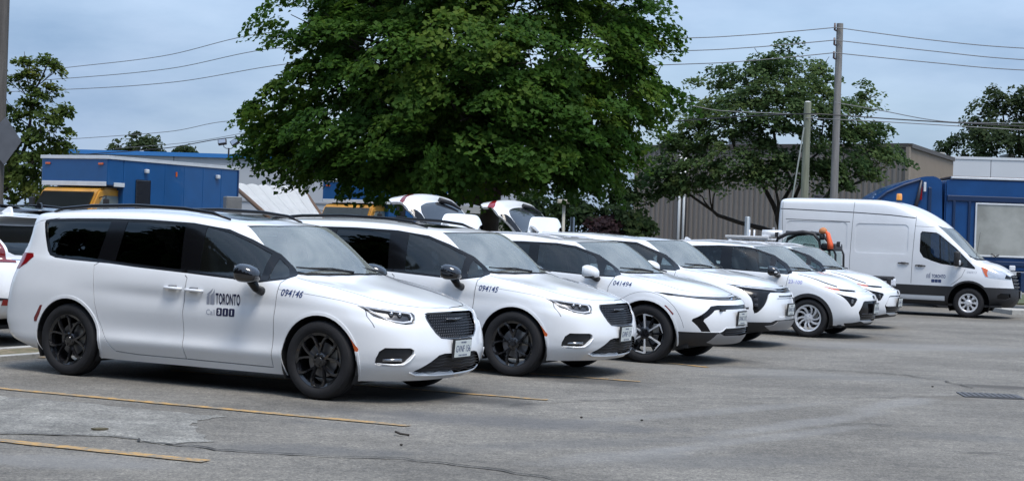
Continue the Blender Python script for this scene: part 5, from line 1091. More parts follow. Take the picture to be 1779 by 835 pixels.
def leaf_cloud(name, C, R, cnt, size, m, parent, flat=.45, droop=.35, centre=None, tone=None, seed=0):
    """sprays of leaves: C centres (n,3), R radii, cnt leaves in each; every leaf is a folded pointed blade"""
    rng = np.random.default_rng(seed); C = np.asarray(C, float); n = len(C); R = np.broadcast_to(np.asarray(R, float), (n,)); N_ = n * cnt
    idx = np.repeat(np.arange(n), cnt); ctr = C[idx]; cen = np.asarray(centre if centre is not None else C.mean(0), float)
    out = C - cen; out /= np.maximum(np.linalg.norm(out, axis=1, keepdims=True), 1e-6)
    up = np.array([0, 0, 1.0]); nrm = up * (1 - droop) + out * droop * 1.3 + rng.normal(0, .18, (n, 3)); nrm /= np.linalg.norm(nrm, axis=1, keepdims=True)
    p = rng.normal(0, 1, (N_, 3)); p /= np.linalg.norm(p, axis=1, keepdims=True); p *= (rng.random((N_, 1)) ** .45)
    nn = nrm[idx]; h = (p * nn).sum(1, keepdims=True); p = (p - nn * h * (1 - flat)); r2 = (p * p).sum(1, keepdims=True)
    p = p * R[idx][:, None]; p[:, 2] -= (r2[:, 0] * R[idx]) * .35
    pos = ctr + p
    # blade frame
    ln = nn + rng.normal(0, .42, (N_, 3)); ln /= np.linalg.norm(ln, axis=1, keepdims=True)
    a = rng.normal(0, 1, (N_, 3)) + out[idx] * 1.1 + np.array([0, 0, -.5]); a -= ln * (a * ln).sum(1, keepdims=True); a /= np.linalg.norm(a, axis=1, keepdims=True); b = np.cross(ln, a)
    s = size * (.65 + .7 * rng.random((N_, 1)))
    v0 = pos - a * s * .5; v1 = pos + b * s * .45 + ln * s * .10 + a * s * .05; v2 = pos + a * s * .6 - ln * s * .12; v3 = pos - b * s * .45 + ln * s * .10 + a * s * .05
    V = np.stack([v0, v1, v2, v3], 1).reshape(-1, 3)
    me = bpy.data.meshes.new(name); me.vertices.add(len(V)); me.vertices.foreach_set('co', V.ravel().astype(np.float32))
    F = np.arange(N_ * 4, dtype=np.int32).reshape(-1, 4); T = np.concatenate([F[:, [0, 1, 2]], F[:, [0, 2, 3]]], 1).reshape(-1, 3)
    me.loops.add(T.size); me.loops.foreach_set('vertex_index', T.ravel()); me.polygons.add(len(T)); me.polygons.foreach_set('loop_start', np.arange(0, T.size, 3, dtype=np.int32))
    tv = (tone if tone is not None else rng.random(n))[idx] * .65 + rng.random(N_) * .35
    at_ = me.attributes.new('tone', 'FLOAT', 'POINT'); at_.data.foreach_set('value', np.repeat(tv, 4).astype(np.float32))
    me.materials.append(m); me.update(calc_edges=True); me.validate()
    o = bpy.data.objects.new(name, me); COL.objects.link(o); o.parent = parent; return o
def lobe_sprays(lobes, per, rng, inner=.25, zflat=.8):
    """spray centres on the outer skins of the lobes (a few inside)"""
    out, tone = [], []
    for (c, r) in lobes:
        k = max(4, int(per * r * r)); lt = rng.random()
        d = rng.normal(0, 1, (k, 3)); d /= np.linalg.norm(d, axis=1, keepdims=True); d[:, 2] *= zflat
        rad_ = np.where(rng.random(k) < inner, rng.random(k) * .75, .75 + .35 * rng.random(k)); P = np.array(c) + d * (r * rad_)[:, None]; out.append(P); tone.append(np.clip(.6 * lt + .4 * rng.random(k), 0, 1))
    return np.concatenate(out), np.concatenate(tone)
def limb(bm, a, b, r0, r1, rng, wob=.12, n=7, sag=0.0):
    a, b = Vector(a), Vector(b); L = (b - a).length; pts = []
    for k in range(n + 1):
        t = k / n; p = a.lerp(b, t); w = math.sin(math.pi * t) * wob * L * .5; p += Vector((rng.normal(0, w * .4), rng.normal(0, w * .4), rng.normal(0, w * .25) + sag * math.sin(math.pi * t))); pts.append(p)
    tube(bm, pts, [r0 + (r1 - r0) * (k / n) ** .8 for k in range(n + 1)], 8); return pts
def tree(name, base, h_fork, r_trunk, lobes, label, group, lm, bark, leaf, cnt, per, spray=.55, seed=1, limbs=None, flat=.45, droop=.35, twig=True, inner=.25, n_main=7):
    """tree > trunk, limbs, crown"""
    rng = np.random.default_rng(seed); root = empty(name, base, 0, label, 'tree', group); base = Vector(base)
    L = [((c[0] - base.x, c[1] - base.y, c[2] - base.z), r) for c, r in lobes]
    bm = NB(); top = Vector((rng.normal(0, .1), rng.normal(0, .1), h_fork)); ts = np.linspace(0, 1, 7)
    tube(bm, [Vector((0, 0, -.1)).lerp(top, t) for t in ts], [r_trunk * (1.5 if t < .05 else 1.0 - .25 * t) for t in ts], 12); tr = bm_obj('trunk', bm, bark, root, True)
    bm = NB(); cs = np.array([c for c, r in L]); far = [int(np.argmax(np.linalg.norm(cs - np.array(top), axis=1)))]
    while len(far) < min(n_main, len(L)):
        dd = np.min([np.linalg.norm(cs - cs[f], axis=1) for f in far], axis=0); far.append(int(np.argmax(dd)))
    mains = []
    for f in far:
        c, r = L[f]; q = limb(bm, top - Vector((0, 0, .35 * rng.random() * h_fork * .5)), c, r_trunk * .55, r_trunk * .12, rng, .20); mains.append(q)
    for i, (c, r) in enumerate(L):
        if i in far: continue
        q = min(mains, key=lambda q: min((Vector(c) - p).length for p in q)); k = int(np.argmin([(Vector(c) - p).length for p in q])); k = max(2, min(k - 1, 5)); q = limb(bm, q[k], c, r_trunk * (.34 - .04 * k), r_trunk * .07, rng, .2, 6)
        if twig:
            for _ in range(2):
                st = q[rng.integers(3, len(q) - 1)]; d = rng.normal(0, 1, 3); d[2] = abs(d[2]) * .6; d /= np.linalg.norm(d); limb(bm, st, Vector(c) + Vector(d) * r * .8, r_trunk * .07, .008, rng, .2, 4)
    tag(bm_obj('limbs', bm, bark, root, True), kind='stuff')
    S, tone = lobe_sprays(L, per, rng, inner); leaf_cloud('crown', S, spray * (.7 + .6 * rng.random(len(S))), cnt, leaf, lm, root, flat, droop, np.mean([c for c, r in L], 0), tone, seed)
    return root
# ------------------------------------------------------------------ ground
def gp(px, py, z=0.0):
    """the ground point seen at photo pixel (px, py)"""
    r = at(px, py, 1.0) - Vector((0, 0, CAM_Z)); t = (z - CAM_Z) / r.z; return Vector((r.x * t, r.y * t, z))
def asphalt_mat(name='asphalt', c0=(.150, .141, .126), c1=(.222, .210, .188), sc=.55, marks=True):
    m = bpy.data.materials.new(name); m.use_nodes = True; n = m.node_tree; L = n.links.new; b = n.nodes['Principled BSDF']
    tcn = n.nodes.new('ShaderNodeTexCoord')
    def noise(sc, det=5, ro=.6, vec=None, scale=None):
        q = n.nodes.new('ShaderNodeTexNoise'); q.inputs['Scale'].default_value = sc; q.inputs['Detail'].default_value = det; q.inputs['Roughness'].default_value = ro
        if scale:
            mp = n.nodes.new('ShaderNodeMapping'); mp.inputs['Scale'].default_value = scale; mp.inputs['Rotation'].default_value = (0, 0, rad(vec or 0)); L(tcn.outputs['Object'], mp.inputs['Vector']); L(mp.outputs['Vector'], q.inputs['Vector'])
        else: L(tcn.outputs['Object'], q.inputs['Vector'])
        return q.outputs['Fac']
    def ramp(f, a, ca, bb, cb):
        r = n.nodes.new('ShaderNodeValToRGB'); r.color_ramp.elements[0].position = a; r.color_ramp.elements[0].color = (*ca, 1); r.color_ramp.elements[1].position = bb; r.color_ramp.elements[1].color = (*cb, 1); L(f, r.inputs['Fac']); return r.outputs['Color']
    def mixc(fac, a, c, mode='MIX'):
        q = n.nodes.new('ShaderNodeMix'); q.data_type = 'RGBA'; q.blend_type = mode
        if isinstance(fac, float): q.inputs[0].default_value = fac
        else: L(fac, q.inputs[0])
        L(a, q.inputs[6])
        if isinstance(c, tuple): q.inputs[7].default_value = (*c, 1)
        else: L(c, q.inputs[7])
        return q.outputs[2]
    col = ramp(noise(sc, 6, .55), .36, c0, .66, c1)
    col = mixc(.85, col, ramp(noise(1.1, 7, .7, 62, (.35, 2.4, 1)), .30, (.80, .80, .81), .70, (1.12, 1.11, 1.09)), 'MULTIPLY')
    col = mixc(.9, col, ramp(noise(7, 5, .75), .34, (.74, .74, .75), .68, (1.24, 1.23, 1.21)), 'MULTIPLY')
    col = mixc(.9, col, ramp(noise(21, 3, .85), .35, (.68, .68, .68), .66, (1.30, 1.295, 1.275)), 'MULTIPLY')
    col = mixc(.9, col, ramp(noise(48, 2, .9), .36, (.55, .55, .55), .66, (1.40, 1.39, 1.36)), 'MULTIPLY')
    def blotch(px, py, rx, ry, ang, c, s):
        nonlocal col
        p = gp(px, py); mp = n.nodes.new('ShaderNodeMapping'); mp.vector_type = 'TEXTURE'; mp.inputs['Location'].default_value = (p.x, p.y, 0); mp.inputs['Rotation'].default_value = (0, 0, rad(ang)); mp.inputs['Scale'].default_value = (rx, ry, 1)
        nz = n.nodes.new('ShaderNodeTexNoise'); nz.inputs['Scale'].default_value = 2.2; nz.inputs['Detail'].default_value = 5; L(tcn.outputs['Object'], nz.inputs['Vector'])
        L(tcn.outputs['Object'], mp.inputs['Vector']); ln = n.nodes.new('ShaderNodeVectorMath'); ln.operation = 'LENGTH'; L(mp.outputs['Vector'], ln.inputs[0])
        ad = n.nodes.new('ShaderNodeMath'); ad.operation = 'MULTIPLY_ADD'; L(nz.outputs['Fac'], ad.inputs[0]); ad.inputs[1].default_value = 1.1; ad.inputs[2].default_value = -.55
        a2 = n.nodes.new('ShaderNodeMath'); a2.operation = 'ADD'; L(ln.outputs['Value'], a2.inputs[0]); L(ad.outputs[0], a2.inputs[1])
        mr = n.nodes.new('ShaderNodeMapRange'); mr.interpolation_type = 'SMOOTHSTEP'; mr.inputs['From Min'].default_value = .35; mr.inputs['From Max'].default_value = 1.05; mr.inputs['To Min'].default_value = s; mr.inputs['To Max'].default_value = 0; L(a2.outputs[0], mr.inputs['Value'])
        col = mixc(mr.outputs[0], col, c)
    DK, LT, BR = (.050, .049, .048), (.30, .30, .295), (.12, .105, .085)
    # oil drips and painted under-car shade where the cars stand, pale scrubbed streaks and dusty stretches
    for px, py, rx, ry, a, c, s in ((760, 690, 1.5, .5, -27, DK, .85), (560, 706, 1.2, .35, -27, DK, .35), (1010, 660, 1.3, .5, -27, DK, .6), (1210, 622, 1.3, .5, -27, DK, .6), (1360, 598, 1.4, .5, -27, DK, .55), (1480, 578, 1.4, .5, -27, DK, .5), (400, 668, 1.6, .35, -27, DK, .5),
                                   (1395, 735, 2.2, .22, 50, LT, .26), (1330, 760, 2.0, .20, 46, LT, .22), (1560, 700, 1.6, .25, 56, LT, .24), (1230, 715, 2.4, .25, 42, LT, .2), (1100, 790, 1.2, .3, 40, LT, .22), (1500, 600, 4.5, 1.2, 10, (.24, .235, .225), .45), (1250, 640, 3.0, .8, -20, (.23, .225, .21), .4),
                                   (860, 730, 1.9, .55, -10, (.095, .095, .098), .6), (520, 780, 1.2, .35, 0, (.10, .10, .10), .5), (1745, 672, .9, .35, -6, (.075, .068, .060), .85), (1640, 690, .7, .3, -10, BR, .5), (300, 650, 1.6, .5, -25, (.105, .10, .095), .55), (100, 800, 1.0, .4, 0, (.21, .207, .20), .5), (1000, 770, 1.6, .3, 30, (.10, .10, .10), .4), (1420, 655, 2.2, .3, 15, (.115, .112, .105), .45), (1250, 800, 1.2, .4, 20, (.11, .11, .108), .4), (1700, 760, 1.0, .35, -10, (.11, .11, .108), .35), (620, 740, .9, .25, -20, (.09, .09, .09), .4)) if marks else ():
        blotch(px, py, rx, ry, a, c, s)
    L(col, b.inputs['Base Color']); b.inputs['Roughness'].default_value = .82; b.inputs['Specular IOR Level'].default_value = .35
    bp = n.nodes.new('ShaderNodeBump'); bp.inputs['Strength'].default_value = .55; bp.inputs['Distance'].default_value = .012; L(noise(85, 3, .7), bp.inputs['Height']); L(bp.outputs['Normal'], b.inputs['Normal']); return m
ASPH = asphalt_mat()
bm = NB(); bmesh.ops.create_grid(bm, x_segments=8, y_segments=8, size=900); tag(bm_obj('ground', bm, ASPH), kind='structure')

def worn_mat(name, c, wear, sc, cut):
    m = bpy.data.materials.new(name); m.use_nodes = True; n = m.node_tree; L = n.links.new; b = n.nodes['Principled BSDF']; tcn = n.nodes.new('ShaderNodeTexCoord')
    q = n.nodes.new('ShaderNodeTexNoise'); q.inputs['Scale'].default_value = sc; q.inputs['Detail'].default_value = 7; q.inputs['Roughness'].default_value = .75; L(tcn.outputs['Object'], q.inputs['Vector'])
    r = n.nodes.new('ShaderNodeValToRGB'); r.color_ramp.elements[0].position = cut; r.color_ramp.elements[0].color = (*wear, 1); r.color_ramp.elements[1].position = cut + .16; r.color_ramp.elements[1].color = (*c, 1); L(q.outputs['Fac'], r.inputs['Fac'])
    L(r.outputs['Color'], b.inputs['Base Color']); b.inputs['Roughness'].default_value = .8
    b2 = n.nodes.new('ShaderNodeBump'); b2.inputs['Strength'].default_value = .4; b2.inputs['Distance'].default_value = .01; q2 = n.nodes.new('ShaderNodeTexNoise'); q2.inputs['Scale'].default_value = 90; L(tcn.outputs['Object'], q2.inputs['Vector']); L(q2.outputs['Fac'], b2.inputs['Height']); L(b2.outputs['Normal'], b.inputs['Normal']); return m
YEL = worn_mat('line_yellow', (.46, .27, .085), (.20, .175, .135), 9, .43); CONC = asphalt_mat('patch_concrete', (.165, .161, .149), (.295, .289, .268), 1.6, False); CRACK = mat('crack_dark', (.035, .033, .03), .95)
KERB = worn_mat('kerb_concrete', (.42, .41, .38), (.24, .23, .21), 5, .35); SOIL = worn_mat('dry_soil', (.22, .17, .11), (.11, .10, .05), 6, .45)
def sheet(name, pts, m, z, jit=0.0):
    bm = NB(); rng = np.random.default_rng(len(pts)); P = dense([(p.x, p.y) for p in pts], .12) if jit else [(p.x, p.y) for p in pts]
    vs = [bm.verts.new((x + rng.normal(0, jit) * (jit > 0), y + rng.normal(0, jit) * (jit > 0), z)) for x, y in P]; f = bm.faces.new(vs); bmesh.ops.recalc_face_normals(bm, faces=[f])
    if f.normal.z < 0: f.normal_flip()
    bmesh.ops.triangulate(bm, faces=bm.faces[:]); return tag(bm_obj(name, bm, m), kind='structure')
def strip_between(name, a, b, w, m, z=.004, jit=.004):
    a, b = Vector(a), Vector(b); d = (b - a).normalized(); nn = Vector((-d.y, d.x, 0)) * w / 2; return sheet(name, [a + nn, b + nn, b - nn, a - nn], m, z, jit)
sheet('concrete_patch', [gp(*p) for p in [(-60, 684), (0, 688), (150, 700), (300, 716), (390, 724), (345, 731), (338, 738), (345, 752), (368, 766), (290, 771), (200, 757), (120, 756), (0, 753), (-60, 748)]], CONC, .004, .03)
dA = (gp(710, 740) - gp(0, 675)).normalized()
strip_between('parking_line', gp(0, 675) - dA * 1.2, gp(710, 740), .105, YEL, .008)
strip_between('parking_line', gp(0, 767) - dA * 1.2, gp(358, 802), .125, YEL, .008)
strip_between('parking_line', gp(300, 644), gp(952, 695), .085, YEL, .008)
strip_between('parking_line', gp(800, 640), gp(1112, 663), .08, YEL, .008)
strip_between('parking_line', gp(1080, 622), gp(1230, 638), .10, YEL, .008)
strip_between('parking_line', gp(20, 616), gp(78, 622), .10, YEL, .008)
def crack(pts, w, seed):
    rng = np.random.default_rng(seed); P = [gp(*p) for p in pts]; q = []
    for a, b in zip(P, P[1:]):
        k = max(2, int((b - a).length / .10)); q += [a.lerp(b, t / k) + Vector((rng.normal(0, .016), rng.normal(0, .022), 0)) for t in range(k)]
    q.append(P[-1]); bm = NB(); L_, R_ = [], []
    for i, p in enumerate(q):
        d = (q[min(i + 1, len(q) - 1)] - q[max(0, i - 1)]).normalized(); nn = Vector((-d.y, d.x, 0)) * w * (.25 + .9 * rng.random()) * .5; L_.append(bm.verts.new((*(p + nn).xy, .0115))); R_.append(bm.verts.new((*(p - nn).xy, .0115)))
    for i in range(len(q) - 1): bm.faces.new((R_[i], R_[i + 1], L_[i + 1], L_[i]))
    tag(bm_obj('pavement_crack', bm, CRACK), kind='structure')
crack([(-30, 752), (120, 757), (200, 758), (290, 772), (400, 783), (560, 793), (700, 797), (850, 815), (990, 836)], .035, 1)
crack([(1100, 628), (1150, 632), (1330, 640), (1480, 645), (1560, 650), (1640, 662), (1690, 674)], .032, 2)
crack([(880, 704), (1010, 697), (1150, 693), (1400, 692), (1600, 690), (1680, 688)], .018, 3)
crack([(1460, 738), (1520, 737), (1560, 742)], .015, 4); crack([(1660, 787), (1720, 788), (1790, 793)], .02, 6)
# median kerb behind the row
TH = rad(27); FW = Vector((math.cos(TH), -math.sin(TH), 0)); LF = Vector((math.sin(TH), math.cos(TH), 0)); V1 = Vector((-1.3085, 14.982, 0))
def along(x, l): return V1 + FW * x + LF * l
for x0, x1, m, h, nm in ((-4.83, -4.68, KERB, .05, 'kerb'), (-5.42, -4.83, SOIL, .04, 'median_soil'), (-5.57, -5.42, KERB, .05, 'kerb')):
    bm = NB(); a, b, c, d = along(x0, -14), along(x1, -14), along(x1, 26), along(x0, 26); prs = [(p.x, p.y) for p in (a, b, c, d)]; prism(bm, prs, -.02, h, 'z'); tag(bm_obj(nm, bm, m), kind='structure')
bm = NB(); prism(bm, [(12.9, 39.2), (30, 40.2), (30, 40.36), (12.9, 39.36)], -.02, .12, 'z'); tag(bm_obj('kerb', bm, KERB), kind='structure')
bm = NB(); prism(bm, [(12.9, 39.36), (30, 40.36), (30, 41.6), (12.9, 40.9)], -.02, .11, 'z'); tag(bm_obj('pavement', bm, KERB), kind='structure')
bm = NB(); prism(bm, [(-60, 47), (60, 47), (60, 57), (-60, 57)], -.02, .05, 'z'); tag(bm_obj('grass_verge', bm, worn_mat('grass_ground', (.05, .075, .02), (.09, .085, .04), 3, .4)), kind='structure')
# drain, litter
t = empty('drain_grate', gp(1722, 688), rad(-6), 'rusty slotted drain grate sunk in the asphalt at right', 'drain')
bm = NB(); box(bm, (0, 0, .006), (.66, .50, .012)); bm_obj('grate_frame', bm, mat('iron_dark', (.11, .11, .115), .7, .4), t)
bm = NB(); box(bm, (0, 0, .0135), (.58, .42, .003)); bm_obj('grate_pit', bm, CRACK, t)
for k in range(9):
    bm = NB(); box(bm, (-.26 + k * .065, 0, .016), (.042, .42, .004)); bm_obj('grate_bar', bm, mat('iron_dark', (.11, .11, .115), .7, .4), t)
def twig(px, py, pts, label, name, m, r=.006):
    o = gp(px, py); bm = NB(); tube(bm, [(a, b, c + .012) for a, b, c in pts], r, 5); q = bm_obj(name, bm, m, None, True); q.location = o; tag(q, label, 'litter')
TW = mat('twig_dark', (.03, .025, .02), .8)
twig(700, 757, [(-.03, .07, 0), (-.06, .05, .015), (-.06, .01, .02), (-.02, -.02, .01), (.05, -.01, 0)], 'small hooked black strap lying on open asphalt', 'strap_scrap', TW, .009)
bm = NB(); prism(bm, [(-.06, -.02), (-.02, -.045), (.03, -.03), (.065, .01), (.03, .035), (-.02, .03)], .008, .02, 'z'); q = bm_obj('dead_leaf', bm, mat('leaf_brown', (.10, .085, .05), .8)); q.location = gp(173, 747); tag(q, 'brown dead leaf lying on the pale concrete patch', 'leaf')
for k, (px, py) in enumerate(((697, 774), (1620, 672), (1115, 731), (1010, 726))):
    bm = NB(); bmesh.ops.create_icosphere(bm, subdivisions=1, radius=.011)
    q = bm_obj('pebble', bm, TW); q.location = gp(px, py) + Vector((0, 0, .010)); q.scale = (1.4, 1, .8); tag(q, ('dark pebble on the asphalt near the front minivan', 'dark pebble on the asphalt left of the drain', 'dark pebble in the middle of the empty lane', 'dark pebble on the asphalt below the second minivan')[k], 'pebble', 'loose pebbles on the asphalt')

# ------------------------------------------------------------------ the parked row
ROW = 'white municipal cars parked in a row'
v = empty('minivan', (-1.3085, 14.982, 0), rad(-27.63), 'white minivan numbered 094146 with city lettering on its front door', 'minivan', ROW); minivan(v, '094146', 'GVNF 156')
v = empty('minivan', (.4709, 18.049, 0), rad(-26.45), 'white minivan numbered 094145 parked behind the lettered one', 'minivan', ROW); minivan(v, '094145', 'GVNF 157', logo=False)
v = empty('crossover', (2.172, 20.543, 0), rad(-27), 'white crossover numbered 041494 with black hexagon nose and open tailgate', 'car', ROW); crossover_a(v)
v = empty('crossover', (3.45, 24.2, 0), rad(-27), 'white crossover with tall black corner lamps and open tailgate', 'car', ROW); crossover_b(v)
v = empty('hatchback', (5.565, 27.222, 0), rad(-27), 'white hatchback numbered 23-100 with dark grille and silver swirl wheels', 'car', ROW); hatch_ev(v, '23-100')
v = empty('hatchback', (6.87, 30.7, 0), rad(-27), 'white hatchback with white grille cover, last in the row before the van', 'car', ROW); hatch_ev(v, None, False)
v = empty('cargo_van', (11.29, 37.305, 0), rad(-22), 'tall white cargo van with amber roof beacon and black lower trim', 'van'); cargo_van(v)

def parked_suv(root, paint, wb, dims, rails=None):
    sk = suv_skin(*dims); w = dims[2]
    R = [Reg('window_trim', 'side', [(-.45, 1.14), (-1.4, 1.16), (-2.2, 1.19), (-2.7, 1.24), (-3.0, 1.36), (-2.9, 1.46), (-2.4, 1.53), (-1.9, 1.54), (-1.4, 1.53), (-1.1, 1.48), (-.8, 1.36)], BLACKG, -.002, .012),
         Reg('side_window', 'side', [(-1.55, 1.19), (-.80, 1.165), (-.9, 1.37), (-1.2, 1.46), (-1.6, 1.50)], PRIV, -.006, 0), Reg('rear_side_window', 'side', [(-2.5, 1.24), (-1.65, 1.20), (-1.68, 1.505), (-2.4, 1.495)], PRIV, -.006, 0),
         *suv_common(0, w / .985, paint),
         Reg('bumper_lower', 'rear', [(0, .60), (.70, .60), (.92, .62), (.92, .1), (0, .1)], BLACKP, .004, .02, center=True),
         Reg('rear_reflector', 'rear', [(.45, .585), (.78, .59), (.78, .52), (.45, .515)], REDL, .010, .02),
         Reg('number_recess', 'rear', [(0, .95), (.36, .95), (.38, .78), (0, .78)], paint, -.015, .02, center=True),
         Reg('tailgate_window', 'uv', [(0, 6.3), (1.25, 6.3), (1.55, 6.6), (1.6, 7.6), (1.5, 8.6), (1.3, 8.85), (0, 8.85)], PRIV, .001, .01, center=True),
         Reg('chrome_bar', 'uv', [(0, 5.55), (1.4, 5.55), (1.4, 5.75), (0, 5.75)], CHROME, .006, .01, center=True),
         Reg('taillight', 'uv', [(1.25, 4.95), (2.7, 4.9), (2.75, 5.4), (2.2, 5.8), (2.15, 6.6), (2.2, 8.0), (1.85, 8.0), (1.72, 6.7), (1.65, 5.6), (1.25, 5.5)], DKRED, .008, .02),
         Reg('arch', 'side', arc(0, .37, .42, -38, 218, 20), paint, hole=True), Reg('arch2', 'side', arc(-wb, .37, .42, -38, 218, 20), paint, hole=True)]
    build_skin(root, sk, R, paint)
    for cx in (0, -wb): lip_liner(root, cx, .43, .37, w - .02, .42)
    floor_pan(root, -3.3, .55, .74, .27); place_wheels(root, (0, -wb), .365, .25, .23, 'six', w - .01); fin(root, -2.75, dims[10] - .005, paint); mirror(root, -.66, w - .06, 1.18, paint, 1, BLACKP)
    if rails: rail(root, [(-3.1, .60, dims[10] - .07), (-2.9, .62, dims[10] - .01), (-2.2, .64, dims[10] + .03), (-1.5, .62, dims[10] + .01), (-1.2, .6, dims[10] - .06)], [.012, .018, .02, .018, .010], rails)
    bm = NB(); box(bm, (-1.9, 0, .75), (2.4, 1.3, .5), bev=.1); bm_obj('cabin_floor', bm, SEATM, root); seats(root, (-1.35, -2.25), .37, .72, SEATM)
v = empty('rear_parked_suv', (-8.93, 20.8, 0), rad(153), 'white car with red tail lamps seen from behind at the left edge', 'car'); v.name = 'crossover'
parked_suv(v, PAINT, 2.66, (.92, -3.66, .925, 2.66, .24, .90, 1.12, 1.15, 1.53, 1.53, 1.66, -3.45, 0, .56, (.50, .20, .045), 1.02))
v = empty('crossover', (-9.75, 24.7, 0), rad(153), 'black car behind the white one, only its dark roof and rails showing', 'car')
parked_suv(v, mat('black_paint', (.012, .013, .016), .25, 0, 1.0), 2.8, (.95, -3.85, .97, 2.8, .26, .98, 1.18, 1.22, 1.62, 1.62, 1.76, -3.6, 0, .6, (.50, .20, .045), 1.05), BLACKG)
v = empty('utility_tractor', (6.50, 33.1, 0), rad(-20), 'black framed compact tractor with glazed cab standing before the white van', 'tractor'); utility_tractor(v); M = v.matrix_basis.copy(); v.scale = (.70, 1, 1)
# orange work cloth bunched over the cab corner
HV = mat('hi_vis_orange', (.85, .13, .04), .6, bump=.3, bscale=30); CAPM = mat('tan_cloth', (.50, .20, .08), .8)
bm = NB(); top = Vector((.36, -.60, 1.80))
tube(bm, [top + Vector((.03, -.07, .10)), top + Vector((.07, -.09, .05)), top + Vector((.10, -.12, -.05)), top + Vector((.13, -.12, -.16)), top + Vector((.14, -.12, -.27))], [.025, .045, .055, .065, .065], 12)
for q in bm.verts: q.co.x += .012 * math.sin(q.co.z * 55)
o = bm_obj('work_vest', bm, HV, None, True); o.matrix_basis = M; tag(o, 'bright orange vest hung over the corner of the black tractor cab', 'vest')
bm = NB(); bmesh.ops.create_uvsphere(bm, u_segments=16, v_segments=10, radius=.085)
for q in bm.verts: q.co = Vector((q.co.x * 1.05, q.co.y * .95, q.co.z * (1.0 if q.co.z > -.03 else .7))) + top + Vector((-.03, -.05, .10))
o = bm_obj('cap', bm, CAPM, None, True); o.matrix_basis = M; tag(o, 'round tan and orange cap resting on top of the tractor cab', 'cap')
bm = NB(); tube(bm, [top + Vector((-.05, -.05, .04)), top + Vector((-.05, -.05, -.08))], [.06, .05], 10); q = bm_obj('brim', bm, BLACKP, o, True)

# pipe rack left of the van
v = empty('pipe_rack', (5.55, 35.2, 0), rad(-22), 'white pipe rack with two short pegs and a drum, left of the van', 'rack')
part_box(v, 'rack_deck', (0, 0, 1.70), (.95, 1.2, .05), PAINT, .01); part_box(v, 'rack_edge', (0, -.60, 1.74), (1.0, .04, .05), PAINT, .008)
for x in (-.42, .42):
    for y in (-.5, .5): part_box(v, 'rack_leg', (x, y, .84), (.05, .05, 1.68), PAINT, .006)
for x in (.02, .13):
    bm = NB(); tube(bm, [(x, -.45, 1.72), (x, -.45, 1.90)], .022, 8); bm_obj('peg', bm, PAINT, v, True)
bm = NB(); tube(bm, [(.30, -.35, 1.83), (.75, -.35, 1.83)], .085, 14); bm_obj('drum', bm, PAINT, v, True)

# ------------------------------------------------------------------ trucks
c1 = at(188, 300, 40.5); hd = rad(-117.9); lft = Vector((math.cos(hd + math.pi / 2), math.sin(hd + math.pi / 2), 0))
o1 = Vector((c1.x, c1.y, 0)) - lft * 1.2
t1 = empty('box_truck', o1, hd, 'large blue box truck with yellow cab at left beyond the cars', 'truck', 'yellow cabbed blue box trucks'); box_truck(t1)
t2 = copy_tree(t1); t2.location = o1 + (at(640, 360, 52.5) - at(163, 330, 40.6)) * Vector((1, 1, 0)); t2['label'] = 'blue box truck with yellow cab partly hidden under the big maple'
v = empty('refuse_truck', (9.98, 43.6, -.08), rad(-4), 'blue refuse truck with curved hopper and steel side panel behind the van', 'truck'); rear_loader(v)
v = empty('storage_locker', (at(404, 350, 39).x, 39.0, 0), rad(20), 'grey steel locker standing at the tail of the blue truck', 'locker')
GRY = mat('locker_grey', (.20, .205, .21), .5, .2, var=.1); part_box(v, 'locker_body', (0, 0, 1.16), (.40, .5, 2.32), GRY, .02); part_box(v, 'locker_door', (0, -.257, 1.2), (.35, .012, 2.1), GRY, .004); part_box(v, 'locker_plinth', (0, 0, .04), (.44, .54, .08), UNDER, .01)

# ------------------------------------------------------------------ buildings
BRN = mat('cladding_brown', (.205, .180, .158), .6, .1, var=.10, vscale=.4); BRN2 = mat('cladding_tan', (.25, .207, .163), .65, .05, var=.10, vscale=.5); TRIMB = mat('trim_brown', (.075, .062, .052), .5, .3); WHT = mat('pipe_white', (.62, .63, .62), .45)
a, b, c = at(1108, 258, 65), at(1580, 255, 58), at(1655, 275, 66); H_ = 5.46
v = empty('warehouse', (0, 0, 0), 0, 'brown ribbed metal warehouse behind the trees at right', 'building')
ga, gb_, gc = (Vector((p.x, p.y, 0)) for p in (a, b, c)); cladding(v, ga, gb_, H_, BRN); cladding(v, gb_, gc, H_, BRN2)
def wallbox(root, name, p, q, z0, z1, th, m, off=0.0):
    p, q = Vector(p), Vector(q); d = (q - p); L = d.length; d /= L; nn = Vector((d.y, -d.x, 0)); mid = (p + q) / 2 + nn * off
    bm = NB(); box(bm, (0, 0, 0), (L, th, z1 - z0)); o = bm_obj(name, bm, m, root); o.location = (mid.x, mid.y, (z0 + z1) / 2); o.rotation_euler = (0, 0, math.atan2(d.y, d.x)); return o
for p, q in ((ga, gb_), (gb_, gc)): wallbox(v, 'roof_trim', p, q, H_ - .02, H_ + .14, .16, TRIMB, .03); wallbox(v, 'base_wall', p, q, 0, .45, .10, mat('base_concrete', (.30, .29, .27), .8), .06)
wallbox(v, 'corner_trim', gb_ - (gb_ - ga).normalized() * .09, gb_ + (gb_ - ga).normalized() * .05, 0, H_, .16, BRN2, .04); wallbox(v, 'corner_trim', ga - (gb_ - ga).normalized() * .05, ga + (gb_ - ga).normalized() * .12, 0, H_, .16, BRN2, .04)
bd = ga + (gc - gb_) * .98; cd = gc
for p, q in ((bd, ga), (gc - (gc - gb_) * .02, bd)): wallbox(v, 'side_wall', p, q, 0, H_, .12, BRN)
bm = NB(); f = bm.faces.new([bm.verts.new((p.x, p.y, H_ + .06)) for p in (ga, gb_, gc, bd)]); bm_obj('roof', bm, TRIMB, v)
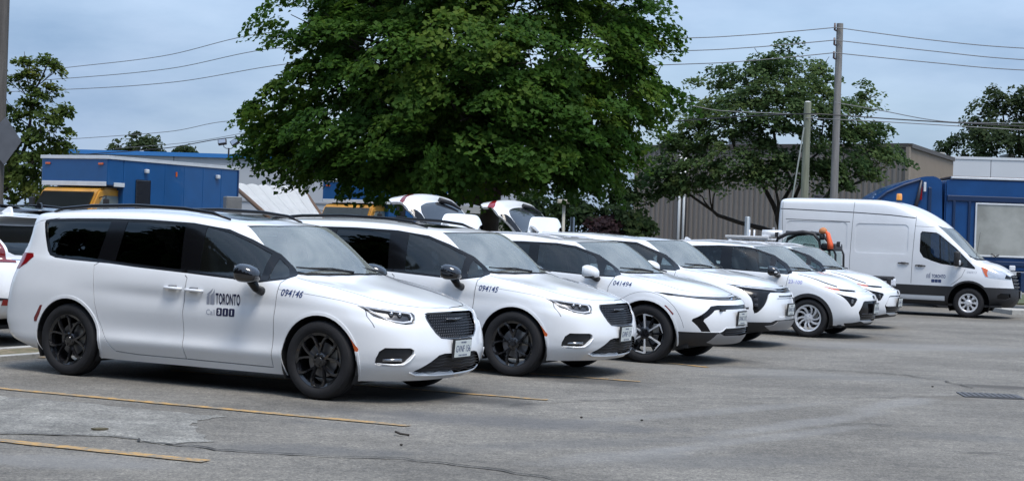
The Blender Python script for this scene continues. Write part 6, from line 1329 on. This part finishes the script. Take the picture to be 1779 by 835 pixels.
for px in (1194, 1203):
    t = (px - 1108) / (1580 - 1108) * (65 / 60.8) * .94; p = ga.lerp(gb_, t); nn = Vector((gb_.y - ga.y, -(gb_.x - ga.x), 0)).normalized(); bm = NB(); tube(bm, [p + nn * .14, p + nn * .14 + Vector((0, 0, 5.3))], .065, 10); bm_obj('downpipe', bm, WHT, v, True)
p = ga.lerp(gb_, .206); bm = NB(); tube(bm, [p + Vector((gb_.y - ga.y, -(gb_.x - ga.x), 0)).normalized() * .13, p + Vector((gb_.y - ga.y, -(gb_.x - ga.x), 0)).normalized() * .13 + Vector((0, 0, 5.3))], .05, 8); bm_obj('downpipe', bm, mat('pipe_dark', (.03, .032, .04), .5), v, True)
bm = NB(); box(bm, (0, 0, 0), (1.3, 1.2, .95), bev=.04); u = bm_obj('roof_unit', bm, mat('unit_grey', (.10, .105, .11), .5, .3), v); p = at(1295, 240, 66); u.location = (p.x, p.y, H_ + .5)
# low white building at right
WALLW = mat('wall_white', (.56, .58, .60), .6, var=.08, vscale=.3); v = empty('depot_building', (0, 0, 0), 0, 'long low white building with rooftop units at right edge', 'building')
p, q = at(1650, 300, 72), at(2300, 300, 70); p.z = q.z = 0; zt = at(1700, 275, 71.8).z; n_ = 9
for k in range(n_): wallbox(v, 'wall_panel', p.lerp(q, k / n_ + .0008), p.lerp(q, (k + 1) / n_ - .0008), 0, zt, .2, WALLW)
wallbox(v, 'roof_trim', p, q, zt - .06, zt + .06, .26, mat('trim_pale', (.66, .68, .70), .4, .2)); bk = Vector((0, 14, 0)); bm = NB(); f = bm.faces.new([bm.verts.new((*x.xy, zt + .02)) for x in (p, q, q + bk, p + bk)]); bm_obj('roof', bm, mat('roof_grey', (.22, .22, .22), .8), v); wallbox(v, 'side_wall', p + bk, p, 0, zt, .2, WALLW)
for px, wd, hh in ((1638, 2.0, .35), (1668, 1.2, .3), (1755, 1.5, .38), (1772, .35, .6), (1650, .3, .55)):
    u = at(px, 262, 76); part_box(v, 'roof_unit', (u.x, 78, zt + hh / 2 + .02), (wd, 1.4, hh), mat('unit_pale', (.40, .39, .36), .6), .03)
# pale building with a blue roof edge at left
v = empty('workshop_building', (0, 0, 0), 0, 'pale grey workshop with blue roof edge behind the blue truck', 'building')
p, q = at(100, 300, 64), at(930, 300, 62); p.z = q.z = 0; zt = 4.36; n_ = 8
for k in range(n_): wallbox(v, 'wall_panel', p.lerp(q, k / n_ + .0008), p.lerp(q, (k + 1) / n_ - .0008), 0, zt, .2, mat('wall_pale', (.40, .42, .45), .7, var=.08, vscale=.3))
wallbox(v, 'roof_trim', p, q, zt, zt + .17, .34, mat('trim_blue', (.03, .17, .45), .45), .05); wallbox(v, 'wall_band', p, q, 2.6, 2.66, .24, mat('wall_band', (.30, .31, .33), .6), .02)
bk = Vector((0, 16, 0)); bm = NB(); f = bm.faces.new([bm.verts.new((*x.xy, zt + .08)) for x in (p, q, q + bk, p + bk)]); bm_obj('roof', bm, mat('roof_grey', (.22, .22, .22), .8), v); wallbox(v, 'side_wall', p + bk, p, 0, zt, .2, WALLW)
fl = empty('floodlight', at(397, 271, 61.6), 0, 'twin black floodlights on a short mast on the blue edged roof', 'floodlight'); bm = NB(); tube(bm, [(0, 0, -.1), (0, 0, .32)], .035, 8); bm_obj('mast', bm, BLACKP, fl)
bm = NB(); tube(bm, [(-.22, 0, .50), (-.20, 0, .36), (-.10, 0, .30), (.10, 0, .30), (.18, 0, .36), (.20, 0, .46)], .016, 6); bm_obj('yoke', bm, BLACKP, fl)
for x, a in ((-.27, -10), (.24, -35)):
    bm = NB(); M = Matrix.Translation((x, 0, .56)) @ Matrix.Rotation(rad(a), 4, 'Y') @ Matrix.Rotation(rad(-25), 4, 'X'); box(bm, (0, 0, 0), (.34, .16, .24), M, .02); h = bm_obj('lamp_head', bm, BLACKP, fl); bm = NB(); box(bm, (0, -.083, 0), (.28, .01, .18), M); bm_obj('lamp_glass', bm, REFL, h)
# sloped white fabric shelter
v = empty('fabric_shelter', (0, 0, 0), 0, 'white sloped fabric shelter beside the blue box truck', 'shelter'); FAB = mat('fabric_white', (.74, .74, .73), .6, var=.08, vscale=.6)
A_, B_, C_, D_ = at(408, 320, 50), at(528, 326, 51), at(572, 392, 47.5), at(484, 388, 46.5); n_ = 6
for k in range(n_):
    bm = NB(); qd = [A_.lerp(B_, k / n_), A_.lerp(B_, (k + .985) / n_), D_.lerp(C_, (k + .985) / n_), D_.lerp(C_, k / n_)]; m_ = 6; rows = []
    for s in range(m_ + 1): rows.append([bm.verts.new(qd[0].lerp(qd[3], s / m_).lerp(qd[1].lerp(qd[2], s / m_), t / 4) + Vector((0, 0, .05 * math.sin(math.pi * t / 4) - .06 * math.sin(math.pi * s / m_)))) for t in range(5)])
    for r1, r2 in zip(rows, rows[1:]):
        for t in range(4): bm.faces.new((r1[t], r1[t + 1], r2[t + 1], r2[t]))
    bmesh.ops.solidify(bm, geom=bm.faces[:], thickness=.02); bm_obj('fabric_panel', bm, FAB, v, True, 40)
for a, b in ((A_, D_), (B_, C_)):
    bm = NB(); tube(bm, [a + Vector((0, 0, -.08)), b + Vector((0, 0, -.08))], .07, 8); bm_obj('rafter', bm, mat('rust_brown', (.10, .055, .03), .8), v, True)
for a in (A_, B_, C_, D_):
    bm = NB(); tube(bm, [(a.x, a.y, 0), (a.x, a.y, a.z - .05)], .06, 8); bm_obj('post', bm, mat('rust_brown', (.10, .055, .03), .8), v, True)
pl = [(p.x, p.y) for p in (D_, A_)]; wallbox(v, 'end_wall', Vector((A_.x, A_.y, 0)), Vector((D_.x, D_.y, 0)), 0, 1.95, .04, mat('tarp_tan', (.26, .22, .16), .8), 0)
# small beige shed past the maple
v = empty('shed', (0, 0, 0), 0, 'small beige shed under the maple behind the first open tailgate', 'shed'); p, q = at(684, 380, 58), at(905, 380, 57); p.z = q.z = 0
wallbox(v, 'wall', p, q, 0, 2.35, .2, mat('shed_beige', (.30, .275, .235), .8, var=.1)); wallbox(v, 'roof', p + Vector((-.1, 0, 0)), q, 2.35, 2.62, .5, mat('shed_roof', (.40, .39, .37), .7)); p2 = at(722, 370, 57.6); part_box(v, 'window', (p2.x, p2.y - .05, 1.72), (.42, .1, .42), mat('door_dark', (.012, .013, .02), .25, 0, .3), .01)

# ------------------------------------------------------------------ poles, posts, wires
POL = 'wooden utility poles'
b0 = at(1447.5, 340, 45); v = empty('utility_pole', (b0.x + .02, 45, 0), 0, 'tall grey wooden pole rising above the white van', 'pole', POL); wood_pole(v, 8.15, .128, .098, WOODG)
for k, z in enumerate((8.05, 7.62, 7.22)):
    bm = NB(); tube(bm, [(-.11, -.05, z - .12), (-.16, -.06, z - .10), (-.16, -.06, z + .10)], [.03, .035, .028], 8); i_ = bm_obj('insulator', bm, mat('insulator_brown', (.10, .06, .05), .35), v, True)
b1 = at(1398, 330, 43); v = empty('utility_pole', (b1.x, 43, 0), 0, 'shorter mossy wooden pole left of the tall one', 'pole', POL); wood_pole(v, 5.62, .125, .10, WOODM)
bm = NB(); bmesh.ops.create_uvsphere(bm, u_segments=12, v_segments=8, radius=.10)
for q in bm.verts: q.co = Vector((q.co.x, q.co.y, 5.60 + q.co.z * .5))
bm_obj('pole_cap', bm, WHT, v, True)
bm = NB(); tube(bm, [(-.1, -.1, 4.9), (-.32, -.4, 3.6), (-.60, -.75, 1.9), (-.92, -1.1, .05)], .022, 6); bm_obj('guy_wire', bm, mat('guy_grey', (.22, .24, .22), .6), v)
b2 = at(-6, 300, 28); v = empty('utility_pole', (b2.x, 28, 0), 0, 'dark wooden pole cut by the left edge of the view', 'pole', POL); wood_pole(v, 9.5, .135, .125, WOODD)
v = empty('road_sign', (b2.x + .19, 27.85, 0), 0, 'grey back of a diamond road sign fixed to the dark left pole', 'sign'); bm = NB(); prism(bm, [(-.26, 2.92), (.20, 3.36), (.27, 3.36), (.27, 2.50), (.20, 2.50)] if False else [(-.40, 2.98), (0, 3.42), (.30, 2.98), (0, 2.54)], -.012, .0); bm_obj('sign_plate', bm, mat('sign_back', (.17, .18, .20), .5, .5, var=.15, vscale=4), v); part_box(v, 'sign_bracket', (-.05, .02, 2.98), (.1, .04, .5), ALU, .004)
ST = mat('post_steel', (.30, .33, .35), .45, .5)
for (px, py, d, r), lb in zip(((995, 377, 33.5, .05), (1299, 376, 35.5, .062)), ('slim grey steel post behind the crossover with corner lamps', 'thick grey steel post before the brown warehouse wall')):
    p = at(px, py, d); v = empty('steel_post', (p.x, d, 0), 0, lb, 'post', 'grey steel posts behind the row'); bm = NB(); tube(bm, [(0, 0, 0), (0, 0, p.z - .02), (0, 0, p.z)], [r, r, r * .7], 14); bm_obj('shaft', bm, ST, v, True, 50); part_box(v, 'base_plate', (0, 0, .01), (.25, .25, .02), ST, .004)
p = at(980, 352, 40); v = empty('lamp_post', (p.x, 40, 0), 0, 'pale lamp post with flat square head beyond the open tailgates', 'lamp post'); bm = NB(); tube(bm, [(0, 0, 0), (0, 0, p.z)], .04, 10); bm_obj('shaft', bm, mat('post_pale', (.45, .43, .36), .6), v, True); part_box(v, 'lamp_head', (0, 0, p.z + .03), (.36, .36, .10), mat('post_pale', (.45, .43, .36), .6), .02)
WIRE = mat('wire_grey', (.16, .165, .17), .6); WIREB = mat('wire_black', (.02, .02, .022), .6)
def wire(pts, r, lab, m=WIRE):
    P = [at(*p) for p in pts]; Q = []
    for i in range(len(P) - 1):
        a, b, c, d = P[max(i - 1, 0)], P[i], P[i + 1], P[min(i + 2, len(P) - 1)]
        for k in range(12):
            t = k / 12; Q.append(.5 * ((2 * b) + (c - a) * t + (2 * a - 5 * b + 4 * c - d) * t * t + (3 * b - a - 3 * c + d) * t ** 3))
    Q.append(P[-1]); bm = NB(); tube(bm, Q, r, 5); tag(bm_obj('power_line', bm, m), lab, 'cable', 'overhead lines')
wire([(-200, 160, 66), (80, 122, 60), (280, 98, 56), (490, 55, 52), (820, 70, 48.5), (1160, 67, 46), (1300, 61, 45.4), (1452, 48, 44.9)], .014, 'topmost overhead wire from the tall pole leftward behind the maple')
wire([(-200, 158, 66), (80, 139, 60), (290, 120, 56), (505, 82, 52), (820, 95, 48.5), (1165, 89, 46), (1300, 83, 45.4), (1451, 70, 44.9)], .014, 'middle overhead wire from the tall pole leftward behind the maple')
wire([(-200, 165, 66), (80, 157, 60), (300, 143, 56), (540, 108, 52), (820, 122, 48.5), (1180, 112, 46), (1300, 106, 45.4), (1449, 92, 44.9)], .014, 'lowest of three overhead wires from the tall pole leftward behind the maple')
wire([(1452, 48, 44.9), (1620, 70, 44), (1779, 84, 43), (2100, 96, 41)], .014, 'topmost overhead wire from the tall pole to the right edge')
wire([(1451, 70, 44.9), (1620, 89, 44), (1779, 104, 43), (2100, 118, 41)], .014, 'middle overhead wire from the tall pole to the right edge')
wire([(1449, 92, 44.9), (1620, 109, 44), (1779, 122, 43), (2100, 132, 41)], .014, 'lowest of three overhead wires from the tall pole to the right edge')
wire([(100, 243, 60), (290, 229, 57), (435, 209, 55), (800, 230, 50), (1130, 184, 46), (1260, 193, 45.2), (1420, 200, 44.8)], .012, 'thin wire crossing left of the maple above the blue roof edge')
wire([(200, 258, 60), (330, 247, 57), (450, 226, 55)], .010, 'faint thin wire above the floodlights left of the maple')
wire([(150, 268, 59), (290, 257, 57), (440, 236, 55), (800, 230, 50), (1130, 213, 46), (1300, 202, 44), (1400, 198, 42.8), (1450, 200, 42.6), (1600, 210, 42), (1779, 220, 41), (2100, 240, 39)], .017, 'thick black cable passing the short mossy pole', WIREB)
wire([(1450, 178, 44.8), (1530, 192, 44.2), (1640, 211, 43.2), (1779, 214, 42)], .013, 'thin cable sloping down from the tall pole above the warehouse')
wire([(1400, 205, 42.9), (1560, 213, 42), (1779, 226, 41)], .013, 'second thin cable below the black one at right')

# ------------------------------------------------------------------ trees
BARK = mat('bark_dark', (.045, .036, .028), .9, var=.35, vscale=6, bump=.5, bscale=25)
LM1 = leaf_mat('maple_leaves', (.032, .082, .014), (.054, .118, .018), (.108, .165, .022)); LM2 = leaf_mat('locust_leaves', (.050, .094, .036), (.080, .130, .046), (.130, .170, .055)); LM3 = leaf_mat('birch_leaves', (.05, .085, .02), (.09, .13, .028), (.17, .185, .04)); LM4 = leaf_mat('elm_leaves', (.030, .05, .022), (.046, .072, .030), (.08, .105, .042)); LM5 = leaf_mat('purple_leaves', (.018, .012, .014), (.034, .019, .022), (.055, .03, .03)); LM6 = leaf_mat('shrub_leaves', (.016, .032, .012), (.030, .055, .018), (.06, .085, .025))
TR = 'trees beyond the parking lot'
def LB(l): return [(tuple(at(px, py, d)), r) for px, py, d, r in l]
maple = [(530, 45, 32, 1.05), (568, 130, 31.5, 1.15), (489, 190, 32, 0.75), (474, 245, 32, 0.75), (462, 255, 32.3, 0.5), (515, 260, 31.5, 0.75), (573, 262, 31, 0.8), (646, 270, 30.5, 0.8), (723, 275, 30, 0.8), (800, 270, 29.6, 0.85), (887, 270, 29.8, 0.85), (974, 270, 30.2, 0.85), (1041, 270, 31, 0.75), (1080, 255, 31.5, 0.75), (1109, 190, 32, 0.75), (1128, 150, 32.3, 0.65), (1118, 75, 32.3, 0.8), (1085, 30, 32, 0.9),
         (607, 210, 30, 1.15), (704, 230, 29, 1.15), (800, 210, 28.6, 1.2), (896, 220, 28.8, 1.15), (993, 220, 29.5, 1.1), (1046, 170, 30.5, 0.95), (607, 80, 30.3, 1.15), (694, 110, 29.3, 1.15), (790, 100, 29, 1.2), (887, 110, 29.2, 1.15), (974, 110, 29.8, 1.15), (1036, 80, 30.8, 1.05),
         (626, -20, 31, 1.25), (723, -40, 30.2, 1.25), (829, -50, 30, 1.25), (935, -30, 30.4, 1.25), (1032, -20, 31.2, 1.15), (704, -140, 32, 1.4), (829, -170, 32, 1.5), (945, -130, 32, 1.4),
         (568, 200, 34.5, 1.1), (704, 180, 35.3, 1.2), (848, 180, 35.6, 1.2), (993, 190, 35, 1.2), (607, 60, 34.5, 1.2), (752, 40, 35, 1.3), (896, 40, 35, 1.3), (1041, 80, 34.3, 1.1), (704, 270, 34, 0.9), (896, 270, 34, 0.9), (819, 120, 32, 1.2), (1032, 288, 31, 0.62), (974, 288, 30.5, 0.62), (1078, 272, 31.5, 0.55), (896, 292, 30, 0.62), (814, 292, 30, 0.62), (607, 285, 31, 0.58), (535, 292, 31.6, 0.5), (486, 285, 32, 0.45), (704, 292, 30.5, 0.58)]
p = at(838, 380, 32); tree('maple_tree', (p.x, 32, 0), 2.6, .25, LB(maple), 'large dense green maple overhanging the row of white cars', TR, LM1, BARK, .105, 135, 17, .46, 3, flat=.30, droop=.30, inner=.15)
loc = [(1140, 300, 47.5, .8), (1185, 292, 47, .7), (1160, 258, 47.5, .8), (1222, 272, 46.8, .9), (1200, 218, 47.5, .95), (1232, 165, 48, .75), (1262, 205, 47, .95), (1252, 132, 48.5, .5), (1300, 145, 47.5, .85), (1322, 108, 48, .65), (1370, 115, 47.5, .85), (1372, 85, 48.3, .4), (1340, 165, 46.5, .95), (1400, 155, 47, .9), (1425, 118, 48, .55), (1432, 200, 46.8, .9), (1480, 195, 47.5, .8), (1500, 165, 48, .5), (1515, 235, 47.8, .7), (1470, 262, 46.8, .9), (1535, 265, 47.8, .5), (1560, 272, 48.5, .35), (1400, 252, 46.3, .9), (1330, 245, 46.3, .9), (1282, 290, 46.5, .7), (1430, 305, 46.5, .75), (1492, 300, 47, .5), (1200, 320, 47, .4), (1160, 325, 47.3, .35), (1170, 320, 47.4, .45), (1130, 310, 47.6, .4), (1240, 300, 46.8, .6), (1310, 300, 46.4, .6), (1350, 300, 46.3, .6), (1450, 290, 46.3, .7), (1520, 285, 47, .5), (1300, 190, 46.8, .9), (1380, 200, 46.2, .9)]
p = at(1362, 380, 48); tree('locust_tree', (p.x, 48, 0), 2.2, .17, LB(loc), 'spreading open crowned tree before the brown warehouse', TR, LM2, BARK, .112, 70, 25, .43, 5, flat=.35, droop=.2)
elm = [(1640, 262, 78, .5), (1655, 245, 78, .6), (1682, 228, 77.5, .9), (1712, 195, 78, 1.0), (1742, 170, 78, .85), (1772, 172, 78, 1.0), (1805, 190, 78, 1.3), (1722, 243, 77, 1.1), (1770, 240, 77, 1.2), (1692, 258, 77, .7), (1840, 200, 78, 1.5), (1812, 250, 78, 1.3)]
p = at(1768, 300, 80); tree('elm_tree', (p.x, 80, 0), 4.0, .25, LB(elm), 'dark green tree above the low white building at right edge', TR, LM4, BARK, .17, 42, 20, .50, 6)
bir = [(42, 102, 48, .32), (30, 135, 48, .5), (62, 128, 48, .38), (86, 104, 48, .22), (100, 118, 48, .15), (22, 185, 48, .7), (60, 175, 48, .55), (90, 160, 48, .35), (70, 222, 47.5, .5), (95, 208, 47.5, .4), (112, 190, 47.5, .2), (30, 245, 48, .75), (108, 240, 47.6, .33), (60, 272, 48, .75), (20, 310, 48, .8), (70, 315, 48, .7), (112, 262, 47.8, .25), (-30, 180, 48.5, 1.0), (-30, 280, 48.5, 1.2), (-20, 110, 48.5, .7), (40, 345, 48, .7)]
p = at(10, 330, 48.5); tree('ash_tree', (p.x, 48.5, 0), 2.4, .16, LB(bir), 'airy yellowish green tree at left beyond the dark pole', TR, LM3, BARK, .13, 48, 22, .34, 8, inner=.3)
for (px, ls, lb, sd) in ((240, [(205, 260, 90, .6), (235, 252, 90, 1.0), (262, 256, 90, .8), (280, 265, 90, .5)], 'small rounded tree showing above the blue truck roof', 11), (322, [(310, 266, 92, .4), (328, 262, 92, .5)], 'tiny treetop right of the rounded one over the blue roof', 12)):
    p = at(px, 330, 90); tree('tree', (p.x, 90, 0), 3.0, .15, LB(ls), lb, TR, LM4, BARK, .22, 40, 18, .5, sd)
SHR = 'bushes behind the parked row'
for nm, ls, lb, lm_, sd in (('shrub', [(880, 372, 46, .6), (905, 355, 46, .7), (935, 372, 46, .7), (925, 395, 45.5, .7)], 'dark green bush left of the pale lamp post', LM6, 21), ('shrub', [(965, 362, 47, .6), (1010, 355, 47, .7), (1000, 390, 46.5, .7), (1020, 378, 46.5, .6)], 'green bush behind the slim steel post', LM6, 22),
                           ('shrub', [(1046, 394, 45.5, .36), (1052, 402, 45, .42), (1060, 388, 46, .2)], 'purple leaved bush between two green bushes', LM5, 23), ('shrub', [(1090, 345, 47, .7), (1085, 380, 46.5, .75), (1100, 400, 46, .6), (1075, 325, 47.5, .6)], 'dark bush at the corner of the brown warehouse', LM6, 24)):
    c_ = at(ls[0][0] + 20, 400, ls[0][2]); tree(nm, (c_.x, ls[0][2] + .2, 0), .5, .06, LB(ls), lb, SHR, lm_, BARK, .13, 60, 26, .4, sd, twig=False)
# a belt of trees across the lot behind the camera: it is what the dark windows mirror
rng = np.random.default_rng(77); lob = []
path = [(-21, 22), (-26, 12), (-30, 2), (-29, -8), (-22, -18), (-10, -25), (5, -29), (22, -30), (38, -24)]
for (x0, y0), (x1, y1) in zip(path, path[1:]):
    for k in range(4):
        t = k / 4; x, y = x0 + (x1 - x0) * t + rng.normal(0, 1), y0 + (y1 - y0) * t + rng.normal(0, 1); h = 9 + 5.5 * rng.random()
        lob += [((x, y, h * .22), 2.4), ((x, y, h * .48), 2.2), ((x + rng.normal(0, .7), y, h * .75), 1.7), ((x + rng.normal(0, .7), y, h), 1.1)]
for x, y, h in ((-17, 8.5, 13), (-15.5, 2, 11), (-12, -9, 12), (-2, -15, 12)):   # taller trees standing nearer
    lob += [((x + a, y + b, h * c), r) for a, b, c, r in ((0, 0, .38, 2.6), (1.2, .8, .62, 2.2), (-1.4, -.6, .66, 2.2), (.2, .3, .88, 1.8))]
S, tone = lobe_sprays(lob, 14, rng, .2); o = leaf_cloud('tree_belt', S, 1.0, 40, .45, LM6, None, .5, .3, None, tone, 5); tag(o, kind='stuff')
